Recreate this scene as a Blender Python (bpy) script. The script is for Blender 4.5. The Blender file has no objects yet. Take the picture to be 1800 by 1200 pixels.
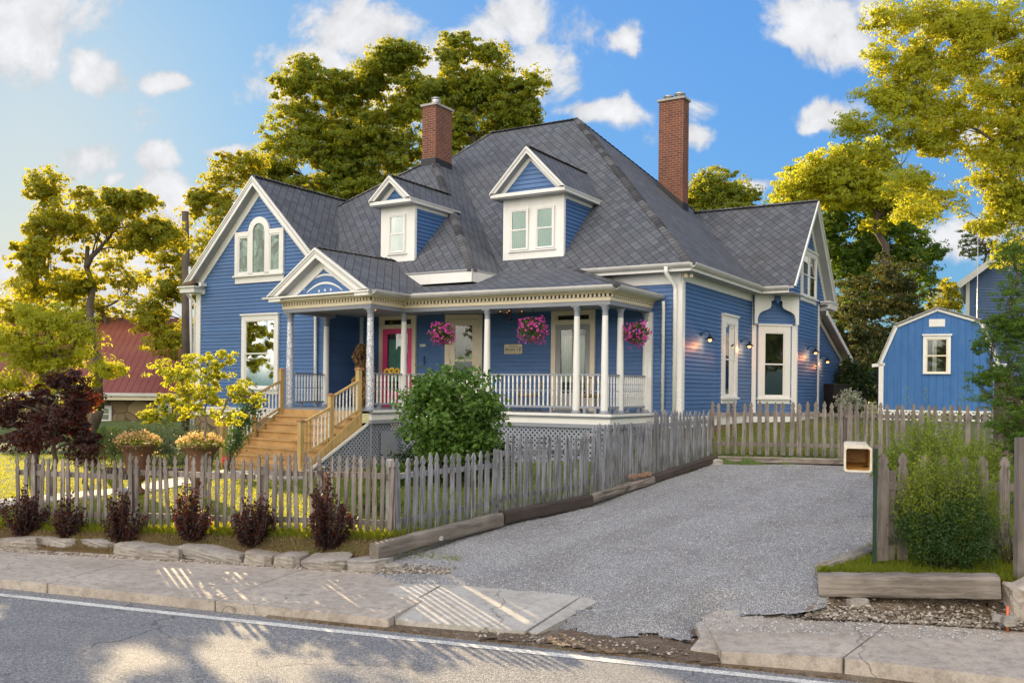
import bpy, math, random
import numpy as np
from mathutils import Vector, Matrix
PI = math.pi
C = bpy.context.scene.collection
sc = bpy.context.scene
# ---------------- camera ----------------
EYE = 2.5; FP = 1600.0; ROLL = 0.0102
cam = bpy.data.objects.new('camera', bpy.data.cameras.new('camera')); C.objects.link(cam)
cam.data.lens = 32.0; cam.data.sensor_width = 36.0; cam.data.shift_y = 83/1800
cam.data.clip_end = 2000
cam.matrix_world = Matrix.Translation((0, 0, EYE)) @ Matrix.Rotation(PI/2, 4, 'X') @ Matrix.Rotation(ROLL, 4, 'Z')
sc.camera = cam
# ---------------- light ----------------
SUN_EL = math.radians(17.5); SUN_AZ = math.radians(-28)     # azimuth from +Y towards +X
sc.view_settings.view_transform = 'Standard'; sc.view_settings.look = 'None'
sc.view_settings.exposure = 1.15; sc.view_settings.gamma = 1.0
sd = Vector((math.sin(SUN_AZ)*math.cos(SUN_EL), math.cos(SUN_AZ)*math.cos(SUN_EL), math.sin(SUN_EL)))
sun = bpy.data.objects.new('sun', bpy.data.lights.new('sun', 'SUN')); C.objects.link(sun)
sun.data.energy = 5.0; sun.data.angle = math.radians(0.5); sun.data.color = (1.0, 0.77, 0.45)
sun.rotation_euler = sd.to_track_quat('Z', 'Y').to_euler()

class NT:
    def __init__(s, tree): s.t = tree; s.n = tree.nodes; s.l = tree.links
    def new(s, kind, **kw):
        n = s.n.new(kind)
        for k, v in kw.items(): setattr(n, k, v)
        return n
    def link(s, a, b): s.l.new(a, b)
    def put(s, sock, v):
        if isinstance(v, bpy.types.NodeSocket): s.link(v, sock)
        elif v is not None:
            if sock.type == 'RGBA' and len(v) == 3: v = (*v, 1)
            sock.default_value = v
    def math(s, op, a, b=None, c=None, clamp=False):
        n = s.new('ShaderNodeMath', operation=op, use_clamp=clamp)
        s.put(n.inputs[0], a)
        if b is not None: s.put(n.inputs[1], b)
        if c is not None: s.put(n.inputs[2], c)
        return n.outputs[0]
    def vmath(s, op, a, b=None):
        n = s.new('ShaderNodeVectorMath', operation=op)
        s.put(n.inputs[0], a)
        if b is not None: s.put(n.inputs[1], b)
        return n.outputs[1] if op in ('LENGTH', 'DOT_PRODUCT') else n.outputs[0]
    def mix(s, f, a, b, blend='MIX'):
        n = s.new('ShaderNodeMix', data_type='RGBA', blend_type=blend)
        s.put(n.inputs[0], f); s.put(n.inputs[6], a); s.put(n.inputs[7], b)
        return n.outputs[2]
    def noise(s, vec, scale, detail=2.0, rough=0.5, dist=0.0):
        n = s.new('ShaderNodeTexNoise')
        n.inputs['Scale'].default_value = scale; n.inputs['Detail'].default_value = detail
        n.inputs['Roughness'].default_value = rough; n.inputs['Distortion'].default_value = dist
        if vec is not None: s.put(n.inputs['Vector'], vec)
        return n.outputs[0]
    def remap(s, v, a, b, c=0.0, d=1.0, smooth=False):
        n = s.new('ShaderNodeMapRange'); n.interpolation_type = 'SMOOTHSTEP' if smooth else 'LINEAR'
        s.put(n.inputs[0], v)
        for i, x in enumerate((a, b, c, d)): n.inputs[i+1].default_value = x
        return n.outputs[0]
    def coord(s, kind='Object'):
        return s.new('ShaderNodeTexCoord').outputs[kind]
    def mapping(s, vec, scale=(1,1,1), rot=(0,0,0), loc=(0,0,0)):
        n = s.new('ShaderNodeMapping'); s.put(n.inputs['Vector'], vec)
        n.inputs['Scale'].default_value = scale; n.inputs['Rotation'].default_value = rot; n.inputs['Location'].default_value = loc
        return n.outputs[0]

def build_world():
    w = bpy.data.worlds.new('World'); sc.world = w; w.use_nodes = True
    t = NT(w.node_tree); w.node_tree.nodes.clear()
    out = t.new('ShaderNodeOutputWorld'); bg = t.new('ShaderNodeBackground')
    t.link(bg.outputs[0], out.inputs[0]); bg.inputs['Strength'].default_value = 0.1
    sky = t.new('ShaderNodeTexSky', sky_type='NISHITA'); sky.sun_disc = False
    sky.sun_elevation = SUN_EL; sky.sun_rotation = SUN_AZ
    sky.air_density = 1.0; sky.dust_density = 0.6; sky.ozone_density = 2.5
    d = t.coord('Generated')
    sp = t.new('ShaderNodeSeparateXYZ'); t.link(d, sp.inputs[0])
    x, y, z = sp.outputs
    ya = t.math('MAXIMUM', t.math('ABSOLUTE', y), 0.06)
    cb = t.new('ShaderNodeCombineXYZ'); t.link(t.math('DIVIDE', x, ya), cb.inputs[0]); t.link(t.math('DIVIDE', z, ya), cb.inputs[1])
    q = cb.outputs[0]
    nz_ = t.new('ShaderNodeTexNoise'); nz_.inputs['Scale'].default_value = 7.0; nz_.inputs['Detail'].default_value = 5.0; t.link(q, nz_.inputs['Vector'])
    qd = t.vmath('ADD', q, t.vmath('MULTIPLY', t.vmath('SUBTRACT', nz_.outputs['Color'], (.5,.5,.5)), (.10,.08,0)))
    n1 = t.noise(q, 11.0, 10.0, 0.62, 0.3); n2 = t.noise(q, 2.6, 4.0, 0.55)
    blobs = [(640,40,130,62),(560,110,110,45),(760,100,90,70),(700,160,120,60),(480,165,60,40),(905,45,110,75),(950,110,80,60),(880,150,90,60),
             (30,75,95,80),(60,20,130,50),(162,118,56,36),(150,95,40,20),(155,275,62,34),(305,284,50,30),(215,308,22,13),(1240,180,42,40),(1225,222,38,26),
             (1450,45,75,55),(1490,90,60,50),(1540,20,80,45),(1470,205,58,30),(1440,222,30,14),(1090,60,32,34),(1335,318,34,14),(1040,190,80,24),
             (300,350,90,36),(1680,425,75,34),(300,130,42,16),(90,470,110,50),(240,470,130,100),(420,265,50,16),(1700,240,60,40)]
    m = None
    for (px, py, rx, ry) in blobs:
        u = px-900; v = py-683; X = (u+ROLL*v)/FP; Z = -(v-ROLL*u)/FP
        a = t.vmath('MULTIPLY', t.vmath('SUBTRACT', qd, (X, Z, 0)), (FP/rx, FP/ry, 0))
        r = t.remap(t.vmath('LENGTH', a), 0.0, 2.0, 1.0, 0.0, True)
        m = r if m is None else t.math('MAXIMUM', m, r)
    dens = t.math('ADD', t.math('MULTIPLY', m, 1.18), t.math('MULTIPLY', t.math('SUBTRACT', n1, 0.5), 3.2))
    cf = t.remap(dens, 0.36, 0.98, 0.0, 1.0, True)
    # unseen bright cloud added behind the camera to fill the shaded front
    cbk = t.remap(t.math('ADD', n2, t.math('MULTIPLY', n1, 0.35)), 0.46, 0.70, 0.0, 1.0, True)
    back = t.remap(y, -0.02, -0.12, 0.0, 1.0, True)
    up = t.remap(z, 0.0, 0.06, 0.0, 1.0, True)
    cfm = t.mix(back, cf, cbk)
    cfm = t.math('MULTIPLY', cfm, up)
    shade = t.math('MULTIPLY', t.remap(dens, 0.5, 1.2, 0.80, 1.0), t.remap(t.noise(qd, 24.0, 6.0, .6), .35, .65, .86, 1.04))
    ccol = t.mix(back, (CL*0.95, CL*0.96, CL*0.99), (FILL_CLOUD*1.0, FILL_CLOUD*0.92, FILL_CLOUD*0.81))
    ccol = t.mix(1.0, ccol, shade, 'MULTIPLY')
    ccol = t.mix(1.0, ccol, t.mix(back, (1,1,1), t.remap(x, -.45, .55, 1.15, .45, True)), 'MULTIPLY')  # added cloud dimmed towards the right so the side wall stays darker
    L = t.vmath('DOT_PRODUCT', sky.outputs[0], (0.3, 0.5, 0.2))
    k = t.math('POWER', t.math('MAXIMUM', L, 0.2), -0.62)
    tint = t.mix(t.remap(L, 6.0, 30.0, 0, 1, True), SKYTINT, (1.15, 1.14, 1.08))
    cmb = t.new('ShaderNodeCombineXYZ')
    for i in range(3): t.link(k, cmb.inputs[i])
    skyc = t.mix(1.0, t.mix(1.0, sky.outputs[0], cmb.outputs[0], 'MULTIPLY'), tint, 'MULTIPLY')
    # pale warm air low towards the sun
    sunv = t.vmath('DOT_PRODUCT', d, (math.sin(SUN_AZ+0.0), math.cos(SUN_AZ), 0.22))
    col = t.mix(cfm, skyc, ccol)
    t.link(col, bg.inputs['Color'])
CL = 4.3; FILL_CLOUD = 20.0; SKYTINT = (0.64, 1.10, 1.54)
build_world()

# ---------------- materials ----------------
M = {}
def mat(name):
    m = bpy.data.materials.new(name); m.use_nodes = True
    t = NT(m.node_tree); b = m.node_tree.nodes['Principled BSDF']; M[name] = m
    return m, t, b
def bump(t, b, h, strength=0.3, dist=0.02):
    n = t.new('ShaderNodeBump'); n.inputs['Strength'].default_value = strength; n.inputs['Distance'].default_value = dist
    t.put(n.inputs['Height'], h); t.link(n.outputs[0], b.inputs['Normal'])
def paint(name, col, rough=0.5, var=0.12, dirt=(0.5,0.45,0.38), dirta=0.15, sc_=1.3):
    m, t, b = mat(name); o = t.coord('Object')
    n = t.noise(o, sc_, 5, 0.6); f = t.noise(o, 35, 2, 0.5)
    c = t.mix(t.remap(n, 0.35, 0.7), col, tuple(x*(1-var) for x in col))
    c = t.mix(t.math('MULTIPLY', t.remap(t.noise(t.mapping(o, (1,1,0.3)), 4.0, 6, 0.7), 0.52, 0.75), dirta), c, tuple(x*y for x, y in zip(col, dirt)))
    t.put(b.inputs['Base Color'], c); t.put(b.inputs['Roughness'], t.remap(n, 0.3, 0.7, rough-0.08, rough+0.12))
    bump(t, b, f, 0.06, 0.01); return m
def plain(name, col, rough=0.5, metal=0.0):
    m, t, b = mat(name); b.inputs['Base Color'].default_value = (*col, 1); b.inputs['Roughness'].default_value = rough; b.inputs['Metallic'].default_value = metal
    return m
def m_siding(name, col, hi=.12):
    m, t, b = mat(name); o = t.coord('Object'); sp = t.new('ShaderNodeSeparateXYZ'); t.link(o, sp.inputs[0])
    row = t.math('FLOOR', t.math('DIVIDE', t.math('SUBTRACT', sp.outputs[2], 1.84), .107))
    al = t.math('ADD', sp.outputs[0], sp.outputs[1]); off = t.math('MULTIPLY', t.math('FRACT', t.math('MULTIPLY', row, .618)), 3.4)
    bl = t.math('DIVIDE', t.math('ADD', al, off), 3.4); cb = t.new('ShaderNodeCombineXYZ'); t.link(row, cb.inputs[0]); t.link(t.math('FLOOR', bl), cb.inputs[1])
    wn = t.new('ShaderNodeTexWhiteNoise', noise_dimensions='2D'); t.link(cb.outputs[0], wn.inputs['Vector'])
    jt = t.remap(t.math('ABSOLUTE', t.math('SUBTRACT', t.math('FRACT', bl), .5)), .4975, .4985, 0, .6)
    n = t.noise(o, 1.1, 6, .65); st_ = t.noise(t.mapping(o, (1,1,.22)), 5.0, 6, .75); f = t.noise(t.mapping(o, (.25,.25,1)), 60, 3, .7)
    c = t.mix(wn.outputs[0], tuple(x*.90 for x in col), tuple(x*1.10 for x in col)); c = t.mix(t.remap(n, .4, .7, 0, .35), c, tuple(min(1, x*1.2+.02) for x in col))
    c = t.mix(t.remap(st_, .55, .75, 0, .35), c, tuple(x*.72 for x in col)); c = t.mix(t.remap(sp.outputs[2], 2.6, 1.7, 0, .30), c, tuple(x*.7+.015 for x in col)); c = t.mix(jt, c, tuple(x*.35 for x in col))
    t.put(b.inputs['Base Color'], c); t.put(b.inputs['Roughness'], t.remap(n, .3, .7, .42, .62)); bump(t, b, t.math('ADD', f, t.math('MULTIPLY', n, 2.0)), .12, .01)
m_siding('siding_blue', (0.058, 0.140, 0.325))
paint('siding_shed', (0.045, 0.20, 0.56), 0.55, 0.2)
paint('siding_neighbor', (0.04, 0.09, 0.20), 0.55)
paint('white_trim', (0.80, 0.79, 0.76), 0.45, 0.05, (0.75,0.7,0.62), 0.35)
paint('cream_trim', (0.78, 0.68, 0.50), 0.45, 0.05)
paint('grey_trim', (0.27, 0.29, 0.34), 0.5, 0.08)
paint('grey_soffit', (0.36, 0.36, 0.37), 0.6, 0.08)
paint('lattice_grey', (0.30, 0.33, 0.40), 0.6, 0.1)
paint('gutter_white', (0.55, 0.54, 0.52), 0.35, 0.12, (0.5,0.46,0.4), 0.4)
paint('pink_paint', (0.78, 0.045, 0.21), 0.4, 0.05)
paint('porch_floor_paint', (0.22, 0.25, 0.30), 0.5)
paint('dark_paint', (0.03, 0.05, 0.09), 0.6)
plain('black_metal', (0.012,0.012,0.013), 0.4, 0.3)
plain('zinc', (0.5,0.5,0.5), 0.35, 0.8)
plain('flashing', (0.02,0.02,0.022), 0.6)
plain('shade_black', (0.015,0.014,0.012), 0.8)  # near-black colour standing in for unlit space behind panes and lattice
plain('sign_black', (0.01,0.01,0.01), 0.5)
plain('sign_cream', (0.68,0.60,0.42), 0.5)
plain('green_metal', (0.012,0.035,0.02), 0.5)
plain('rope', (0.25,0.18,0.1), 0.8)
plain('rubber', (0.02,0.02,0.02), 0.7)

def m_glitter():
    m, t, b = mat('mosaic_column'); o = t.coord('Object')
    v = t.new('ShaderNodeTexVoronoi'); v.inputs['Scale'].default_value = 42; t.put(v.inputs['Vector'], o)
    sp = t.new('ShaderNodeSeparateXYZ'); t.link(v.outputs['Color'], sp.inputs[0])
    c = t.mix(t.remap(sp.outputs[0], 0.2, 0.85), (0.28,0.31,0.40), (0.80,0.80,0.82))
    t.put(b.inputs['Base Color'], c); b.inputs['Roughness'].default_value = 0.25; b.inputs['Metallic'].default_value = 0.15
    bump(t, b, v.outputs['Distance'], 0.4, 0.01)
m_glitter()
def m_shingle():
    m, t, b = mat('shingle'); uv = t.coord('UV')
    sp = t.new('ShaderNodeSeparateXYZ'); t.link(uv, sp.inputs[0])
    u = t.math('DIVIDE', sp.outputs[0], 0.28); v = t.math('DIVIDE', sp.outputs[1], 0.31)
    A = t.math('ADD', u, v); B = t.math('SUBTRACT', u, v)
    fa = t.math('FRACT', A); fb = t.math('FRACT', B)
    cb = t.new('ShaderNodeCombineXYZ'); t.link(t.math('FLOOR', A), cb.inputs[0]); t.link(t.math('FLOOR', B), cb.inputs[1])
    wn = t.new('ShaderNodeTexWhiteNoise', noise_dimensions='2D'); t.link(cb.outputs[0], wn.inputs['Vector'])
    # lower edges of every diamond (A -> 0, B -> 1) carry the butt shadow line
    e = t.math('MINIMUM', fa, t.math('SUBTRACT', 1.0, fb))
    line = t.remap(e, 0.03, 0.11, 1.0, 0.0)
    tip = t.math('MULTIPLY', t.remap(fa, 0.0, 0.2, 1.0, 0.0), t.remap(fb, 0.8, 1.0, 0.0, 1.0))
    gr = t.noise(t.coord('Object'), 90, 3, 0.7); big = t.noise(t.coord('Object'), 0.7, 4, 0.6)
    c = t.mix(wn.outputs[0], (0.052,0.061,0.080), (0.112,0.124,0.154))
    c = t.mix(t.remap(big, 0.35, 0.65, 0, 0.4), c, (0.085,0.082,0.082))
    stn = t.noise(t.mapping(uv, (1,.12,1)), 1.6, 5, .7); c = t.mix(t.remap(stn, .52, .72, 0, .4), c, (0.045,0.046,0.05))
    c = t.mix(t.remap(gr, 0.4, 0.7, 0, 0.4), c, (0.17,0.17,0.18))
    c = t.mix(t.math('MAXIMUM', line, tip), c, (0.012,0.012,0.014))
    t.put(b.inputs['Base Color'], c); b.inputs['Roughness'].default_value = 0.9
    h = t.math('MINIMUM', t.math('MINIMUM', fa, t.math('SUBTRACT', 1.0, fb)), 0.12)
    bump(t, b, t.math('ADD', t.math('MULTIPLY', h, 4.0), t.math('MULTIPLY', gr, 0.4)), 0.5, 0.012)
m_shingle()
def m_cap():
    m, t, b = mat('shingle_cap')
    g = t.noise(t.coord('Object'), 90, 3, 0.7)
    at = t.new('ShaderNodeAttribute', attribute_name='tint')
    c = t.mix(at.outputs['Fac'], (0.028,0.028,0.033), (0.12,0.12,0.13)); c = t.mix(t.remap(g, .4, .7, 0, .3), c, (0.16,0.16,0.17))
    t.put(b.inputs['Base Color'], c); b.inputs['Roughness'].default_value = 0.95; bump(t, b, g, .3, .01)
m_cap()
def m_brick():
    m, t, b = mat('brick'); uv = t.coord('UV')
    br = t.new('ShaderNodeTexBrick'); t.put(br.inputs['Vector'], uv)
    br.inputs['Scale'].default_value = 1.0; br.inputs['Brick Width'].default_value = 0.21; br.inputs['Row Height'].default_value = 0.075
    br.inputs['Mortar Size'].default_value = 0.010; br.inputs['Mortar Smooth'].default_value = 0.3; br.inputs['Bias'].default_value = 0.0
    br.inputs['Color1'].default_value = (0.21,0.068,0.043,1); br.inputs['Color2'].default_value = (0.11,0.035,0.026,1); br.inputs['Mortar'].default_value = (0.34,0.22,0.15,1)
    n = t.noise(t.coord('Object'), 2.2, 5, 0.65); g = t.noise(t.coord('Object'), 40, 3, .6)
    c = t.mix(t.remap(n, .4, .7, 0, .45), br.outputs['Color'], (0.27,0.095,0.05)); c = t.mix(t.remap(g,.45,.7,0,.45), c, (0.06,0.03,0.024)); so = t.noise(t.mapping(t.coord('Object'), (1,1,.3)), 4, 5, .7); c = t.mix(t.remap(so, .5, .75, 0, .6), c, (0.05,0.035,0.03))
    t.put(b.inputs['Base Color'], c); b.inputs['Roughness'].default_value = 0.9
    bump(t, b, t.math('SUBTRACT', t.math('MULTIPLY', g, 0.3), br.outputs['Fac']), 0.6, 0.01)
m_brick()
def wood(name, c1, c2, c3, streak=40, rough=0.8, bs=0.5, rnd=True, axis=2, moss=None):
    m, t, b = mat(name); o = t.coord('Object')
    oi = t.new('ShaderNodeObjectInfo'); r = oi.outputs['Random']
    cb = t.new('ShaderNodeCombineXYZ')
    for i in range(3): t.link(t.math('MULTIPLY', r, 37.0+11*i), cb.inputs[i])
    v = t.vmath('ADD', o, cb.outputs[0])
    s = [1,1,1]; s[axis] = 0.06
    g = t.noise(t.mapping(v, tuple(s)), streak, 6, 0.75, 0.4); w = t.noise(v, 3.0, 4, 0.6)
    s2 = [1,1,1]; s2[axis] = 0.2
    k = t.noise(t.mapping(v, tuple(s2)), 9.0, 5, 0.7, 1.2)
    c = t.mix(t.remap(g, .40, .60), c1, c2); c = t.mix(t.remap(k, .54, .68, 0, .95), c, c3)
    c = t.mix(t.remap(w, .45, .8, 0, .45), c, tuple(x*0.55 for x in c1))
    c = t.mix(t.remap(r, 0, 1, 0, 0.75), c, tuple(x*0.42 for x in c2))
    big = t.noise(v, 1.1, 3, .6); c = t.mix(t.remap(big, .5, .7, 0, .5), c, tuple(x*1.1 for x in c2))
    if moss:
        sp = t.new('ShaderNodeSeparateXYZ'); t.link(o, sp.inputs[0])
        f = t.math('MULTIPLY', t.remap(sp.outputs[2], 0.35, 0.0, 0, .7), t.remap(w, .4, .6))
        c = t.mix(f, c, moss)
    t.put(b.inputs['Base Color'], c); b.inputs['Roughness'].default_value = rough
    bump(t, b, t.math('ADD', g, k), bs, 0.01)
wood('old_wood', (0.085,0.064,0.052), (0.33,0.285,0.255), (0.035,0.024,0.02), 19, moss=(0.06,0.065,0.03))
wood('old_wood_blue', (0.085,0.078,0.078), (0.38,0.385,0.41), (0.035,0.03,0.03), 19, moss=(0.06,0.065,0.03))
wood('timber', (0.10,0.078,0.062), (0.34,0.295,0.25), (0.03,0.022,0.017), 20, axis=0, bs=.9)
wood('timber_dark', (0.05,0.035,0.028), (0.10,0.075,0.06), (0.02,0.015,0.012), 30, axis=0, bs=.9)
wood('new_wood', (0.55,0.32,0.12), (0.66,0.41,0.17), (0.42,0.20,0.06), 14, 0.6, 0.1, axis=0)
wood('new_post', (0.50,0.33,0.12), (0.60,0.42,0.17), (0.38,0.22,0.07), 14, 0.6, 0.1, axis=2)
wood('copper_cap', (0.42,0.20,0.10), (0.50,0.26,0.14), (0.3,0.13,0.06), 8, 0.45, 0.05)
wood('driftwood', (0.16,0.08,0.028), (0.36,0.20,0.08), (0.02,0.01,0.005), 11, 0.85, 1.0)
wood('bark', (0.075,0.058,0.042), (0.15,0.12,0.09), (0.03,0.024,0.018), 14, 0.95, 1.0)
wood('bark_grey', (0.14,0.12,0.10), (0.27,0.24,0.21), (0.06,0.05,0.04), 14, 0.95, 1.0)
wood('pole_wood', (0.085,0.065,0.05), (0.15,0.12,0.095), (0.03,0.02,0.015), 25, 0.9, 0.6)
wood('rusty', (0.12,0.055,0.035), (0.22,0.11,0.065), (0.05,0.025,0.018), 10, 0.75, 0.4)
def NZC(t, v, s):
    n = t.new('ShaderNodeTexNoise'); n.inputs['Scale'].default_value = s; n.inputs['Detail'].default_value = 5; t.put(n.inputs['Vector'], v); return n.outputs['Color']
def m_ground():
    m, t, b = mat('lawn'); o = t.coord('Object')
    n = t.noise(o, 0.8, 5, .6); f = t.noise(o, 30, 4, .75); s = t.noise(o, 5, 4, .65)
    c = t.mix(t.remap(f, .3, .7), (0.035,0.065,0.012), (0.11,0.16,0.03)); c = t.mix(t.remap(n, .4, .65, 0, .5), c, (0.12,0.13,0.04))
    c = t.mix(t.remap(s, .55, .72, 0, .6), c, (0.11,0.085,0.05))
    t.put(b.inputs['Base Color'], c); b.inputs['Roughness'].default_value = .95; bump(t, b, f, .8, .04)
    m, t, b = mat('dirt'); o = t.coord('Object')
    n = t.noise(o, 1.8, 6, .65); f = t.noise(o, 25, 5, .75)
    v = t.new('ShaderNodeTexVoronoi'); v.inputs['Scale'].default_value = 35; t.put(v.inputs['Vector'], o)
    c = t.mix(t.remap(f, .3, .7), (0.075,0.05,0.03), (0.22,0.155,0.10)); c = t.mix(t.remap(n, .5, .7, 0, .8), c, (0.26,0.22,0.17))
    t.put(b.inputs['Base Color'], c); b.inputs['Roughness'].default_value = .95; bump(t, b, t.math('ADD', f, v.outputs['Distance']), .9, .03)
    m, t, b = mat('gravel'); o = t.coord('Object')
    v = t.new('ShaderNodeTexVoronoi'); v.inputs['Scale'].default_value = 62; t.put(v.inputs['Vector'], o)
    sp = t.new('ShaderNodeSeparateXYZ'); t.link(v.outputs['Color'], sp.inputs[0])
    c = t.mix(t.math('POWER', sp.outputs[0], 1.3), (0.32,0.32,0.33), (0.62,0.615,0.62))
    n = t.noise(o, 1.2, 6, .65); n2 = t.noise(o, .35, 3, .6)
    c = t.mix(t.remap(n, .5, .72, 0, .55), c, (0.22,0.19,0.155)); c = t.mix(t.remap(n2, .45, .7, 0, .4), c, (0.22,0.215,0.225))
    c = t.mix(t.remap(v.outputs['Distance'], .35, .62, 0, .55), c, (0.08,0.076,0.074))
    sp2 = t.new('ShaderNodeSeparateXYZ'); t.link(o, sp2.inputs[0]); cr = t.math('ADD', t.math('SUBTRACT', t.math('MULTIPLY', sp2.outputs[0], .75), t.math('MULTIPLY', sp2.outputs[1], .66)), t.math('MULTIPLY', t.noise(o, .5, 2), .6))
    trk = t.math('MAXIMUM', t.remap(t.math('ABSOLUTE', t.math('ADD', cr, 7.0)), .12, .42, 1, 0, True), t.remap(t.math('ABSOLUTE', t.math('ADD', cr, 5.4)), .12, .42, 1, 0, True))
    c = t.mix(t.math('MULTIPLY', trk, t.remap(t.noise(o, 1.6, 4, .6), .35, .6, .1, .5)), c, (0.20,0.19,0.18))
    t.put(b.inputs['Base Color'], c); b.inputs['Roughness'].default_value = .85
    bump(t, b, t.math('ADD', t.math('MULTIPLY', v.outputs['Distance'], -1.0), t.math('MULTIPLY', sp.outputs[1], .4)), 1.0, .02)
    m, t, b = mat('asphalt'); o = t.coord('Object')
    v = t.new('ShaderNodeTexVoronoi'); v.inputs['Scale'].default_value = 85; t.put(v.inputs['Vector'], o)
    sp = t.new('ShaderNodeSeparateXYZ'); t.link(v.outputs['Color'], sp.inputs[0])
    c = t.mix(t.math('POWER', sp.outputs[0], 2.0), (0.10,0.10,0.108), (0.42,0.41,0.40))
    n = t.noise(o, .7, 5, .6); c = t.mix(t.remap(n, .35, .7, 0, .5), c, (0.19,0.19,0.195))
    n3 = t.noise(t.mapping(o, (.12,1,1), (0,0,-.335)), 2.2, 4, .6); c = t.mix(t.remap(n3, .5, .7, 0, .3), c, (0.11,0.11,0.115))
    ck = t.new('ShaderNodeTexVoronoi', feature='DISTANCE_TO_EDGE'); ck.inputs['Scale'].default_value = .55; t.put(ck.inputs['Vector'], t.vmath('ADD', o, t.vmath('MULTIPLY', t.vmath('SUBTRACT', NZC(t, o, 2.2), (.5,.5,.5)), (.9,.9,0)))); c = t.mix(t.math('MULTIPLY', t.remap(ck.outputs['Distance'], .0, .012, 1, 0), t.remap(n, .4, .6, 0, .9)), c, (0.03,0.03,0.032))
    t.put(b.inputs['Base Color'], c); b.inputs['Roughness'].default_value = .8; bump(t, b, v.outputs['Distance'], .7, .008)
    for nm, A, B_, D_ in (('concrete', (0.36,0.31,0.26), (0.50,0.44,0.375), (0.22,0.18,0.15)), ('concrete_light', (0.38,0.355,0.32), (0.50,0.475,0.43), (0.27,0.25,0.22))):
        m, t, b = mat(nm); o = t.coord('Object')
        n = t.noise(o, 1.3, 7, .7); f = t.noise(o, 45, 3, .7); k = t.noise(o, 9, 5, .7)
        c = t.mix(t.remap(n, .3, .7), A, B_); c = t.mix(t.remap(k, .46, .68, 0, .75), c, D_); big = t.noise(o, .6, 5, .7); c = t.mix(t.remap(big, .5, .68, 0, .35), c, D_)
        ck = t.new('ShaderNodeTexVoronoi', feature='DISTANCE_TO_EDGE'); ck.inputs['Scale'].default_value = .25; t.put(ck.inputs['Vector'], t.vmath('ADD', o, t.vmath('MULTIPLY', t.vmath('SUBTRACT', NZC(t, o, 2.5), (.5,.5,.5)), (.8,.8,0)))); c = t.mix(t.remap(ck.outputs['Distance'], 0, .004, .7, 0), c, (.05,.04,.03)); c = t.mix(t.remap(f, .45, .75, 0, .5), c, tuple(x*.5 for x in A))
        t.put(b.inputs['Base Color'], c); b.inputs['Roughness'].default_value = .85; bump(t, b, t.math('ADD', f, k), .5, .01)
    m, t, b = mat('road_paint'); o = t.coord('Object')
    f = t.noise(o, 40, 4, .7); n = t.noise(o, 3, 4, .7)
    c = t.mix(t.remap(f, .47, .60, 0, .75), (0.72,0.70,0.64), (0.2,0.2,0.2)); c = t.mix(t.remap(n,.48,.66,0,.6), c, (0.3,0.29,0.27))
    t.put(b.inputs['Base Color'], c); b.inputs['Roughness'].default_value = .7
    m, t, b = mat('stone'); o = t.coord('Object')
    oi = t.new('ShaderNodeObjectInfo'); n = t.noise(o, 2.5, 8, .7); f = t.noise(o, 22, 4, .7)
    c = t.mix(t.remap(n, .35, .65), (0.20,0.165,0.13), (0.37,0.33,0.285)); c = t.mix(t.remap(f, .5, .7, 0, .6), c, (0.16,0.12,0.085))
    c = t.mix(t.remap(oi.outputs['Random'], 0, 1, 0, .5), c, (0.34,0.33,0.33))
    t.put(b.inputs['Base Color'], c); b.inputs['Roughness'].default_value = .9; bump(t, b, t.math('ADD', n, t.math('MULTIPLY', f, .4)), .9, .05)
    m, t, b = mat('field_stone'); uv = t.coord('UV')
    v = t.new('ShaderNodeTexVoronoi', feature='DISTANCE_TO_EDGE'); v.inputs['Scale'].default_value = 1.7; t.put(v.inputs['Vector'], uv)
    v2 = t.new('ShaderNodeTexVoronoi'); v2.inputs['Scale'].default_value = 1.7; t.put(v2.inputs['Vector'], uv)
    sp = t.new('ShaderNodeSeparateXYZ'); t.link(v2.outputs['Color'], sp.inputs[0])
    c = t.mix(sp.outputs[0], (0.13,0.085,0.045), (0.30,0.22,0.12)); c = t.mix(t.remap(v.outputs['Distance'], 0, .05, 1, 0), c, (0.05,0.04,0.03))
    t.put(b.inputs['Base Color'], c); b.inputs['Roughness'].default_value = .9
    m, t, b = mat('red_metal_roof'); uv = t.coord('UV')
    sp = t.new('ShaderNodeSeparateXYZ'); t.link(uv, sp.inputs[0])
    f = t.math('FRACT', t.math('DIVIDE', sp.outputs[0], .3))
    rib = t.remap(t.math('ABSOLUTE', t.math('SUBTRACT', f, .5)), .42, .5, 0, 1)
    c = t.mix(rib, (0.19,0.050,0.036), (0.10,0.025,0.02)); c = t.mix(t.remap(t.noise(t.coord('Object'), .8, 4, .6), .4,.7,0,.4), c, (0.25,0.09,0.06))
    t.put(b.inputs['Base Color'], c); b.inputs['Roughness'].default_value = .5; bump(t, b, rib, .6, .03)
m_ground()
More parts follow.
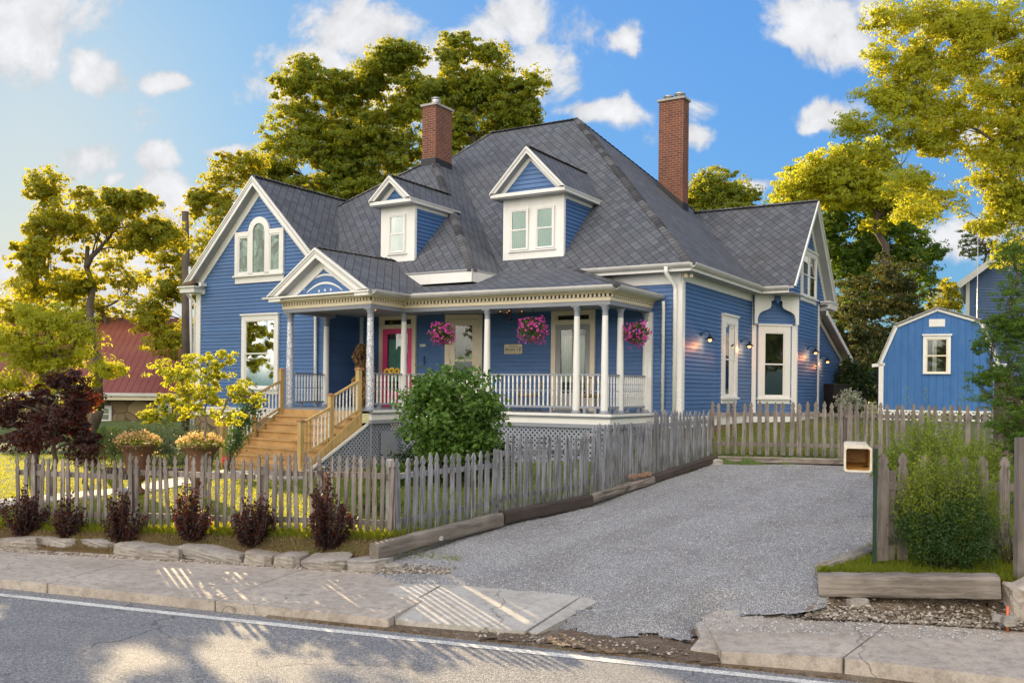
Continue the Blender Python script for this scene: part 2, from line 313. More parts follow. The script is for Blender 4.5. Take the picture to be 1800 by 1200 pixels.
def m_glass():
    m = bpy.data.materials.new('glass'); m.use_nodes = True; M['glass'] = m; t = NT(m.node_tree); m.node_tree.nodes.clear()
    out = t.new('ShaderNodeOutputMaterial'); tr = t.new('ShaderNodeBsdfTransparent'); gl = t.new('ShaderNodeBsdfGlossy'); gl.inputs['Roughness'].default_value = 0.02
    tr.inputs[0].default_value = (.85,.9,.88,1); mx = t.new('ShaderNodeMixShader'); fr = t.new('ShaderNodeFresnel'); fr.inputs[0].default_value = 1.5
    t.put(mx.inputs[0], t.math('ADD', fr.outputs[0], 0.015, clamp=True)); t.link(tr.outputs[0], mx.inputs[1]); t.link(gl.outputs[0], mx.inputs[2]); t.link(mx.outputs[0], out.inputs[0])
    o = t.coord('Object'); bp = t.new('ShaderNodeBump'); bp.inputs['Strength'].default_value = .05; t.put(bp.inputs['Height'], t.noise(o, 2.0, 2)); t.link(bp.outputs[0], gl.inputs['Normal'])
    m, t, b = mat('stained_glass'); o = t.coord('Object')
    v = t.new('ShaderNodeTexVoronoi'); v.inputs['Scale'].default_value = 7; t.put(v.inputs['Vector'], t.mapping(o, (1,1,.6)))
    e = t.new('ShaderNodeTexVoronoi', feature='DISTANCE_TO_EDGE'); e.inputs['Scale'].default_value = 7; t.put(e.inputs['Vector'], t.mapping(o, (1,1,.6)))
    sp = t.new('ShaderNodeSeparateXYZ'); t.link(v.outputs['Color'], sp.inputs[0])
    c = t.mix(sp.outputs[0], (0.03,0.06,0.04), (0.22,0.34,0.27)); c = t.mix(t.remap(e.outputs['Distance'], 0, .045, 1, 0), c, (0.015,0.015,0.015))
    t.put(b.inputs['Base Color'], c); b.inputs['Roughness'].default_value = .12; bump(t, b, t.noise(o, 14, 3), .35, .01)
    for nm, a, b2 in (('curtain_teal', (0.15,0.36,0.33), (0.26,0.52,0.48)), ('curtain_blue', (0.01,0.13,0.22), (0.02,0.28,0.38)), ('curtain_white', (.5,.47,.42), (.7,.66,.6))):
        m, t, b = mat(nm); o = t.coord('UV')
        w = t.new('ShaderNodeTexWave'); w.inputs['Scale'].default_value = 5; w.inputs['Distortion'].default_value = 1.0; t.put(w.inputs['Vector'], t.mapping(o, (1,.15,1)))
        t.put(b.inputs['Base Color'], t.mix(w.outputs[1], a, b2)); b.inputs['Roughness'].default_value = .9
m_glass()
def emis(name, col, st):
    m = bpy.data.materials.new(name); m.use_nodes = True; M[name] = m; b = m.node_tree.nodes['Principled BSDF']
    b.inputs['Base Color'].default_value = (*col, 1); b.inputs['Emission Color'].default_value = (*col, 1); b.inputs['Emission Strength'].default_value = st
emis('bulb', (1.0, 0.42, 0.10), 2.6)
emis('lamp_glow', (1.0, 0.42, 0.08), 0.9)
def leafmat(name, ca, cb, trans, tf=0.45, rough=0.5):
    m = bpy.data.materials.new(name); m.use_nodes = True; M[name] = m; t = NT(m.node_tree); m.node_tree.nodes.clear()
    out = t.new('ShaderNodeOutputMaterial'); p = t.new('ShaderNodeBsdfPrincipled'); tl = t.new('ShaderNodeBsdfTranslucent'); mx = t.new('ShaderNodeMixShader')
    at = t.new('ShaderNodeAttribute', attribute_name='tint')
    c = t.mix(at.outputs['Fac'], ca, cb); t.put(p.inputs['Base Color'], c); p.inputs['Roughness'].default_value = rough; p.inputs['Specular IOR Level'].default_value = .3
    tc = t.mix(at.outputs['Fac'], trans, tuple(min(.95, x*1.3) for x in trans)); t.put(tl.inputs[0], tc)
    mx.inputs[0].default_value = tf; t.link(p.outputs[0], mx.inputs[1]); t.link(tl.outputs[0], mx.inputs[2]); t.link(mx.outputs[0], out.inputs[0])
leafmat('leaf_oak', (0.045,0.092,0.012), (0.115,0.165,0.02), (0.60,0.55,0.02))
leafmat('leaf_gold', (0.06,0.11,0.012), (0.15,0.19,0.02), (0.66,0.56,0.02), .5)
leafmat('leaf_bright', (0.12,0.19,0.018), (0.26,0.29,0.03), (0.72,0.66,0.03), .5)
leafmat('leaf_green', (0.03,0.085,0.015), (0.09,0.17,0.025), (0.34,0.42,0.02), .4)
leafmat('leaf_dark', (0.012,0.032,0.010), (0.035,0.065,0.018), (0.10,0.13,0.015), .25, .35)
leafmat('leaf_magnolia', (0.018,0.04,0.012), (0.06,0.075,0.022), (0.25,0.22,0.03), .25, .55)
leafmat('leaf_purple', (0.014,0.013,0.012), (0.045,0.024,0.024), (0.30,0.05,0.015), .28)
leafmat('leaf_privet', (0.08,0.15,0.015), (0.20,0.27,0.03), (0.40,0.42,0.03), .4)
leafmat('leaf_box', (0.015,0.045,0.012), (0.045,0.09,0.02), (0.1,0.18,0.02), .25)
leafmat('grass_blade', (0.06,0.10,0.015), (0.15,0.19,0.03), (0.62,0.58,0.02), .5)
leafmat('straw', (0.20,0.14,0.07), (0.32,0.24,0.13), (0.35,0.25,0.1), .3)
leafmat('petal_pink', (0.55,0.03,0.32), (0.80,0.13,0.52), (0.75,0.1,0.45), .35)
leafmat('petal_peach', (0.65,0.35,0.24), (0.75,0.50,0.20), (0.85,0.55,0.2), .4)
leafmat('petal_yellow', (0.75,0.42,0.02), (0.85,0.55,0.05), (0.9,0.6,0.05), .4)
leafmat('petal_red', (0.5,0.01,0.04), (0.65,0.03,0.08), (0.6,0.02,0.04), .3)
leafmat("leaf_sunlit_orange", (0.30,0.05,0.02), (0.5,0.14,0.03), (0.85,0.25,0.04), .5)  # orange sunlight is put into the leaf colour
leafmat("leaf_hydrangea", (0.045,0.105,0.018), (0.14,0.24,0.04), (0.12,0.22,0.03), .3, .4)
leafmat("leaf_hedge", (0.05,0.075,0.04), (0.11,0.14,0.07), (0.1,0.14,0.05), .3)
leafmat("leaf_dark_green", (0.02,0.06,0.015), (0.05,0.11,0.03), (0.1,0.2,0.02), .3)
leafmat("leaf_yellow", (0.30,0.33,0.02), (0.50,0.52,0.04), (0.6,0.6,0.04), .4)
leafmat("leaf_pale", (0.3,0.35,0.25), (0.55,0.58,0.48), (0.4,0.45,0.3), .3)

# ---------------- helpers ----------------
def P(px, py, d):
    u = px-900; v = py-683
    return Vector(((u+ROLL*v)/FP*d, d, EYE-(v-ROLL*u)/FP*d))
def Gz(px, py, z):
    u = px-900; v = py-683; d = (EYE-z)*FP/(v-ROLL*u)
    return Vector(((u+ROLL*v)/FP*d, d, z))
def tag(o, label=None, cat=None, group=None, kind=None):
    if label: o['label'] = label
    if cat: o['category'] = cat
    if group: o['group'] = group
    if kind: o['kind'] = kind
    return o
def empty(name, loc=(0,0,0), rz=0, label=None, cat=None, group=None):
    o = bpy.data.objects.new(name, None); C.objects.link(o); o.location = loc; o.rotation_euler = (0,0,rz); o.empty_display_size = .1
    return tag(o, label, cat, group)
class MB:
    def __init__(s): s.v = []; s.f = []; s.m = []; s.sm = []; s.st = []
    def pieces(s):
        e = s.st+[(len(s.v), len(s.f))]
        return [(e[i][0], e[i+1][0], e[i][1], e[i+1][1]) for i in range(len(e)-1)]
    def add(s, vs, fs, m=0, sm=False):
        b = len(s.v); s.st.append((b, len(s.f))); s.v += [tuple(x) for x in vs]
        for f in fs: s.f.append([b+i for i in f]); s.m.append(m); s.sm.append(sm)
        return s
    def box(s, x0, x1, y0, y1, z0, z1, m=0):
        vs = [(x,y,z) for x in (x0,x1) for y in (y0,y1) for z in (z0,z1)]
        return s.add(vs, [(0,1,3,2),(4,6,7,5),(0,4,5,1),(2,3,7,6),(0,2,6,4),(1,5,7,3)], m)
    def fbox(s, fr, s0, s1, z0, z1, n0, n1, m=0):
        o, ex, ez, n = fr
        vs = [o+ex*a+n*c+ez*z for a in (s0,s1) for c in (n0,n1) for z in (z0,z1)]
        return s.add(vs, [(0,1,3,2),(4,6,7,5),(0,4,5,1),(2,3,7,6),(0,2,6,4),(1,5,7,3)], m)
    def bar(s, p, q, w, h, up=(0,0,1), m=0, w2=None, h2=None):
        p = Vector(p); q = Vector(q); d = (q-p).normalized(); up = Vector(up)
        r = d.cross(up)
        if r.length < 1e-4: r = d.cross(Vector((1,0,0)))
        r.normalize(); t = r.cross(d)
        w2 = w if w2 is None else w2; h2 = h if h2 is None else h2
        vs = [c+r*(a*ww/2)+t*(b*hh/2) for c, ww, hh in ((p,w,h),(q,w2,h2)) for a, b in ((-1,-1),(1,-1),(1,1),(-1,1))]
        return s.add(vs, [(3,2,1,0),(4,5,6,7),(0,1,5,4),(1,2,6,5),(2,3,7,6),(3,0,4,7)], m)
    def tube(s, pts, rad, n=8, m=0, cap=True):
        pts = [Vector(p) for p in pts]
        if not hasattr(rad, '__len__'): rad = [rad]*len(pts)
        vs = []; prev = None
        for i, p in enumerate(pts):
            d = (pts[min(i+1, len(pts)-1)]-pts[max(i-1, 0)]).normalized()
            a = prev-d*prev.dot(d) if prev is not None else d.cross(Vector((0.31,0.17,0.93)))
            if a.length < 1e-5: a = d.cross(Vector((1,0,0)))
            a.normalize(); prev = a; b = d.cross(a)
            vs += [p+(a*math.cos(2*PI*k/n)+b*math.sin(2*PI*k/n))*rad[i] for k in range(n)]
        fs = [(i*n+k, i*n+(k+1)%n, (i+1)*n+(k+1)%n, (i+1)*n+k) for i in range(len(pts)-1) for k in range(n)]
        if cap: fs += [tuple(range(n-1,-1,-1)), tuple(range((len(pts)-1)*n, len(pts)*n))]
        return s.add(vs, fs, m, True)
    def lathe(s, prof, c=(0,0,0), n=16, m=0, sm=True):
        c = Vector(c); vs = [c+Vector((r*math.cos(2*PI*k/n), r*math.sin(2*PI*k/n), z)) for r, z in prof for k in range(n)]
        fs = [(i*n+k, i*n+(k+1)%n, (i+1)*n+(k+1)%n, (i+1)*n+k) for i in range(len(prof)-1) for k in range(n)]
        s.add(vs, fs, m, sm)
        return s.add([vs[k] for k in range(n)]+[vs[(len(prof)-1)*n+k] for k in range(n)], [tuple(range(n-1,-1,-1)), tuple(range(n, 2*n))], m)
    def prism(s, poly, fr, n0, n1, m=0):
        o, ex, ez, nn = fr; k = len(poly)
        vs = [o+ex*a+ez*z+nn*c for c in (n0, n1) for a, z in poly]
        return s.add(vs, [tuple(range(k)), tuple(range(2*k-1, k-1, -1))]+[(i, (i+1)%k, k+(i+1)%k, k+i) for i in range(k)], m)
    def slab(s, pts, th, m=0, m2=None):
        k = len(pts); vs = [Vector(p) for p in pts]+[Vector(p)-Vector((0,0,th)) for p in pts]
        s.add(vs, [tuple(range(k))], m); s.add(vs, [tuple(range(2*k-1, k-1, -1))], m if m2 is None else m2)
        return s.add(vs, [(i, k+i, k+(i+1)%k, (i+1)%k) for i in range(k)], m if m2 is None else m2)
    def build(s, name, mats, parent=None, loc=None, tint=False):
        me = bpy.data.meshes.new(name)
        vs = [tuple(x) for x in s.v]
        me.from_pydata(vs, [], s.f)
        if not isinstance(mats, (list, tuple)): mats = [mats]
        for x in mats: me.materials.append(M[x])
        me.polygons.foreach_set('material_index', s.m); me.polygons.foreach_set('use_smooth', s.sm)
        uv = me.uv_layers.new(name='UVMap'); arr = np.zeros((len(me.loops), 2), 'f')
        for p in me.polygons:
            n = p.normal
            if abs(n.z) > .999: T = Vector((1,0,0)); B = Vector((0,1,0))
            else: T = Vector((-n.y, n.x, 0)).normalized(); B = n.cross(T)
            for li in p.loop_indices:
                c = me.vertices[me.loops[li].vertex_index].co; arr[li] = (c.dot(T), c.dot(B))
        uv.data.foreach_set('uv', arr.ravel())
        if tint:
            a = me.attributes.new('tint', 'FLOAT', 'FACE'); a.data.foreach_set('value', np.array(tint_list(s, len(me.polygons)), 'f'))
        me.validate()
        o = bpy.data.objects.new(name, me); C.objects.link(o)
        if parent: o.parent = parent
        if loc is not None: o.location = loc
        return o
def build_each(mb, name, mats, parent=None):
    """every piece added to the builder becomes an object of its own"""
    for (v0, v1, f0, f1) in mb.pieces():
        q = MB(); q.v = mb.v[v0:v1]; q.f = [[i-v0 for i in f] for f in mb.f[f0:f1]]; q.m = mb.m[f0:f1]; q.sm = mb.sm[f0:f1]
        q.build(name, mats, parent)
def tint_list(s, n):
    r = random.Random(5); out = []
    while len(out) < n:
        v = r.random()**2; out += [v]*6
    return out[:n]
def frame(p, q, flip=False):
    """frame of a vertical wall running p -> q (plan), outward normal to the right of travel"""
    p = Vector((p[0], p[1], 0)); q = Vector((q[0], q[1], 0)); ex = (q-p).normalized(); n = Vector((ex.y, -ex.x, 0))
    return (p, ex, Vector((0,0,1)), n), (q-p).length
def interval(poly, z):
    xs = []
    k = len(poly)
    for i in range(k):
        (a, za), (b, zb) = poly[i], poly[(i+1)%k]
        if (za <= z < zb) or (zb <= z < za): xs.append(a+(b-a)*(z-za)/(zb-za))
    return (min(xs), max(xs)) if len(xs) >= 2 else None
def clap(mb, fr, poly, e=0.107, lip=0.025, m=0, z00=None):
    """lapped boards filling a convex polygon (s, z) of the wall frame"""
    o, ex, ez, n = fr
    zs = [p[1] for p in poly]; z0, z1 = min(zs), max(zs); z = z0 if z00 is None else z00+math.floor((z0-z00)/e)*e
    while z < z1:
        za, zb = max(z, z0), min(z+e, z1)
        if zb-za > .004:
            A = interval(poly, za+.001); B = interval(poly, zb-.001)
            if A and B:
                l0 = lip*(1-(za-z)/e)
                v = [o+ex*A[0]+ez*za+n*l0, o+ex*A[1]+ez*za+n*l0, o+ex*B[1]+ez*zb+n*.002, o+ex*B[0]+ez*zb+n*.002, o+ex*A[0]+ez*za, o+ex*A[1]+ez*za]
                mb.add(v, [(0,1,2,3), (4,5,1,0)], m)
        z += e
def npmesh(name, V, F, mats, parent=None, tint=None, smooth=False, midx=None):
    me = bpy.data.meshes.new(name); k = F.shape[1]
    me.vertices.add(len(V)); me.vertices.foreach_set('co', V.astype('f').ravel())
    me.loops.add(F.size); me.loops.foreach_set('vertex_index', F.astype('i').ravel())
    me.polygons.add(len(F)); me.polygons.foreach_set('loop_start', np.arange(0, F.size, k, dtype='i'))
    if not isinstance(mats, (list, tuple)): mats = [mats]
    for x in mats: me.materials.append(M[x])
    if midx is not None: me.polygons.foreach_set('material_index', midx.astype('i'))
    me.polygons.foreach_set('use_smooth', np.full(len(F), smooth))
    if tint is not None:
        a = me.attributes.new('tint', 'FLOAT', 'FACE'); a.data.foreach_set('value', tint.astype('f'))
    me.update(calc_edges=True)
    o = bpy.data.objects.new(name, me); C.objects.link(o)
    if parent: o.parent = parent
    return o
def leaves(pts, size, rng, up=0.4, aspect=0.55, ctint=None, droop=0.0, nd=None):
    """one folded rhombic leaf of two triangles-pairs per point"""
    n = len(pts); nz = rng.normal(size=(n,3)); 
    if nd is not None: nz = nz*.55+nd*1.15
    nz[:,2] += up; nz /= np.linalg.norm(nz, axis=1)[:,None]
    a = rng.normal(size=(n,3)); a[:,2] -= droop; a -= nz*(a*nz).sum(1)[:,None]; a /= np.linalg.norm(a, axis=1)[:,None]
    b = np.cross(nz, a); s = (size*rng.uniform(.6, 1.35, n))[:,None]
    V = np.stack([pts-a*s*.5, pts+b*s*aspect*.5+nz*s*.08, pts+a*s*.5, pts-b*s*aspect*.5+nz*s*.08], 1).reshape(-1, 3)
    F = np.arange(4*n).reshape(n, 4)
    t = np.clip(rng.uniform(0,1,n)*.6+(ctint if ctint is not None else .2), 0, 1)
    return V, F, t
def blobpts(blobs, rng, per, sig, shell=0.5):
    """clusters spread through ellipsoids, leaves gaussian round each cluster"""
    cs = []; 
    for (c, r, k) in blobs:
        d = rng.normal(size=(k,3)); d /= np.linalg.norm(d, axis=1)[:,None]
        cs.append(np.array(c)+d*np.array(r)*(rng.uniform(0,1,k)**shell)[:,None])
    cs = np.concatenate(cs); ct = rng.uniform(0, .5, len(cs))
    s = sig*rng.uniform(.6, 1.4, len(cs))
    p = np.repeat(cs, per, 0)+rng.normal(size=(len(cs)*per,3))*np.repeat(s, per)[:,None]*np.array([1,1,.6])
    return cs, p, np.repeat(ct, per)
def sprays3(blobs, rng, per, R, shell=.5):
    """boughs in the crown, leafy sprays on each bough, leaves on each spray"""
    cs = []
    for (c, r, k) in blobs:
        d = rng.normal(size=(k,3)); d /= np.linalg.norm(d, axis=1)[:,None]
        cs.append(np.array(c)+d*np.array(r)*(rng.uniform(0,1,k)**shell)[:,None])
    cs = np.concatenate(cs); n = len(cs); m = max(4, per//16); Rk = R*rng.uniform(.6,1.35,n)
    d = rng.normal(size=(n,m,3)); d /= np.linalg.norm(d, axis=2)[:,:,None]; sp = cs[:,None]+d*Rk[:,None,None]*(rng.uniform(.25,1,(n,m))**.5)[:,:,None]*np.array([1,1,.62])
    sr = Rk[:,None]*rng.uniform(.22,.42,(n,m)); q = 16
    e = rng.normal(size=(n,m,q,3)); e /= np.linalg.norm(e, axis=3)[...,None]; p = sp[:,:,None]+e*sr[:,:,None,None]*(rng.uniform(0,1,(n,m,q))**.4)[...,None]*np.array([1,1,.55])
    nd = (d[:,:,None]*.8+e*.6); t = np.broadcast_to(rng.uniform(0,.35,(n,1,1))+rng.uniform(0,.2,(n,m,1)), (n,m,q))
    return cs, p.reshape(-1,3), t.reshape(-1), nd.reshape(-1,3)
def limb(mb, p, q, r0, r1, rng, bend=.12, k=5, n=6):
    p = Vector(p); q = Vector(q); L = (q-p).length; pts = []
    off = Vector(rng.normal(size=3))*L*bend*.5; off.z = abs(off.z)
    for i in range(k+1):
        t = i/k; pts.append(p.lerp(q, t)+off*math.sin(PI*t)+Vector(rng.normal(size=3))*L*.015*(0 < i < k))
    mb.tube(pts, [r0+(r1-r0)*(i/k) for i in range(k+1)], n); return pts
def tree(name, label, cat, base, blobs, leaf, per, sig, size, seed, r0=.3, fork=.35, bark='bark', group=None, lean=(0,0), shell=.5, up=.4, twigs=26, aspect=.55, extra=None, droop=0):
    rng = np.random.default_rng(seed); base = Vector(base)
    e = empty(name, base, 0, label, cat, group)
    cs, p, ct, nd = sprays3(blobs, rng, per, sig*1.75, shell)
    b0 = np.array(base)
    V, F, t = leaves(p-b0, size, rng, up, aspect, ct, droop, nd)
    npmesh('crown', V, F, leaf, e, t)
    mb = MB(); zc = min(b[0][2]-b[1][2]*.3 for b in blobs); ctr = sum((Vector(b[0]) for b in blobs), Vector())/len(blobs)
    f = Vector((base.x+lean[0], base.y+lean[1], base.z+max(.25, (zc-base.z))*fork))
    limb(mb, (0,0,-.25), f-base, r0, r0*.75, rng, .04, 6, 10)
    top = Vector((f.x*.4+ctr.x*.6, f.y*.4+ctr.y*.6, ctr.z))
    main = limb(mb, f-base, top-base, r0*.75, r0*.25, rng, .06, 8, 8)
    idx = np.cumsum([0]+[b[2] for b in blobs]); nodes = [(m_, r0*.5) for m_ in main[1:-1]]
    for bi in sorted(range(len(blobs)), key=lambda b_: (Vector(blobs[b_][0])-base-main[-2]).length):
        c, r, k = blobs[bi]; c = Vector(c)
        st, wp = min(nodes, key=lambda m_: (m_[0]-(c-base)).length+1.2*max(0, m_[0].z-(c.z-base.z)))
        w = max(.018, min(wp*.78, r0*.42))
        pts = limb(mb, st, c-base, w, w*.45, rng, .22, 7, 6)
        nodes += [(pts[j], w*(1-.5*j/7)) for j in (3,5,7)]
        sub = cs[idx[bi]:idx[bi+1]]
        for j in rng.choice(len(sub), min(twigs, len(sub)), replace=False):
            s0 = pts[int(rng.integers(2, 7))]
            limb(mb, s0, Vector(sub[j])-base, w*.3, .004+w*.05, rng, .18, 3, 4)
    if extra: extra(mb, base)
    mb.build('trunk', bark, e)
    return e
def pb(d, lst, dep=None, k=1.0, dens=1.0):
    """crown clumps given by where their middle lies at distance d, sizes in metres derived from it"""
    out = []
    for it in lst:
        px, py, rx, ry = it[:4]; dd = d+(it[4] if len(it) > 4 else 0)
        rx = rx/FP*dd; ry = ry/FP*dd; ry_ = max(rx, ry)*.8
        n = max(6, int(dens*k*14*(rx*ry_+rx*ry+ry*ry_)/3))
        out.append((tuple(P(px, py, dd)), (rx, ry_, ry), n))
    return out
# ---------------- terrain ----------------
def rbf(ctrl):
    c = np.array(ctrl, float); X = c[:, :2]; n = len(c)
    def K(a, b):
        r = np.linalg.norm(a[:,None]-b[None], axis=2); return r
    A = np.zeros((n+3, n+3)); A[:n,:n] = K(X, X)+np.eye(n)*-.05; A[:n,n] = 1; A[:n,n+1:] = X; A[n:,:n] = A[:n,n:].T
    w = np.linalg.solve(A, np.r_[c[:,2], 0, 0, 0])
    def f(x, y):
        q = np.stack([np.asarray(x, float).ravel(), np.asarray(y, float).ravel()], 1)
        return (K(q, X)@w[:n]+w[n]+q@w[n+1:]).reshape(np.shape(x))
    return f
lawn_c = [(-6.53,13.54,.34),(-4,12.95,.40),(-1.63,12.4,.46),(-.1,14.1,.57),(1.33,15.68,.67),(4.1,18.75,1.17),(-9,14.4,.34),(-14,16,.36),(-5,19,.45),(-2.5,16.5,.52),(-5,21.5,.45),(-10,22,.45),
          (-9,18,.44),(-15,24,.45),(-15,32,.5),(-26,26,.5),(-30,40,.6),(-11,30,.5),(-2,21,.5),(0,19.5,.62),(2.4,20.4,.85),(4.1,22.2,1.3),(7.0,27.2,1.55),(10.2,30.2,1.65),(13,28,1.65),(18,28,1.7),(8,20,1.25),(12,19,1.25),(9,24,1.5),
          (20,40,2),(0,45,1.5),(-20,60,1.5),(30,60,3),(-50,80,2),(50,80,4),(0,120,4),(-60,130,4),(60,130,6),(14,13,1.0),(30,25,1.9)]
lawn_h = rbf(lawn_c)
drv_c = [(-1.6,12.0,.22),(-.1,13.8,.42),(1.45,15.5,.54),(4.1,18.4,1.02),(7.4,18.0,1.07),(6.0,14,.80),(3.9,9.9,.60),(3.1,9.4,.36),(2.4,9.3,.22),(0,10.2,.17),(1.0,9.6,.16),(1.5,8.95,.12),(3.0,12,.50),(2,10.5,.30)]
drv_h = rbf(drv_c)
KP = Vector((-1.2, 9.39)); KW = Vector((.9445, -.3285)); KN = Vector((.3285, .9445))
def st(a, s, z=0.0): return Vector((KP.x+KW.x*a+KN.x*s, KP.y+KW.y*a+KN.y*s, z))
def sdist(x, y): return (x-KP.x)*KN.x+(y-KP.y)*KN.y
drive_poly = [(-1.85,12.0),(-.25,13.75),(1.25,15.45),(4.1,18.45),(7.6,17.9),(4.6,11.2),(3.95,9.85),(3.22,9.42)]+[tuple(Gz(px, py, z))[:2] for px, py, z in ((1462,1084,.21),(1420,1090,.2),(1300,1080,.18),(1250,1088,.16),(1224,1098,.12),(1216,1122,.08),(1150,1112,.06),(1060,1112,.06),(1000,1100,.06),(945,1104,.06),(1050,1062,.16),(1015,1053,.17),(960,1046,.175),(850,1040,.17),(780,1035,.16),(712,1034,.15),(664,1014,.15))]
def inpoly(x, y, poly):
    x = np.asarray(x); y = np.asarray(y); ins = np.zeros(x.shape, bool); k = len(poly)
    for i in range(k):
        (x0,y0),(x1,y1) = poly[i], poly[(i+1)%k]
        c = ((y0 > y) != (y1 > y)) & (x < (x1-x0)*(y-y0)/((y1-y0) if y1 != y0 else 1e-9)+x0); ins ^= c
    return ins
def backw(a):   # width of the pavement strip behind the kerb at street position a
    return np.interp(a, [-30,-6.4,-3,0.2,3,5,30], [1.35,1.35,1.75,2.0,1.5,1.15,1.15])
def ground_z(x, y):
    x = np.asarray(x, float); y = np.asarray(y, float)
    z = lawn_h(x, y)
    s = sdist(x, y); a = (x-KP.x)*KW.x+(y-KP.y)*KW.y; w = backw(a)
    k = np.clip((s-w-.20)/.40, 0, 1); k = k*k*(3-2*k)
    bank = .115+(z-.115)*k
    z = np.where((x > 3.15) & (y < 10.35) & (a > 4.1), np.minimum(z, .12), z)
    z = np.where(s < w+.6, np.minimum(bank, np.where((x > 3.15) & (y < 10.35) & (a > 4.1), .12, 9)), z); z = np.where(s < w-.03, .03, z); z = np.where((a > -1.2) & (a < 4.4) & (s < 2.2), np.where((a > 3.1) & (s > .9), .11, -.06), z); z = np.where(s < -.02, -.3, z)
    ins = inpoly(x, y, drive_poly); z = np.where(ins, np.minimum(z, drv_h(x, y)-.10), z)
    return z
def gz(x, y): return float(ground_z(np.array([x]), np.array([y]))[0])
def grid(name, xs, ys, hf, mats, off=0, keep=None, kind='structure'):
    X, Y = np.meshgrid(xs, ys); Z = hf(X, Y)+off; V = np.stack([X, Y, Z], 2).reshape(-1, 3); ny, nx = X.shape
    i = np.arange((ny-1)*(nx-1)); r, c = i//(nx-1), i%(nx-1); a = r*nx+c
    F = np.stack([a, a+1, a+nx+1, a+nx], 1)
    if keep is not None:
        cx = V[F].mean(1); F = F[keep(cx[:,0], cx[:,1])]
    o = npmesh(name, V, F, mats, smooth=True); tag(o, kind=kind); return o
rs = np.random.RandomState(3)
xs = np.r_[-200,-140,-100,-75,-60,-48,-38,-30,-25, np.arange(-21,-10,.5), np.arange(-10,9,.13), np.arange(9,20,.5), 22,26,32,40,50,65,85,120,200]
ys = np.r_[np.arange(5.5,20,.13), np.arange(20,36,.6), 38,42,48,55,65,80,100,140,200,300,420,700]
def lawn_hf(X, Y):
    return ground_z(X, Y)+.012*np.sin(X*9.3+1.7*np.sin(Y*7))*np.sin(Y*8.1)
grid('lawn', xs, ys, lawn_hf, 'lawn', keep=lambda x, y: ~((sdist(x, y) < backw((x-KP.x)*KW.x+(y-KP.y)*KW.y)-.3)))
# road, one wide sheet with the far verge behind the photographer
mb = MB(); a = [st(-60,.06,0), st(60,.06,0), st(60,-9.5,0), st(-60,-9.5,0)]; mb.slab([a[3],a[2],a[1],a[0]], .3)
tag(mb.build('road', 'asphalt'), kind='structure')
mb = MB(); mb.slab([st(-200,-80,-.02), st(200,-80,-.02), st(200,-9.3,.03), st(-200,-9.3,.03)], .2); tag(mb.build('far_verge', 'lawn'), kind='structure')
# edge line
lp = [Gz(0,1045,0), Gz(1420,1198,0)]; d = (lp[1]-lp[0]).normalized(); nrm = Vector((-d.y, d.x, 0))
mb = MB(); A0 = lp[0]-d*30; A1 = lp[1]+d*30; k = 120
for i in range(k):
    p = A0.lerp(A1, i/k); q = A0.lerp(A1, (i+1)/k); mb.add([p-nrm*.055, q-nrm*.055, q+nrm*.055, p+nrm*.055], [(0,1,2,3)])
for i in range(len(mb.v)): x, y, z = mb.v[i]; mb.v[i] = (x, y, .004)
tag(mb.build('road_edge_line', 'road_paint'), kind='structure')
# pavement slabs left of the drive
def slabpoly(name, pts, mats, th=.16, bev=.012):
    mb = MB(); mb.slab(pts, th); o = mb.build(name, mats); b = o.modifiers.new('bevel', 'BEVEL'); b.width = bev; b.segments = 2; tag(o, kind='structure'); return o
zl = .12
cuts = [-40,-26,-16,-11.2,-7.3,-4.6,-2.2,-.05]
for i in range(len(cuts)-1):
    a0, a1 = cuts[i]+.006, cuts[i+1]-.006
    slabpoly('sidewalk', [st(a0,.16,zl), st(a1,.16,zl), st(a1,backw(a1)+.2,zl+.015), st(a0,backw(a0)+.2,zl+.015)], 'concrete')
    slabpoly('kerb', [st(a0,.0,zl-.008), st(a1,.0,zl-.008), st(a1,.15,zl-.004), st(a0,.15,zl-.004)], 'concrete', .2, .02)
# apron slabs at the driveway
def ap(px, py, z): g = Gz(px, py, z); return g
slabpoly('driveway_apron', [ap(694,1088,.075), ap(922,1109,.07), ap(1024,1045,.17), ap(965,1037,.175), ap(850,1031,.17), ap(780,1027,.16), ap(740,1050,.13)], 'concrete_light', .12)
slabpoly('driveway_apron', [ap(606,1071,.09), ap(690,1087,.075), ap(736,1049,.13), ap(776,1026,.16), ap(712,1026,.15), ap(660,1042,.12)], 'concrete_light', .12)
slabpoly('driveway_apron', [ap(928,1110,.062), ap(946,1112,.055), ap(1058,1053,.16), ap(1028,1045,.167)], 'concrete_light', .1)
# pavement right of the drive
zr = .16
slabpoly('sidewalk', [ap(1268,1144,zr-.03), ap(1480,1155,zr), ap(1560,1096,zr+.06), ap(1440,1080,zr+.05), ap(1330,1071,zr+.03), ap(1262,1072,zr+.01), ap(1236,1082,zr)], 'concrete')
slabpoly('sidewalk', [ap(1484,1155.6,zr), ap(1960,1212,zr), ap(1960,1106,zr+.05), ap(1800,1101,zr+.05), ap(1563,1096,zr+.06)], 'concrete')
slabpoly('kerb', [ap(1213,1140,.05), ap(1262,1145,.07), ap(1258,1112,.13), ap(1240,1092,.14), ap(1222,1094,.12), ap(1232,1118,.1)], 'concrete', .12)
# earth strip in the gutter and under the log
def strip(name, pts, mats, z=None, kind='structure', cuts=3):
    """a lumpy sheet over a polygon"""
    bm_pts = [Vector(p) for p in pts]; x0 = min(p.x for p in bm_pts); x1 = max(p.x for p in bm_pts); y0 = min(p.y for p in bm_pts); y1 = max(p.y for p in bm_pts)
    return bm_pts, x0, x1, y0, y1
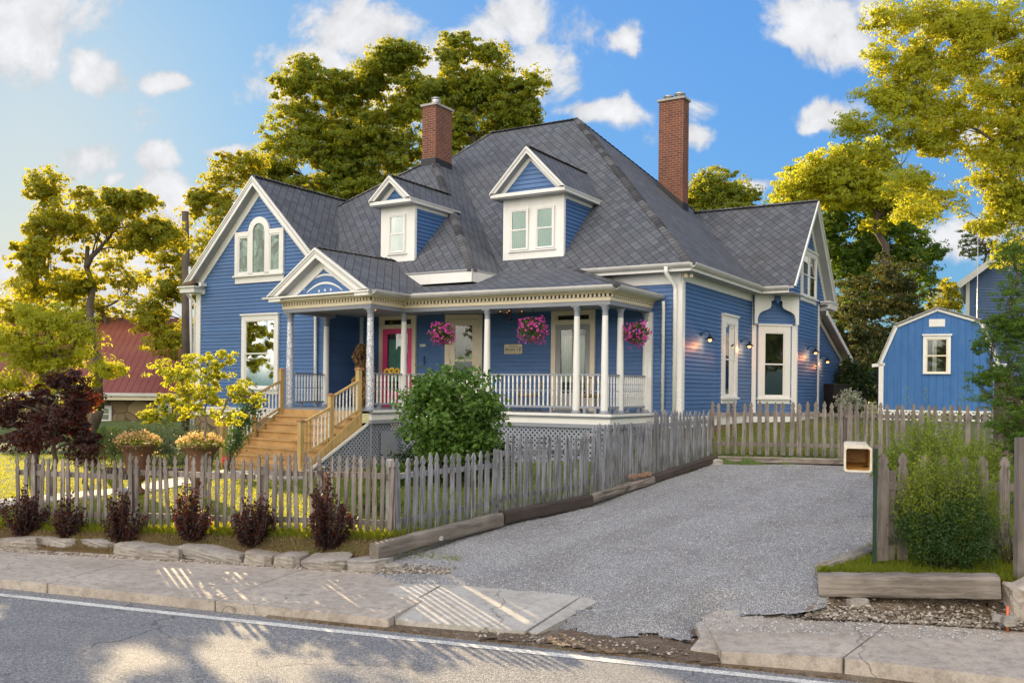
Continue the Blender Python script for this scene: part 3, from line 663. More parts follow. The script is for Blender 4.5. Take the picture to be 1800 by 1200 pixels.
# driveway gravel sheet
dx = np.arange(-2.2, 8.2, .10); dy = np.arange(7.9, 18.8, .10)
GUT = [tuple(Gz(px, py, .06))[:2] for px, py in ((1262,1085),(1224,1098),(1216,1122),(1150,1112),(1060,1112),(1000,1100),(945,1104))]
def gutdist(X, Y):
    d = np.full(np.shape(X), 9.0)
    for (ax, ay), (bx, by) in zip(GUT[:-1], GUT[1:]):
        L2 = (bx-ax)**2+(by-ay)**2; t = np.clip(((X-ax)*(bx-ax)+(Y-ay)*(by-ay))/L2, 0, 1); d = np.minimum(d, np.hypot(X-ax-t*(bx-ax), Y-ay-t*(by-ay)))
    return d
APE = [tuple(Gz(px, py, .16))[:2] for px, py in ((1462,1084),(1420,1090),(1300,1080),(1250,1088))], [tuple(Gz(px, py, .16))[:2] for px, py in ((1050,1062),(1015,1053),(960,1046),(850,1040),(780,1035),(712,1034),(664,1014))]
def apdip(X, Y):
    d = np.full(np.shape(X), 9.0)
    for E_L in APE:
        for (ax, ay), (bx, by) in zip(E_L[:-1], E_L[1:]):
            L2 = (bx-ax)**2+(by-ay)**2; t = np.clip(((X-ax)*(bx-ax)+(Y-ay)*(by-ay))/L2, 0, 1); d = np.minimum(d, np.hypot(X-ax-t*(bx-ax), Y-ay-t*(by-ay)))
    return .075*np.clip(1-d/.30, 0, 1)
def dh(X, Y): return .012-apdip(X, Y)+(np.maximum(drv_h(X, Y), .03)-.012)*np.clip(gutdist(X, Y)/.32, 0, 1)**.8+.012*np.sin(X*3.1+Y)*np.sin(Y*2.3)+.006*np.sin(X*17)*np.sin(Y*15+X*3)
grid('gravel_driveway', dx, dy, dh, 'gravel', keep=lambda x, y: inpoly(x, y, drive_poly) & (sdist(x, y) > .0))
# dirt shoulder between pavement and lot
ex = np.arange(-9.5, 8, .08); ey = np.arange(7.0, 15, .08)
def dirt_h(X, Y): return ground_z(X, Y)+.010+.014*np.sin(X*11+Y*3)*np.sin(Y*13-X*5)
def dirt_keep(x, y):
    s = sdist(x, y); a = (x-KP.x)*KW.x+(y-KP.y)*KW.y; w = backw(a)
    return (s > w-.02) & (s < w+.35+.14*np.sin(a*3.3)+.08*np.sin(a*9)) & ~inpoly(x, y, drive_poly)
grid('dirt_verge', ex, ey, dirt_h, 'dirt', keep=dirt_keep)
ex = np.arange(-.6, 3.2, .06); ey = np.arange(7.9, 10, .06)
grid('dirt_gutter', ex, ey, lambda X, Y: .035+.03*np.clip(sdist(X, Y), -.2, .6)+.012*np.sin(X*13)*np.sin(Y*11), 'dirt', keep=lambda x, y: (sdist(x, y) > -.03+.05*np.sin(x*6)) & (sdist(x, y) < .42) & (((x-KP.x)*KW.x+(y-KP.y)*KW.y) > .95) & (((x-KP.x)*KW.x+(y-KP.y)*KW.y) < 3.3))
# garden path, pale concrete
pth = [Gz(-60,882,.47), Gz(120,868,.47), Gz(250,858,.47), Gz(330,842,.47), Gz(420,828,.47), Gz(520,838,.5)]
mb = MB()
for i in range(len(pth)-1):
    p, q = pth[i], pth[i+1]; d = (q-p).normalized(); n = Vector((-d.y, d.x, 0))*.42
    vs = []
    for c in (p-n, q-n, q+n, p+n): vs.append(Vector((c.x, c.y, gz(c.x, c.y)+.035+.004*(i%2))))
    mb.slab(vs, .05)
tag(mb.build('garden_path', 'concrete_light'), kind='structure')

mb = MB(); mb.slab([st(-1.5,-.05,.022), st(9,-.05,.022), st(9,2.6,.03), st(-1.5,2.6,.03)], .1); tag(mb.build('dirt_base', 'dirt'), kind='structure')
# scattered loose gravel and pebbles
def pebbles(name, pts, sizes, mats, seed, zoff=.3):
    r = np.random.default_rng(seed); n = len(pts)
    base = np.array([(1,0,0),(-1,0,0),(0,1,0),(0,-1,0),(0,0,1),(0,0,-1)], float)
    fc = np.array([(0,2,4),(2,1,4),(1,3,4),(3,0,4),(2,0,5),(1,2,5),(3,1,5),(0,3,5)])
    th = r.uniform(0, PI, n); cs, sn = np.cos(th), np.sin(th)
    sc3 = np.stack([sizes*r.uniform(.7,1.3,n), sizes*r.uniform(.5,1,n), sizes*r.uniform(.35,.7,n)], 1)
    b = base[None]*sc3[:,None]+r.normal(size=(n,6,3))*sizes[:,None,None]*.15
    bx = b[:,:,0]*cs[:,None]-b[:,:,1]*sn[:,None]; by = b[:,:,0]*sn[:,None]+b[:,:,1]*cs[:,None]
    V = np.stack([bx, by, b[:,:,2]], 2)+pts[:,None]+np.array([0,0,1])*(sizes*zoff)[:,None,None]
    F = (fc[None]+np.arange(n)[:,None,None]*6).reshape(-1, 3)
    t = np.repeat(r.uniform(0,1,n)**1.6, 8)
    o = npmesh(name, V.reshape(-1,3), F, mats, tint=t); return o
for nm, a_, b_ in (('pebble_grey', (0.24,0.24,0.25), (0.66,0.655,0.66)), ('pebble_warm', (0.12,0.092,0.066), (0.45,0.40,0.34))):
    m, t, b = mat(nm); at = t.new('ShaderNodeAttribute', attribute_name='tint'); t.put(b.inputs['Base Color'], t.mix(at.outputs['Fac'], a_, b_)); b.inputs['Roughness'].default_value = .8
r = np.random.default_rng(11)
n = 190000; X = r.uniform(-2, 7.8, n); Y = 8+(r.uniform(0, 1, n)**1.8)*10.4
k = inpoly(X, Y, drive_poly) & (sdist(X, Y) > .12); X, Y = X[k], Y[k]
tag(pebbles('loose_gravel', np.stack([X, Y, dh(X, Y)], 1), r.uniform(.0035,.0095,len(X)), 'pebble_grey', 1), 'loose grey crushed stone covering the driveway', 'gravel', kind='stuff')
# warm pebbles on verge, gutter, pavement edges
n = 22000; a = np.r_[r.uniform(-8,-.2,n//3), r.uniform(-.3,8,n-n//3)]; s = np.r_[backw(a[:n//3])+np.abs(r.normal(0,.16,n//3))-.12, r.uniform(-.1,2.0,n-n//3)]
X = KP.x+KW.x*a+KN.x*s; Y = KP.y+KW.y*a+KN.y*s
Z = np.where(inpoly(X, Y, drive_poly), dh(X, Y), ground_z(X, Y)+.012); ok = np.ones(n, bool)
ok[n//3:] = ((s[n//3:] < .30) & (a[n//3:] < 3.0) & (a[n//3:] > .9) & (r.uniform(0,1,n-n//3) < .5))
Z = np.where((s < .45) & (a > .5) & (a < 3.2), .045, Z)
tag(pebbles('loose_pebbles', np.stack([X, Y, Z], 1)[ok], (r.uniform(.15,1,n)**2.6*.024+.004)[ok], 'pebble_warm', 2), 'pale pebbles and grit along the verge and gutter', 'pebbles', kind='stuff')
n = 1500; px = r.uniform(1230,1760,n); py = r.uniform(1072,1108,n)+(px-1230)*.03
pts = np.array([tuple(Gz(a, b, .215)) for a, b in zip(px, py)]); tag(pebbles('pavement_grit', pts, r.uniform(.004,.014,n), 'pebble_grey', 3), 'small grit lying on the pavement right of the driveway', 'grit', kind='stuff')

# ---------------- grass blades ----------------
def grass(name, X, Y, Z, h, mats, seed, label, w=.006):
    r = np.random.default_rng(seed); n = len(X); th = r.uniform(0, 2*PI, n); L = h*r.uniform(.4,1.3,n); lean = r.normal(0,.35,(n,2))*L[:,None]
    c, s = np.cos(th)*w*r.uniform(.6,1.4,n), np.sin(th)*w; b = np.stack([X, Y, Z-.01], 1)
    tip = b+np.stack([lean[:,0], lean[:,1], L], 1); mid = b+np.stack([lean[:,0]*.35, lean[:,1]*.35, L*.6], 1)
    o = np.stack([c, s, 0*c], 1); V = np.stack([b-o, b+o, mid+o*.8, tip, mid-o*.8], 1).reshape(-1,3); F = np.arange(5*n).reshape(n,5)
    return tag(npmesh(name, V, F, mats, tint=r.uniform(0,1,n)), label, 'grass', kind='stuff')
r = np.random.default_rng(21)
n = 190000; t_ = r.uniform(0,1,n)**1.35; Y = 9.5+t_*17; X = r.uniform(-1,1,n)*(Y*.62+1)-1.0
s = sdist(X, Y); a = (X-KP.x)*KW.x+(Y-KP.y)*KW.y
ok = (s > backw(a)+.42+.16*np.sin(a*3.3)) & ~inpoly(X, Y, drive_poly) & (X < 11)
for i in range(len(pth)-1):
    p, q = np.array(pth[i][:2]), np.array(pth[i+1][:2]); d = q-p; L2 = d@d; tt = np.clip(((X-p[0])*d[0]+(Y-p[1])*d[1])/L2, 0, 1)
    ok &= np.hypot(X-p[0]-tt*d[0], Y-p[1]-tt*d[1]) > .46
X, Y = X[ok], Y[ok]
grass('grass', X, Y, lawn_hf(X, Y), .055, 'grass_blade', 4, 'short mown lawn around the house and behind the picket fence')
# dry straw and tufts on the bank below the fence
n = 42000; a = r.uniform(-9, 0, n); s = backw(a)+.2+np.abs(r.normal(0,.30,n)); X = KP.x+KW.x*a+KN.x*s; Y = KP.y+KW.y*a+KN.y*s
grass('straw', X, Y, ground_z(X, Y)+.01, .05, 'straw', 5, 'dry straw coloured mulch on the bank below the front fence', .004)
n = 16000; a = r.uniform(-9, -.3, n); s = backw(a)+.55+np.abs(r.normal(0,.22,n))*(1+.5*np.sin(a*4)); X = KP.x+KW.x*a+KN.x*s; Y = KP.y+KW.y*a+KN.y*s
grass('grass_tufts', X, Y, ground_z(X, Y)+.01, .11, 'grass_blade', 6, 'longer grass along the foot of the front fence')
tp = []; 
for (px, py, k) in ((1383,1152,120),(1465,1160,260),(1475,1163,200),(1560,1172,160),(1570,1170,160),(1660,1180,200),(1700,1187,200),(1715,1189,160),(1790,1197,200),(1510,1165,60)):
    g = Gz(px, py, .01)
    for _ in range(k): tp.append((g.x+r.normal(0,.05), g.y+r.normal(0,.025)))
tp = np.array(tp); grass('kerb_weeds', tp[:,0], tp[:,1], np.full(len(tp), .01), .055, 'grass_blade', 7, 'weed tufts growing along the kerb on the right')
# ---------------- the blue house ----------------
HA = math.radians(-31.2); HF = (4.136, 22.36)
house = empty('house', (HF[0], HF[1], 0), HA, 'blue clapboard cottage with grey shingle roofs, white trim and a wrap-around porch', 'house')
R = 2.5  # eye-relative heights -> world
def hz(z): return z+R
EV = hz(3.07); SL = .94
BLUE = ['siding_blue']
def V3(a, b, z): return Vector((a, b, z))
# walls
mb = MB(); Z0 = hz(-.66)
def wall(mb, p, q, z0, z1, poly=None):
    fr, L = frame(p, q); clap(mb, fr, poly or [(0,z0),(L,z0),(L,z1),(0,z1)], z00=Z0); return fr, L
wall(mb, (-5.75,0), (0,0), hz(-.66), hz(3.0))
F_CH, L_CH = wall(mb, (-6.95,-.4), (-5.75,0), hz(-.66), hz(3.0))
F_PR, L_PR = wall(mb, (-9.9,-.4), (-6.95,-.4), hz(-.66), hz(3.0))
wall(mb, (-9.9,-1.87), (-9.9,-.4), hz(-.66), hz(3.2))
F_SI, L_SI = wall(mb, (0,0), (0,5.893), Z0, hz(2.95))
F_BC, L_BC = wall(mb, (0,5.893), (1.044,6.93), Z0, hz(2.95))
F_GL, L_GL = wall(mb, (1.044,6.93), (1.044,9.93), Z0, hz(2.95))
wall(mb, (1.044,9.93), (0,10.97), Z0, hz(2.95))
F_MW, _ = frame((-5.75,0), (0,0))
# wing front wall with gable
F_WG, L_WG = frame((-15.3,-1.87), (-9.9,-1.87))
clap(mb, F_WG, [(0,Z0),(L_WG,Z0),(L_WG,hz(3.25)),(0,hz(3.25))], z00=Z0)
clap(mb, F_WG, [(0,hz(3.25)),(L_WG,hz(3.25)),(2.7,hz(6.05))], z00=Z0)
wall(mb, (-15.3,8), (-15.3,-1.87), Z0, hz(3.2))
# right gable wall (full width, upper part over the cut corners)
F_RG, L_RG = frame((1.044,5.892), (1.044,10.97))
clap(mb, F_RG, [(0,hz(3.0)),(L_RG,hz(3.0)),(L_RG/2,hz(5.75))], z00=Z0)
mb.box(-15,-.3,.3,11,hz(-.8),hz(2.9)); mb.box(-15,-10.2,-1.6,3,hz(-.8),hz(3.1)); mb.box(-.4,.7,6.6,10.3,hz(-.8),hz(2.9))
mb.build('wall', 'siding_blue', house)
# roofs
def roof(name, polys, parent=house, th=.07, soffit=True):
    mb = MB()
    for p in polys: mb.slab(p, th, 0, 1)
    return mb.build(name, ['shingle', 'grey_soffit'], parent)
RA = V3(-6.01,6.01,hz(9.1)); RB = V3(-9.42,6.01,hz(9.1))
roof('roof', [
  [V3(-15.4,-.4,EV), V3(.4,-.4,EV), RA, RB],
  [V3(.4,-.4,EV), V3(.4,12.4,EV), RA],
  [V3(.4,12.4,EV), V3(-15.4,12.4,EV), RB, RA],
  [V3(-15.4,12.4,EV), V3(-15.4,-.4,EV), RB]])
PA = V3(-9.71,2.93,hz(7.54))
roof('roof', [
  [V3(-14,-1.83,EV), V3(-4.95,-1.83,EV), PA, V3(-14,.05,hz(4.84))],
  [V3(-4.95,-1.83,EV), V3(-4.95,4.0,EV), V3(-9.71,5.2,hz(7.54)), PA],
  [V3(-14,.05,hz(4.84)), PA, V3(-9.71,5.2,hz(7.54)), V3(-14,5.2,hz(4.84))]])
WAp = V3(-12.6,-2.17,hz(6.25)); WBk = V3(-12.6,4.2,hz(6.25)); WZ = hz(3.22)
roof('roof', [
  [V3(-15.58,-2.17,WZ), WAp, WBk, V3(-15.58,4.2,WZ)][::-1],
  [WAp, V3(-9.62,-2.17,WZ), V3(-9.62,4.2,WZ), WBk][::-1]])
GAp = V3(1.34,8.4,hz(6.06)); GBk = V3(-4.2,8.4,hz(6.06))
roof('roof', [
  [V3(1.34,5.5,EV), GAp, GBk, V3(-4.2,5.5,EV)],
  [GAp, V3(1.34,11.3,EV), V3(-4.2,11.3,EV), GBk]])
# ridge and hip caps as overlapping pieces
def caps(name, segs, parent=house):
    for p, q, w in segs:
        mb = MB(); p = Vector(p); q = Vector(q); L = (q-p).length; n = max(2, int(L/.17)); d = (q-p)/n
        for i in range(n):
            a = p+d*i; b = a+d*1.12; up = Vector((0,0,1)); r_ = d.cross(up).normalized()*w; dn = Vector((0,0,w*.52))
            h0 = Vector((0,0,.045)); h1 = Vector((0,0,.018))
            mb.add([a+h0, a+r_-dn+h0, b+r_-dn+h1, b+h1, a-r_-dn+h0, b-r_-dn+h1, a+r_-dn, a-r_-dn], [(0,1,2,3),(4,0,3,5),(1,0,4,7,6)])
        mb.build(name, 'shingle_cap', parent, tint=True)
caps('ridge_cap', [(V3(.38,-.38,EV), RA, .14), (V3(-4.97,-1.81,EV), PA, .13), (RA, RB, .13), (RB, V3(-12.4,2.9,hz(6.1)), .12), (PA, V3(-13.0,.72,hz(5.45)), .12), (WAp, V3(-12.6,2.9,hz(6.25)), .12), (GAp, V3(-2.8,8.4,hz(6.06)), .12), (V3(.38,12.38,EV), RA, .12)])
# chimneys
def chimney(a0, a1, b0, b1, zb, zt, flues, base_z):
    mb = MB(); mb.box(a0,a1,b0,b1,zb,zt); c = mb.build('chimney', 'brick', house)
    mb = MB(); mb.box(a0-.05,a1+.05,b0-.05,b1+.05,zt,zt+.07); mb.build('cap', 'concrete_light', c)
    for (fa, fb, r_, h, style) in flues:
        mb = MB()
        if style: mb.lathe([(r_,0),(r_,h*.45),(r_*.75,h*.5),(r_*1.7,h*.55),(r_*1.75,h*.68),(r_*.6,h)], (fa,fb,zt+.07), 14)
        else:
            mb.lathe([(r_,0),(r_,h*.75)], (fa,fb,zt+.07), 14); mb.lathe([(r_*1.15,h*.5),(r_*1.15,h*.6)], (fa,fb,zt+.07), 14); mb.lathe([(r_*1.2,h*.86),(r_*1.2,h*.95),(r_*.4,h)], (fa,fb,zt+.07), 14)
        mb.build('flue', 'zinc', c)
    return c
c1 = chimney(-9.94,-9.39,2.6,3.5,hz(6.3),hz(9.16),[(-9.66,2.95,.13,.28,False)],0)
mb = MB()
for (x0,x1,y0,y1) in ((-9.97,-9.36,2.57,2.60),(-9.39,-9.36,2.60,3.53)):
    pass
def flash(parent, pts):
    mb = MB()
    for q in pts: mb.add(q, [(0,1,2,3)])
    return mb.build('flashing', 'flashing', parent)
e_ = .012
def pz(a, b): return max(EV+SL*(b+.4), 0)   # unused helper for slopes
# flashing bands follow the roof they rise from
z_a = hz(7.18)
flash(c1, [[V3(-9.97,2.6-e_,z_a-.2),V3(-9.38,2.6-e_,z_a-.25),V3(-9.38,2.6-e_,z_a+.28),V3(-9.97,2.6-e_,z_a+.28)],
           [V3(-9.39+e_,2.58,z_a-.35),V3(-9.39+e_,3.52,z_a-.25),V3(-9.39+e_,3.52,z_a+.25),V3(-9.39+e_,2.58,z_a+.28)]])
c2 = chimney(-3.45,-2.60,6.9,7.4,hz(5.2),hz(9.5),[(-3.22,7.15,.10,.2,True),(-2.83,7.15,.11,.24,True)],0)
sz = lambda a: EV+SL*(.4-a)
flash(c2, [[V3(-3.47,6.9-e_,sz(-3.47)-.1),V3(-2.59,6.9-e_,sz(-2.59)-.1),V3(-2.59,6.9-e_,sz(-2.59)+.22),V3(-3.47,6.9-e_,sz(-3.47)+.2)],
           [V3(-2.6+e_,6.88,sz(-2.6)-.1),V3(-2.6+e_,7.42,sz(-2.6)-.1),V3(-2.6+e_,7.42,sz(-2.6)+.24),V3(-2.6+e_,6.88,sz(-2.6)+.24)]])

# ---- gutters, fascias, friezes ----
def sweep(mb, prof, p, q, m=0):
    """profile (outward, z) extruded along p->q; outward is to the right of travel"""
    fr, L = frame(p, q); o, ex, ez, n = fr; k = len(prof)
    vs = [o+ex*s+n*x+ez*z for s in (0, L) for x, z in prof]
    mb.add(vs, [tuple(range(k)), tuple(range(2*k-1, k-1, -1))]+[(i, k+i, k+(i+1)%k, (i+1)%k) for i in range(k)], m)
def gut(z, w=.12, h=.11): return [(0,z-h),(0,z),(.012,z),(.02,z-h*.8),(w-.02,z-h*.55),(w-.01,z),(w,z),(w,z-.03),(w-.015,z-h*.6),(w*.5,z-h)]
mg = MB(); mf = MB(); 
def eave(p, q, z, over=.0, fas=.16, gutter=True):
    if gutter: sweep(mg, gut(z+.0), p, q)
    sweep(mf, [(-.03,z-.03),(-.03,z-.03-fas),(.0,z-.03-fas),(.0,z-.03)], p, q)
eave((-3.05,-.4),(.4,-.4),EV); eave((.4,-.4),(.4,5.5),EV)
eave((.4,5.5),(1.2,5.5),EV); eave((-7.6,-1.83),(-4.95,-1.83),EV,gutter=False,fas=.30); eave((-4.95,-1.83),(-4.95,-.2),EV,gutter=False,fas=.30)
eave((-15.58,4.0),(-15.58,-2.17),WZ)
build_each(mg, 'gutter', 'gutter_white', house); 
# soffits
ms = MB()
ms.box(-5.0,.38,-.38,.0,EV-.19,EV-.17); ms.box(0,.38,-.38,11,EV-.192,EV-.172); ms.box(.38,1.3,5.52,6.95,EV-.19,EV-.17); ms.box(-.1,1.04,5.9,7.1,EV-.194,EV-.175)
ms.box(.0,1.3,9.8,11.3,EV-.19,EV-.17)
ms.box(-15.56,-15.3,-2.15,4,WZ-.19,WZ-.17)
build_each(ms, 'soffit', 'grey_soffit', house)
build_each(mf, 'fascia', 'white_trim', house)
# friezes and corner boards, water table
mt = MB()
def board(fr, s0, s1, z0, z1, n0=.0, n1=.045, m=0, mb=None): (mb or mt).fbox(fr, s0, s1, z0, z1, n0, n1, m)
board(F_MW, 2.7,5.75,hz(2.62),hz(2.89)); board(F_SI,0,L_SI,hz(2.69),hz(2.89))
# main front-right corner
board(F_MW,5.75-.14,5.75+.045,hz(-.66),hz(2.62),.0,.05); board(F_SI,-.0,.14,hz(-.66),hz(2.69),.0,.052)
# bay corner boards
board(F_SI,L_SI-.0,L_SI+.01,hz(-.66),hz(2.69),.0,.05)
board(F_BC,.0,.14,hz(-.66),hz(2.0)); board(F_BC,L_BC-.14,L_BC+.03,hz(-.66),hz(2.0))
board(F_GL,-.02,.12,hz(-.66),hz(2.88),.0,.05); board(F_GL,L_GL-.10,L_GL+.03,hz(-.66),hz(2.88))
# wing corners
board(F_WG,-.03,.17,Z0,hz(3.0),.0,.055); board(F_WG,-.28,.34,hz(2.86),hz(3.02),.0,.06)
# projection corner boards under the porch
board(F_PR,.0,.13,Z0,hz(2.1)); 
build_each(mt, 'corner_board', 'white_trim', house)
mt = MB()
for fr, s0, s1 in ((F_MW,5.0,5.80),(F_SI,0,L_SI),(F_BC,0,L_BC),(F_GL,0,L_GL),(F_WG,-.03,L_WG)):
    board(fr, s0, s1, hz(-.70), hz(-.655), 0, .075, 0); board(fr, s0, s1, hz(-.93), hz(-.70), 0, .04, 0)
build_each(mt, 'water_table', 'white_trim', house)
mt = MB()
for fr, s0, s1 in ((F_MW,5.0,5.75),(F_SI,0,L_SI),(F_BC,0,L_BC),(F_GL,0,L_GL),(F_WG,-.03,L_WG)):
    board(fr, s0, s1, 0, hz(-.93), -.05, .02, 0)
build_each(mt, 'foundation', 'field_stone', house)
# decorated fascia of the cut corner of the right wing
def scallop():
    w = L_BC; z0, z1 = hz(2.02), hz(2.88); h = z1-z0
    half = [(0,0),(.11,0),(.11,.05),(.10,.14),(.11,.24),(.16,.36),(.26,.44),(.40,.50),(.50,.56),(.545,.66),(.55,.78),(.535,.82),(.60,.82),(.63,.86),(.655,.84),(.68,.88),(.72,.885)]
    half = [(a*(w/2)/.72, b*h) for a, b in half]
    inner = half[1:]+[(w-a, b) for a, b in reversed(half[1:])]
    return [(0,h),(0,0)]+inner+[(w,0),(w,h)], z0
poly, z0_ = scallop()
# fan out in convex strips: columns between the opening and the top
def opened(fr, poly_in, w, z0, h, n0, n1, mb):
    xs_ = sorted(set([p[0] for p in poly_in])); 
    low = {}
    for p in poly_in: low.setdefault(round(p[0],5), []).append(p[1])
    for i in range(len(xs_)-1):
        xa, xb = xs_[i], xs_[i+1]
        if xb-xa < 1e-4: continue
        def yat(x):
            v = []
            for j in range(len(poly_in)-1):
                (a, ya), (b, yb) = poly_in[j], poly_in[j+1]
                if min(a,b) <= x <= max(a,b) and abs(a-b) > 1e-6: v.append(ya+(yb-ya)*(x-a)/(b-a))
            return max(v) if v else 0
        ya, yb = yat(xa+1e-5), yat(xb-1e-5)
        mb.prism([(xa,z0+ya),(xb,z0+yb),(xb,z0+h),(xa,z0+h)], fr, n0, n1)
mt = MB(); w = L_BC; inn = poly[2:-2]
opened(F_BC, [(0,0)]+inn+[(w,0)], w, z0_, hz(2.88)-z0_, .16, .20, mt)
fr2 = (F_SI[0], F_SI[1], F_SI[2], F_SI[3])
mt.build('bracket_fascia', 'white_trim', house)
# soffit over the cut corner, deep pendant bracket
mt = MB(); mt.prism([(w*.44,hz(2.88)),(w*.56,hz(2.88)),(w*.56,hz(2.76)),(w*.5,hz(2.62)),(w*.44,hz(2.76))], F_BC, .17, .26); mt.build('pendant', 'siding_blue', house)
# right end of gable: return box and bracket
mt = MB()
mt.box(1.05,1.36,10.2,11.36,hz(2.78),hz(2.98)); mt.box(1.05,1.40,10.1,11.40,hz(2.98),hz(3.03))

mt.prism([(0,hz(2.78)),(.62,hz(2.78)),(.55,hz(2.5)),(.28,hz(2.25)),(.2,hz(1.9)),(0,hz(1.6))], (V3(1.04,9.93,0), Vector((0,1,0)), Vector((0,0,1)), Vector((1,0,0))), -.04, .0)
build_each(mt, 'gable_return', 'white_trim', house)

# ---- rakes ----
def rake(p, q, depth_n, w=.22, parent=house, wallside=None, name='rake_board', mats=('white_trim','grey_soffit','gutter_white')):
    """barge under the roof edge from p (low) to q (apex): crown, soffit and inner frieze. depth_n = vector from rake plane back to wall"""
    p = Vector(p); q = Vector(q); mb = MB(); dn = Vector((0,0,-1)); k = depth_n
    def q4(o0, o1, z0, z1, m):
        r0 = min(.9, z0/(q.z-p.z)); r1 = min(.9, z1/(q.z-p.z)); p0_ = p+(q-p)*r0; p1_ = p+(q-p)*r1
        vs = [p0_+k*o0+dn*z0, q+k*o0+dn*z0, q+k*o0+dn*z1, p1_+k*o0+dn*z1, p0_+k*o1+dn*z0, q+k*o1+dn*z0, q+k*o1+dn*z1, p1_+k*o1+dn*z1]
        mb.add(vs, [(0,1,2,3),(7,6,5,4),(0,4,5,1),(3,2,6,7),(1,5,6,2),(0,3,7,4)], m)
    q4(-.16,-.02,.02,.07,0); q4(-.10,.0,.07,.07+w*.42,2); q4(-.04,.06,.07+w*.42,.07+w,0)
    q4(.06,.97,.08+w*.75,.10+w*.82,1)
    q4(.86,1.02,.10+w*.82,.10+w*2.1,0)
    return mb.build(name, list(mats), parent)
k = Vector((0,.30,0))
rake((-15.60,-2.17,WZ), WAp, k); rake((-9.62,-2.17,WZ), WAp, k)
k2 = Vector((-.30,0,0))
rake((1.34,5.5,EV), GAp, k2); rake((1.34,11.3,EV), GAp, k2)
# wing eave return box
mt = MB(); mt.box(-15.72,-15.05,-2.24,-1.87,WZ-.32,WZ-.17); mt.box(-15.78,-14.98,-2.30,-1.87,WZ-.17,WZ-.13); mt.box(-15.0,-14.9,-2.1,-1.87,WZ-.13,WZ-.02); build_each(mt, 'gable_return', 'white_trim', house)
mt = MB(); mt.bar((-15.70,-2.2,WZ-.12),(-15.1,-2.2,WZ+.0),.10,.10,m=0); mt.build('birds_nest', 'straw', house)

# ---- downspouts ----
def pipe(pts, r=.045, name='downspout'):
    mb = MB(); mb.tube(pts, r, 10)
    for p in pts[-1:]: pass
    return mb.build(name, 'white_trim', house)
pipe([(-.22,-.47,EV-.08),(-.22,-.47,EV-.22),(-.14,-.10,EV-.48),(-.12,-.10,EV-.6),(-.12,-.10,hz(-1.0))], .05)
pipe([(-.42,-.13,hz(2.2)),(-.42,-.10,hz(2.0)),(-.42,-.10,hz(-1.0))], .042)
pipe([(-15.62,-2.2,WZ-.12),(-15.62,-2.1,WZ-.3),(-15.42,-1.95,WZ-.55),(-15.38,-1.92,WZ-.7),(-15.38,-1.92,hz(-1.9))], .04)
pipe([(-10.22,-1.97,hz(2.2)),(-10.22,-1.95,hz(-.5))], .045)

# ---- windows ----
def window(fr, s0, s1, z0, z1, cas=.11, parent=house, curtain='curtain_teal', split=True, head=True, sill=True, glassm='glass', cover=1.0, trim='white_trim', name='window', backdark=True, n0=0.0, sashm='white_trim'):
    mb = MB(); D = n0+.075; n0 = n0+.012
    for (a, b, c, d) in ((s0,s0+cas,z0,z1),(s1-cas,s1,z0,z1),(s0+cas,s1-cas,z1-cas,z1)): mb.fbox(fr, a, b, c, d, n0-.012, D)
    mb.fbox(fr, s0+cas, s1-cas, z0, z0+cas*.4, n0-.012, D)
    w = mb.build(name, trim, parent)
    if head: mb = MB(); mb.fbox(fr, s0-.03, s1+.03, z1, z1+.05, n0, D+.045); mb.build('head_cap', trim, w)
    if sill:
        mb = MB(); mb.fbox(fr, s0-.035, s1+.035, z0-.03, z0+.025, n0, D+.05); mb.fbox(fr, s0, s1, z0-.15, z0-.03, n0, D-.02); mb.build('sill', trim, w)
    a0, a1, b0, b1 = s0+cas, s1-cas, z0+cas*.4, z1-cas; zm = (b0+b1)/2
    mb = MB(); f_ = .035
    parts = ((b0,zm+.02,.0),(zm-.02,b1,.012)) if split else ((b0,b1,0),)
    for (c, d, o) in parts:
        nn0, nn1 = n0+.024+o, n0+.038+o
        for q in ((a0,a0+f_,c,d),(a1-f_,a1,c,d),(a0+f_,a1-f_,c,c+f_),(a0+f_,a1-f_,d-f_,d)): mb.fbox(fr, *q, nn0, nn1)
    mb.build('sash', sashm, w)
    mb = MB(); mb.fbox(fr, a0, a1, b0, b1, n0+.0285, n0+.0305); mb.build('pane', glassm, w)
    if backdark:
        mb = MB(); mb.fbox(fr, a0, a1, b0, b1, n0+.0205, n0+.0225); mb.build('room_shade', 'shade_black', w)  # flat black sheet painted as the unlit room behind the glass
        if curtain:
            mb = MB()
            for (c0, c1) in (cover if isinstance(cover, (list,tuple)) else ((0,cover),)):
                mb.fbox(fr, a0+(a1-a0)*c0, a0+(a1-a0)*c1, b0, b1, n0+.0235, n0+.0255)
            mb.build('curtain', curtain, w)
    return w
window(F_WG, 2.04, 3.57, hz(-.08), hz(2.12), .15, curtain='curtain_blue', cover=((.2,.36),(.9,1.0)))
window(F_SI, 3.05, 4.35, hz(-.20), hz(2.08), .20, curtain='curtain_white', cover=((.55,.8),))
window(F_BC, .20, L_BC-.20, hz(-.22), hz(1.98), .20, curtain='curtain_white', cover=((.0,.02),), name='window')
# gable windows right
window(F_RG, 1.55, 3.5, hz(2.98), hz(4.45), .13, curtain='curtain_white', cover=((.0,.3),(.7,1.)), head=True)
mt = MB(); mt.fbox(F_RG, 2.45, 2.6, hz(2.98), hz(4.45), 0, .065); mt.build('mullion', 'white_trim', house)
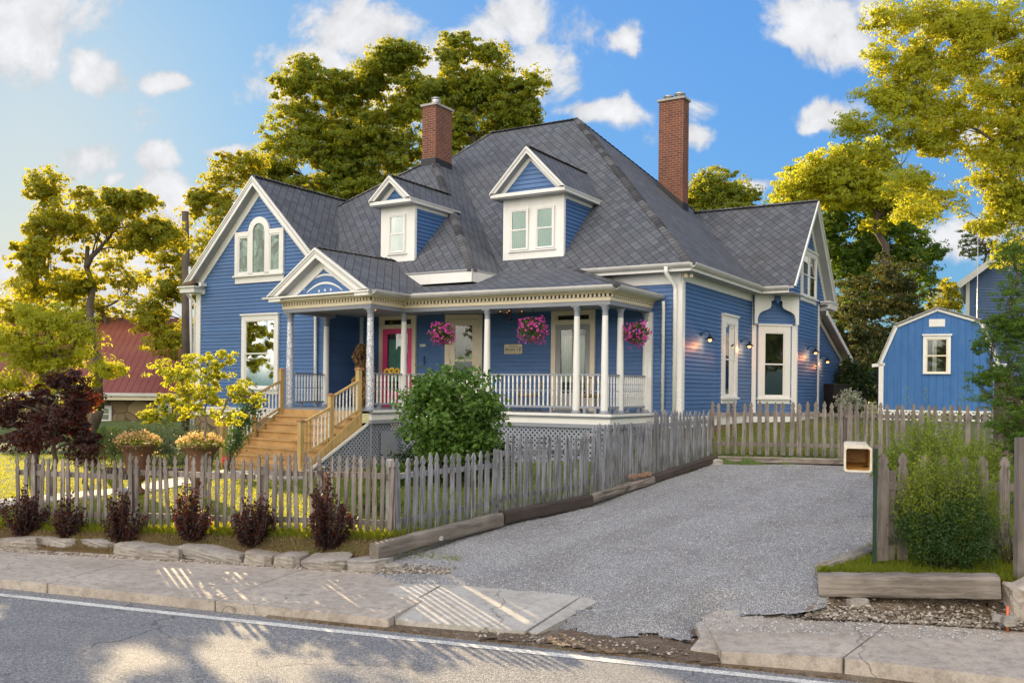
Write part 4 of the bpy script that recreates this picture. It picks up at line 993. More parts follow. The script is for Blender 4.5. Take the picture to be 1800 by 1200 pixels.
# triple window of the wing gable
def triple():
    c = 15.3-12.57; z0 = hz(3.32)
    mb = MB(); fr = F_WG
    s0, s1 = c-1.02, c+1.02
    H = hz(4.66)
    # casing built of boards and an arched hood
    for q in ((s0,s0+.14,z0,H),(s1-.14,s1,z0,H),(s0+.14,c-.42,H-.14,H),(c+.42,s1-.14,H-.14,H),(c-.44,c-.25,z0,hz(4.62)),(c+.25,c+.44,z0,hz(4.62)),(s0+.14,s1-.14,z0,z0+.08)): mb.fbox(fr, *q, 0, .075)
    zc = hz(4.62)
    for i in range(14):
        t0, t1 = PI*i/14, PI*(i+1)/14
        mb.prism([(c+.25*math.cos(t0), zc+.25*math.sin(t0)),(c+.44*math.cos(t0), zc+.44*math.sin(t0)),(c+.44*math.cos(t1), zc+.44*math.sin(t1)),(c+.25*math.cos(t1), zc+.25*math.sin(t1))], fr, 0, .08)
    w = mb.build('window', 'white_trim', house)
    mb = MB(); mb.fbox(fr, s0-.05, s1+.03, z0-.03, z0+.02, 0, .12); mb.fbox(fr, s0, s1, z0-.22, z0-.03, 0, .05); mb.build('sill', 'white_trim', w)
    for a, b in ((s0+.14,c-.44),(c+.44,s1-.14)):
        mb = MB()
        for q in ((a,a+.05,z0+.08,H-.14),(b-.05,b,z0+.08,H-.14),(a+.05,b-.05,z0+.08,z0+.13),(a+.05,b-.05,H-.19,H-.14)): mb.fbox(fr, *q, .036, .057)
        mb.build('sash', 'white_trim', w)
        mb = MB(); mb.fbox(fr, a+.05, b-.05, z0+.13, H-.19, .036, .044); mb.build('pane', 'stained_glass', w)
    mb = MB(); pl = [(c-.25,z0+.08),(c+.25,z0+.08)]+[(c+.25*math.cos(PI*i/14), zc+.25*math.sin(PI*i/14)) for i in range(15)]
    mb.prism(pl, fr, .036, .044); mb.build('pane', 'stained_glass', w)
triple()
# ---- doors ----
def door(fr, s0, s1, zt, dcol, glass_z, trim='cream_trim', transom=True, split=False, curtain=None, gx=.14):
    """casing s0..s1 up to zt with transom; leaf below"""
    zf = hz(-.555); tr = hz(1.70) if transom else zt-.13
    mb = MB(); c = .13
    for q in ((s0,s0+c,zf,zt),(s1-c,s1,zf,zt),(s0+c,s1-c,zt-.12,zt)): mb.fbox(fr, *q, 0, .085)
    if transom: mb.fbox(fr, s0+c, s1-c, tr, tr+.12, 0, .087)
    d = mb.build('door', trim, house)
    if transom:
        mb = MB(); mb.fbox(fr, s0+c, s1-c, tr+.12, zt-.12, .033, .036); mb.build('room_shade', 'shade_black', d)
        mb = MB(); mb.fbox(fr, s0+c+.04, s1-c-.04, tr+.15, zt-.15, .042, .045); mb.build('transom_pane', 'glass', d)
        mb = MB()
        for q in ((s0+c,s0+c+.05,tr+.12,zt-.12),(s1-c-.05,s1-c,tr+.12,zt-.12)): mb.fbox(fr, *q, .037, .062)
        mb.build('transom_frame', trim, d)
    a, b = s0+c, s1-c; g0, g1 = a+gx, b-gx; z0g, z1g = glass_z
    mb = MB()
    for q in ((a,g0,zf,tr),(g1,b,zf,tr),(g0,g1,zf,z0g),(g0,g1,z1g,tr)): mb.fbox(fr, *q, .034, .067)
    if split: mb.fbox(fr, g0, g1, split-.03, split+.03, .034, .067)
    l = mb.build('leaf', dcol, d)
    mb = MB(); mb.fbox(fr, g0, g1, z0g, z1g, .033, .0355); mb.build('room_shade', 'shade_black', d)
    if curtain: mb = MB(); mb.fbox(fr, g0+(g1-g0)*.05, g1-(g1-g0)*.05, z0g+.3, z1g-.15, .0365, .0385); mb.build('curtain', curtain, d)
    mb = MB(); mb.fbox(fr, g0, g1, z0g, z1g, .048, .052); mb.build('pane', 'glass', d)
    mb = MB(); mb.lathe([(.03,0),(.03,.02),(.012,.03),(.028,.05),(.02,.07)], (0,0,0), 10); h = mb.build('handle', 'zinc', d); h.location = fr[0]+fr[1]*(a+.06)+Vector((0,0,zf+.95))+fr[3]*.055; h.rotation_euler = (PI/2, 0, math.atan2(fr[1].y, fr[1].x))
    return d
door(F_PR, .78, 2.12, hz(2.08), 'pink_paint', (hz(-.1), hz(1.55)), curtain='curtain_teal', gx=.17)
door(F_CH, .14, 1.22, hz(2.05), 'cream_trim', (hz(.2), hz(1.75)), transom=False, split=hz(.78), gx=.16)
door(F_MW, 2.16, 3.44, hz(2.06), 'grey_soffit', (hz(-.1), hz(1.56)), gx=.14, curtain='curtain_white')
# dark blue porch back wall tone is shade only; ceiling
# ---- porch ----
A_ = V3(-9.709,-3.728,0); B_ = V3(-6.449,-4.034,0); C_ = V3(-6.52,-2.62,0); D_ = V3(-.82,-2.35,0); E_ = V3(-.755,0,0); W_ = V3(-9.709-.05,-1.87,0)
line = [W_, A_, B_, C_, D_, E_]
def offset(line, d):
    out = []
    for i, p in enumerate(line):
        ns = []
        if i > 0: e = (p-line[i-1]).normalized(); ns.append(Vector((e.y,-e.x,0)))
        if i < len(line)-1: e = (line[i+1]-p).normalized(); ns.append(Vector((e.y,-e.x,0)))
        if len(ns) == 1: out.append(p+ns[0]*d)
        else:
            b = (ns[0]+ns[1]); b = b/b.length; c = max(.3, b.dot(ns[0])); out.append(p+b*(d/c))
    return out
def ring(mb, d0, d1, z0, z1, m=0, ln=line):
    o = offset(ln, d1); i_ = offset(ln, d0)
    for k in range(len(ln)-1):
        vs = [i_[k]+Vector((0,0,z0)), i_[k+1]+Vector((0,0,z0)), o[k+1]+Vector((0,0,z0)), o[k]+Vector((0,0,z0)),
              i_[k]+Vector((0,0,z1)), i_[k+1]+Vector((0,0,z1)), o[k+1]+Vector((0,0,z1)), o[k]+Vector((0,0,z1))]
        mb.add(vs, [(0,1,2,3),(7,6,5,4),(3,2,6,7),(1,0,4,5),(0,3,7,4),(2,1,5,6)], m)
mb = MB(); ring(mb, -.22, .0, hz(1.945), hz(2.04)); mb.build('porch_beam', 'grey_trim', house)
mb = MB(); ring(mb, -.20, .02, hz(2.04), hz(2.125)); ring(mb, -.02, .10, hz(2.20), hz(2.235)); ring(mb, .02, .22, hz(2.235), hz(2.26)); mb.build('porch_frieze', 'cream_trim', house)
mb = MB(); ring(mb, -.2, .015, hz(2.125), hz(2.20)); mb.build('dentil_backing', 'dark_paint', house)
mb = MB(); oo = offset(line, .015)
for k in range(len(line)-1):
    p, q = oo[k], oo[k+1]; L = (q-p).length; fr, _ = frame(p, q); n = int(L/.105)
    for i in range(n): s = (i+.5)*L/n; mb.fbox(fr, s-.026, s+.026, hz(2.127), hz(2.20), 0, .045)
mb.build('dentils', 'cream_trim', house)
# porch gutter
mb = MB(); go = offset(line, .24)
for k in (2,3,4):
    sweep(mb, gut(hz(2.36), .11, .105), go[k], go[k+1])
build_each(mb, 'porch_gutter', 'gutter_white', house)
mb = MB(); ring(mb, .20, .24, hz(2.25), hz(2.385), ln=line[2:]); mb.build('porch_fascia', 'white_trim', house)
mb = MB(); mb.slab([V3(-9.75,-3.6,hz(2.10)), V3(-6.5,-3.9,hz(2.10)), V3(-6.55,-2.5,hz(2.10)), V3(-.9,-2.2,hz(2.10)), V3(-.8,0,hz(2.10)), V3(-5.75,0,hz(2.1)), V3(-6.95,-.4,hz(2.1)), V3(-9.9,-.4,hz(2.1)), V3(-9.9,-1.87,hz(2.1))], .03); mb.build('porch_ceiling', 'grey_soffit', house)
# porch roof
ez = hz(2.375); tz = hz(3.19)
ge = offset(line, .30)
roof('porch_roof', [
  [ge[4]+V3(0,0,ez), V3(-3.0,-.25,tz), V3(-10.2,-.25,tz), V3(-10.2,-2.95,ez)],
  [V3(-.47,.02,ez), V3(-3.0,-.25,tz), ge[4]+V3(0,0,ez)][::-1]], th=.05)
caps('porch_hip_cap', [(ge[4]+V3(0,0,ez), V3(-3.0,-.25,tz), .10)])
# portico
fo = (V3(-9.709,-3.728,0), (B_-A_).normalized(), Vector((0,0,1)), None); pex = fo[1]; pn = Vector((pex.y,-pex.x,0)); PF = (A_, pex, Vector((0,0,1)), pn); PW = (B_-A_).length
sL, sR = -.27, PW+.27; apx = PW/2; zt_ = hz(2.36); za_ = hz(3.52); fwd = pn*.34
pL, pR, pA = A_+pex*sL+fwd, A_+pex*sR+fwd, A_+pex*apx+fwd
bk = -pn*4.0
roof('portico_roof', [
  [pL+V3(0,0,zt_), pA+V3(0,0,za_), pA+bk+V3(0,0,za_), pL+bk+V3(0,0,zt_)][::-1],
  [pA+V3(0,0,za_), pR+V3(0,0,zt_), pR+bk*.75+V3(0,0,zt_), pA+bk+V3(0,0,za_)][::-1]], th=.05)
caps('portico_ridge_cap', [(pA+V3(0,0,za_), pA-pn*3.2+V3(0,0,za_), .10)])
rake(pL+V3(0,0,zt_), pA+V3(0,0,za_), -pn*.30, .20, name='pediment_rake'); rake(pR+V3(0,0,zt_), pA+V3(0,0,za_), -pn*.30, .20, name='pediment_rake')
mb = MB(); mb.prism([(.0,hz(2.27)),(PW,hz(2.27)),(apx,hz(3.27))], PF, -.02, .03); mb.build('tympanum', 'siding_blue', house)
mb = MB(); mb.fbox(PF, sL, sR, hz(2.30), hz(2.34), .0, .36); mb.fbox(PF, sL+.05, .25, hz(2.22), hz(2.30), .0, .32); mb.fbox(PF, PW-.25, sR-.05, hz(2.22), hz(2.30), 0, .32); mb.fbox(PF, .25, PW-.25, hz(2.23), hz(2.30), 0, .20); mb.build('pediment_sill', 'white_trim', house)
# gutter stub at portico left
mb = MB(); mb.tube([pL+V3(-.02,-.0,zt_-.05), pL+V3(-.16,.02,zt_-.05)], .045, 8); mb.build('gutter_end', 'gutter_white', house)
# painted arcs and stars in the tympanum
mb = MB()
def arc(c, z, w, sag, th):
    n = 18; pts = []
    for i in range(n+1):
        t = i/n*2-1; pts.append((c+t*w, z+sag*(1-t*t)))
    for i in range(n):
        (x0,y0),(x1,y1) = pts[i], pts[i+1]; k0 = th*(1-.55*abs(i/n*2-1)**3); k1 = th*(1-.55*abs((i+1)/n*2-1)**3)
        mb.prism([(x0,y0),(x1,y1),(x1,y1+k1),(x0,y0+k0)], PF, .03, .042)
arc(apx, hz(2.42), .66, .20, .05); arc(apx, hz(2.70), .52, .13, .045); arc(apx+.0, hz(2.92), .22, .09, .022)
def star(c, z, r_):
    for i in range(5):
        t = PI/2+i*2*PI/5; a = [(c+r_*math.cos(t), z+r_*math.sin(t))]; t2 = t+PI/5; t0 = t-PI/5
        mb.prism([a[0], (c+r_*.4*math.cos(t0), z+r_*.4*math.sin(t0)), (c, z), (c+r_*.4*math.cos(t2), z+r_*.4*math.sin(t2))][::-1], PF, .03, .041)
for c, z in ((-.78,2.53),(-.2,2.45),(.02,2.46),(.24,2.46),(.70,2.58),(0,3.06)): star(apx+c, hz(z), .045)
mb.build('painted_arcs', 'white_trim', house)

# floor
mb = MB(); fl = offset(line, .10)
pts = [fl[0],fl[1],fl[2],fl[3],fl[4],fl[5],V3(-9.9,0,0)]
mb.slab([p+V3(0,0,hz(-.555)) for p in (fl[1],fl[2],fl[3],V3(-9.9,-1.9,0))], .03); mb.slab([p+V3(0,0,hz(-.557)) for p in (fl[3],fl[4],fl[5],V3(-9.9,.3,0),V3(-9.9,-1.9,0))], .03)
mb.build('porch_floor', 'porch_floor_paint', house)
ln2 = line[2:]
mb = MB(); ring(mb, -.02, .11, hz(-.62), hz(-.557), ln=ln2); ring(mb, -.02, .05, hz(-.80), hz(-.665), ln=ln2); build_each(mb, 'porch_skirt_board', 'white_trim', house)
mb = MB(); ring(mb, -.02, .08, hz(-.665), hz(-.62), ln=ln2); ring(mb, -.02, .06, hz(-.89), hz(-.80), ln=ln2); mb.build('porch_skirt_moulding', 'grey_trim', house)
# columns
def column_mesh(z0, z1, mats, r_=.092):
    h = z1-z0; c1_ = MB(); prof = []
    for i in range(13):
        t = i/12; prof.append((r_*(1-.22*t**1.6), .07+t*(h-.07-.24)))
    c1_.lathe(prof, (0,0,z0), 18)
    return c1_, prof[-1][0], h
def column(a, b, mats='white_trim', r_=.092):
    z0, z1 = hz(-.555), hz(1.945); mb, rt, h = column_mesh(z0, z1, mats, r_)
    c = mb.build('column', mats, house, (a, b, 0))
    mb = MB(); mb.lathe([(r_*1.35,0),(r_*1.35,.03),(r_*1.12,.05),(r_*1.05,.07)], (0,0,z0), 18); mb.build('base', 'grey_trim', c)
    mb = MB(); zt = z1-.24
    mb.lathe([(rt*1.0,0),(rt*1.04,.02),(rt*1.0,.05),(rt*1.0,.12),(rt*1.12,.135),(rt*1.35,.19),(rt*1.35,.21)], (0,0,zt), 18); mb.box(-rt*1.5,rt*1.5,-rt*1.5,rt*1.5,z1-.03,z1); mb.build('capital', 'grey_trim', c)
    return c
cols = {'A': (-9.58,-3.60), 'B': (-6.57,-3.90), 'C': (-6.62,-2.50), 'M': (-4.11,-2.40), 'N': (-1.697,-2.28), 'D': (-.99,-2.24), 'S': (-.95,-1.479), 'W1': (-.88,-.10), 'P': (-9.80,-1.97)}
for k_, (a, b) in cols.items(): column(a, b, 'mosaic_column' if k_ in 'AB' else 'white_trim', .10 if k_ in 'AB' else .088)
mb = MB(); mb.box(-.86,-.72,-.12,.0,hz(-.6),hz(1.94)); mb.box(-9.93,-9.83,-1.92,-1.82,hz(-.6),hz(2.0)); build_each(mb, 'pilaster', 'white_trim', house)
# railings
BALM = {}
def baluster_mesh(mats, h=.70):
    key = (mats, h)
    if key not in BALM:
        mb = MB(); k = h/.70; prof = [(.022,0),(.022,.22),(.026,.23),(.016,.25),(.024,.30),(.017,.36),(.02,.38),(.017,.40),(.024,.46),(.016,.51),(.026,.53),(.022,.54),(.022,.70)]
        mb.lathe([(r_, z*k) for r_, z in prof], (0,0,0), 7); o = mb.build('baluster', mats); BALM[key] = o.data; bpy.data.objects.remove(o)
    return BALM[key]
def railing(p, q, n, z=hz(-.555), rail='grey_trim'):
    p = V3(*p, 0); q = V3(*q, 0); mb = MB()
    mb.bar(p+V3(0,0,z+.90), q+V3(0,0,z+.90), .075, .035); mb.bar(p+V3(0,0,z+.14), q+V3(0,0,z+.14), .06, .05)
    mb.bar(p+V3(0,0,z+.525), q+V3(0,0,z+.525), .012, .022)
    for t in (.25,.75): c = p.lerp(q, t); mb.box(c.x-.03,c.x+.03,c.y-.03,c.y+.03,z,z+.12)
    ro = mb.build('railing', rail, house)
    for i in range(n):
        c = p.lerp(q, (i+.5)/n); o = bpy.data.objects.new('baluster', baluster_mesh('white_trim', .72)); C.objects.link(o); o.parent = ro; o.location = (c.x, c.y, z+.165)
railing((-9.50,-3.5),(-9.78,-2.1),10); railing((-6.6,-3.8),(-6.62,-2.6),8); railing((-6.52,-2.5),(-4.2,-2.4),17); railing((-4.02,-2.4),(-1.79,-2.28),19)
railing((-1.6,-2.28),(-1.08,-2.24),4); railing((-.98,-2.14),(-.95,-1.57),4); railing((-.94,-1.39),(-.88,-.2),11)
mb = MB()
for i in range(3): pass
# steps
STD = pn  # outward direction from the portico
sc0 = A_+pex*.22+pn*.10; scR = A_+pex*(PW-.30)+pn*.10
stairs = MB(); nst = 8; rise = (hz(-.555)-.44)/nst; run = .262
for i in range(nst):
    z = hz(-.555)-rise*i; o0, o1 = run*(i-1), run*i
    fr = (sc0, pex, Vector((0,0,1)), pn); L = (scR-sc0).length
    if i > 0: stairs.fbox(fr, -.12, L+.10, z-.035, z, o0-.0, o1+.03)
    stairs.fbox(fr, -.10, L+.08, z-rise+.001, z-.035, o1-.03, o1-.005)
st_o = stairs.build('stairs', 'new_wood', house)
def stringer(s):
    fr = (sc0, pex, Vector((0,0,1)), pn)
    poly = [(0, hz(-.555)-.04), (0, hz(-.555)-.42), (run*(nst-1)-.1, .42), (run*(nst-1)+.12, .42), (run*(nst-1)+.1,.58)]
    mbx = MB(); mbx.prism([(a, z) for a, z in poly], (sc0+pex*s, pn, Vector((0,0,1)), pex), 0, .04); return mbx
L = (scR-sc0).length
for s in (-.15, L+.10): stringer(s).build('stringer', 'new_post', st_o)
def newel(s, o_, zb, zt):
    c = sc0+pex*s+pn*o_; mb = MB(); ang = math.atan2(pex.y, pex.x)
    mb.box(-.056,.056,-.056,.056,zb,zt); n_ = mb.build('newel_post', 'new_post', st_o, (c.x, c.y, 0)); n_.rotation_euler.z = ang
    mb = MB(); mb.box(-.075,.075,-.075,.075,zt,zt+.022); mb.add([(-.07,-.07,zt+.022),(.07,-.07,zt+.022),(.07,.07,zt+.022),(-.07,.07,zt+.022),(0,0,zt+.06)], [(0,1,4),(1,2,4),(2,3,4),(3,0,4)]); k_ = mb.build('post_cap', 'copper_cap', n_)
    return c
for s in (-.10, L+.05):
    tz0, bz0 = hz(.43), hz(-.80); oT, oB = .04, run*(nst-1)-.0; oM = (oT+oB)/2; zM = (tz0+bz0)/2-.02
    cT = newel(s, oT, hz(-.75), tz0); cM = newel(s, oM, hz(-1.35), zM); cB = newel(s, oB, .42, bz0)
    for (p, q, zp, zq) in ((cT,cM,tz0,zM),(cM,cB,zM,bz0)):
        rl = MB(); rl.bar(p+V3(0,0,zp-.27), q+V3(0,0,zq-.05), .085, .04); rl.bar(p+V3(0,0,zp-.98), q+V3(0,0,zq-.80), .07, .04)
        ro = rl.build('stair_rail', 'new_post' , st_o)
        for i in range(8):
            t = (i+.5)/8; c = p.lerp(q, t); zb = (zp-.96)+((zq-.78)-(zp-.96))*t; zt2 = (zp-.29)+((zq-.07)-(zp-.29))*t
            o = bpy.data.objects.new('baluster', baluster_mesh('new_post' if (s > 0 and q is cB and i > 4) else 'white_trim', .70)); C.objects.link(o); o.parent = st_o; o.location = (c.x, c.y, zb); o.scale = (.9,.9,(zt2-zb)/.70)
# lattice skirts
def clipline(poly, x0, y0, dx, dy):
    t0, t1 = -1e9, 1e9; k = len(poly); area = sum(poly[i][0]*poly[(i+1)%k][1]-poly[(i+1)%k][0]*poly[i][1] for i in range(k))
    for i in range(k):
        (ax, ay), (bx, by) = poly[i], poly[(i+1)%k]; nx, ny = -(by-ay), (bx-ax)
        if area < 0: nx, ny = -nx, -ny
        num = nx*(x0-ax)+ny*(y0-ay); den = nx*dx+ny*dy
        if abs(den) < 1e-9:
            if num < 0: return None
        else:
            t = -num/den
            if den > 0: t0 = max(t0, t)
            else: t1 = min(t1, t)
    return (t0, t1) if t1-t0 > .02 else None
def lattice(fr, poly, parent, mats='lattice_grey', gap=.085, w=.042, border=.05, name='lattice', n0=0.0, back='shade_black'):
    mb = MB(); o, ex, ez_, n = fr; xs_ = [p[0] for p in poly]; zs_ = [p[1] for p in poly]; S = max(xs_)-min(xs_)+max(zs_)-min(zs_)
    for sgn, off in ((1, n0), (-1, n0+.008)):
        c = min(xs_)-S
        while c < max(xs_)+S:
            r_ = clipline(poly, c, min(zs_), .7071*sgn, .7071)
            if r_:
                p = o+ex*(c+.7071*sgn*r_[0])+ez_*(min(zs_)+.7071*r_[0])+n*off; q = o+ex*(c+.7071*sgn*r_[1])+ez_*(min(zs_)+.7071*r_[1])+n*off
                mb.bar(p, q, .007, w, up=(ex*-sgn+ez_).normalized())
            c += gap*1.414
    k = len(poly)
    for i in range(k):
        (ax, ay), (bx, by) = poly[i], poly[(i+1)%k]
        mb.bar(o+ex*ax+ez_*ay+n*(n0+.018), o+ex*bx+ez_*by+n*(n0+.018), .02, border, up=ez_ if abs(by-ay) < abs(bx-ax) else ex)
    l = mb.build(name, mats, parent)
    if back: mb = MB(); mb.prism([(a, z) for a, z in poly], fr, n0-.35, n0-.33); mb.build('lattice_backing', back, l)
    return l
gl = offset(line, .0)
fr, L1 = frame(B_+V3(-.05,.1,0), C_+V3(-.05,0,0)); lattice(fr, [(0,.42),(L1,.42),(L1,hz(-.89)),(0,hz(-.89))], house)
fr, L1 = frame(C_, D_); lattice(fr, [(0,.45),(L1*.5,.5),(L1*.5,hz(-.89)),(0,hz(-.89))], house); lattice(fr, [(L1*.5,.5),(L1,.7),(L1,hz(-.89)),(L1*.5,hz(-.89))], house)
fr, L1 = frame(D_, E_); lattice(fr, [(0,.7),(L1,1.0),(L1,hz(-.89)),(0,hz(-.89))], house)
frs = (B_+V3(-.10,.1,0), pn, Vector((0,0,1)), pex); lattice(frs, [(0,.42),(2.15,.42),(0,hz(-.89))], house, mats='lattice_grey')
mb = MB(); mb.bar(B_+V3(-.06,.1,hz(-.85)), B_+V3(-.06,.1,.46)+pn*2.15, .03, .06); mb.build('lattice_edge', 'white_trim', house)
# access gate in the lattice
fr, L1 = frame(B_+V3(-.03,.1,0), C_+V3(-.03,0,0)); mb = MB(); mb.fbox(fr, .35,1.05,.45,hz(-1.10),.03,.045); mb.build('lattice_gate_frame', 'grey_trim', house)

# ---- dormers ----
def dormer(a0, a1, b, zb, zt, apex_z, over, wins, front_slope_z0, name='dormer'):
    """front face a0..a1 at depth b; roof slope z = zs + SL*(b)"""
    bk = lambda z: (z-front_slope_z0)/SL
    bt = bk(zt)
    mb = MB(); fr = (V3(a0,b,0), Vector((1,0,0)), Vector((0,0,1)), Vector((0,-1,0))); W = a1-a0
    mb.fbox(fr, 0, W, zb-.02, zt, -.06, 0)
    d = mb.build(name, 'white_trim', house)
    # cheeks
    mb = MB(); frr, Lr = frame((a1,b), (a1,bt+.2)); clap(mb, frr, [(0,zb-.1),(bt-b,zt),(0,zt)], e=.107)
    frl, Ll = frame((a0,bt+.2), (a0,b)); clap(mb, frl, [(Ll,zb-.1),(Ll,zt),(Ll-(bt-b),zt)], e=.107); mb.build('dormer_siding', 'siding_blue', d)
    mb = MB(); mb.fbox(frr, 0,.10,zb-.05,zt,0,.03); mb.fbox(frr, .1,bt-b,zt-.09,zt,0,.03); mb.build('dormer_corner_board', 'white_trim', d)
    # cornice
    o_ = over; zc = zt+.0
    mb = MB(); mb.box(a0-o_,a1+o_,b-.30,bt+.15,zc,zc+.03); mb.build('dormer_soffit', 'grey_soffit', d)
    mb = MB(); mb.box(a0-o_,a1+o_,b-.33,b-.25,zc+.0305,zc+.12); mb.box(a1+o_-.04,a1+o_+.0,b-.25,bt+.10,zc+.0305,zc+.14); mb.box(a0-o_,a0-o_+.04,b-.25,bt+.10,zc+.0305,zc+.14); mb.build('dormer_fascia', 'white_trim', d)
    c = (a0+a1)/2; ze = zc+.14; hw = W/2+o_+.02
    mb = MB(); f2 = (V3(c,b-.25,0), Vector((1,0,0)), Vector((0,0,1)), Vector((0,-1,0)))
    mb2 = MB(); clap(mb2, (V3(c,b-.10,0),)+f2[1:], [(-hw+.12,ze-.02),(hw-.12,ze-.02),(0,apex_z-.15)], e=.12); mb2.build('dormer_gable', 'siding_blue', d)
    ba = bk(apex_z)+.25
    mb = MB(); e0 = V3(c-hw,b-.36,ze); e1 = V3(c+hw,b-.36,ze); ap_ = V3(c,b-.36,apex_z)
    mb.slab([e0, ap_, V3(c,ba,apex_z), V3(c-hw,bk(ze)+.25,ze)][::-1], .05, 0, 1); mb.slab([ap_, e1, V3(c+hw,bk(ze)+.25,ze), V3(c,ba,apex_z)][::-1], .05, 0, 1)
    mb.build('dormer_roof', ['shingle','gutter_white'], d)
    rk = rake(e0, ap_, Vector((0,.26,0)), .12, parent=d, name='dormer_rake'); rake(e1, ap_, Vector((0,.26,0)), .12, parent=d, name='dormer_rake')
    cp = caps('dormer_ridge_cap', [(ap_, V3(c,ba-.2,apex_z), .09)], d)
    for (w0, w1, z0, z1) in wins:
        dw = window(fr, w0, w1, z0, z1, .035, parent=d, curtain='curtain_teal', head=False, sill=False, n0=-.018, name='window')
    mb = MB(); mb.fbox(fr, wins[0][0]-.05, wins[-1][1]+.05, wins[0][2]-.05, wins[0][2]-.015, 0, .05)
    mb.build('dormer_sill', 'white_trim', d)
    return d
dormer(-5.228, -3.364, .09, hz(3.50), hz(5.18), hz(6.50), .22, [(.24,.82,hz(3.78),hz(4.90)),(1.04,1.62,hz(3.78),hz(4.90))], EV+SL*.4)
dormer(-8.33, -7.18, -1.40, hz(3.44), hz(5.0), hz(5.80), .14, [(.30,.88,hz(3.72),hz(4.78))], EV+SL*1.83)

# ---- lean-to at the back right ----
fr, L1 = frame((.95,10.4), (.95,14.2)); mb = MB(); clap(mb, fr, [(0,Z0),(L1-.3,Z0),(L1-.3,hz(1.25)),(0,hz(2.45))], z00=Z0); mb.box(-2,.93,10.6,13.8,hz(-.7),hz(1.2)); mb.build('wall', 'siding_blue', house)
mb = MB(); mb.slab([V3(1.3,9.9,hz(2.75)), V3(1.3,14.5,hz(1.22)), V3(-3,14.5,hz(1.22)), V3(-3,9.9,hz(2.75))][::-1], .06, 0, 1)
mb.build('roof', ['shingle','grey_soffit'], house)
mb = MB(); mb.bar(V3(1.31,10.0,hz(2.62)), V3(1.31,14.5,hz(1.12)), .04, .16); mb.bar(V3(1.0,10.3,hz(2.38)), V3(1.0,13.9,hz(1.20)), .04, .14); mb.fbox(fr, L1-.34, L1-.24, Z0, hz(1.25), 0, .05); mb.build('rake_board', 'white_trim', house)
mb = MB(); fr3 = fr; mb.fbox(fr, 0, L1-.3, 1.2, Z0, -.02, .03); mb.build('foundation', 'field_stone', house)
# ---------------- things on the house ----------------
def HW(a, b, z=0): 
    c, s = math.cos(HA), math.sin(HA); return Vector((HF[0]+a*c-b*s, HF[1]+a*s+b*c, z))
def wall_lamp(a, b, z, ang, label, energy=7):
    p = HW(a, b, z); e = empty('wall_lamp', p, HA+ang, label, 'lamp', 'barn lamps along the side wall')
    # local: +x outward
    mb = MB(); mb.lathe([(.055,0),(.055,.02),(.02,.03)], (0,0,0), 12); o = mb.build('wall_plate', 'black_metal', e, (0,0,.08)); o.rotation_euler = (0, PI/2, 0)
    mb = MB(); mb.tube([(.0,0,.08),(.06,0,.13),(.16,0,.17),(.24,0,.13),(.26,0,.05)], .011, 8); mb.build('arm', 'black_metal', e)
    mb = MB(); mb.lathe([(.02,.06),(.035,.05),(.04,.02),(.13,-.05),(.135,-.055),(.128,-.055),(.035,.01)], (.26,0,0), 16); mb.build('lamp_shade', 'black_metal', e)
    mb = MB(); mb.lathe([(.012,.0),(.03,-.02),(.045,-.055),(.04,-.085),(.018,-.10)], (.26,0,0), 12); mb.build('bulb', 'bulb', e)
    l = bpy.data.lights.new('lamp_light', 'POINT'); l.energy = energy; l.color = (1.0,.38,.12); l.shadow_soft_size = .03
    lo = bpy.data.objects.new('lamp_light', l); C.objects.link(lo); lo.parent = e; lo.location = (.24,0,-.14)
LG = (HW(0, 2.0), )
def onside(px, py, a=0.0):
    """spot on the side wall plane seen at a picture place"""
    u = (px-900+ROLL*(py-683))/FP
    o = HW(a, 0); d = HW(a, 1)-o; t = (u*o.y-o.x)/(d.x-u*d.y); y = o.y+d.y*t; v = (py-683)-ROLL*(px-900)
    return t, EYE-v/FP*y
for (px, py, a, lb) in ((1231,590,0,'black barn lamp left of the narrow side window, lit'), (1302,602,0,'black barn lamp between the narrow side window and the scalloped bay, lit'),
                        (1419,614,1.044,'black barn lamp on the wall right of the scalloped bay window, lit'), (1441,630,.95,'black barn lamp on the lean-to wall at the back, lit')):
    b, z = onside(px, py, a); wall_lamp(a, b, z-.05, 0, lb)
# security lamp at the eave corner
mb = MB(); mb.lathe([(.03,.0),(.05,-.03),(.055,-.1),(.03,-.12)], (0,0,0), 12); mb.lathe([(.03,0),(.05,-.04),(.05,-.09)], (.13,.03,-.01), 12)
o = mb.build('flood_lamp', 'cream_trim', None, HW(.16,-.12,hz(2.86))); tag(o, 'small white twin flood lamp under the eave corner beside the downspout', 'lamp')
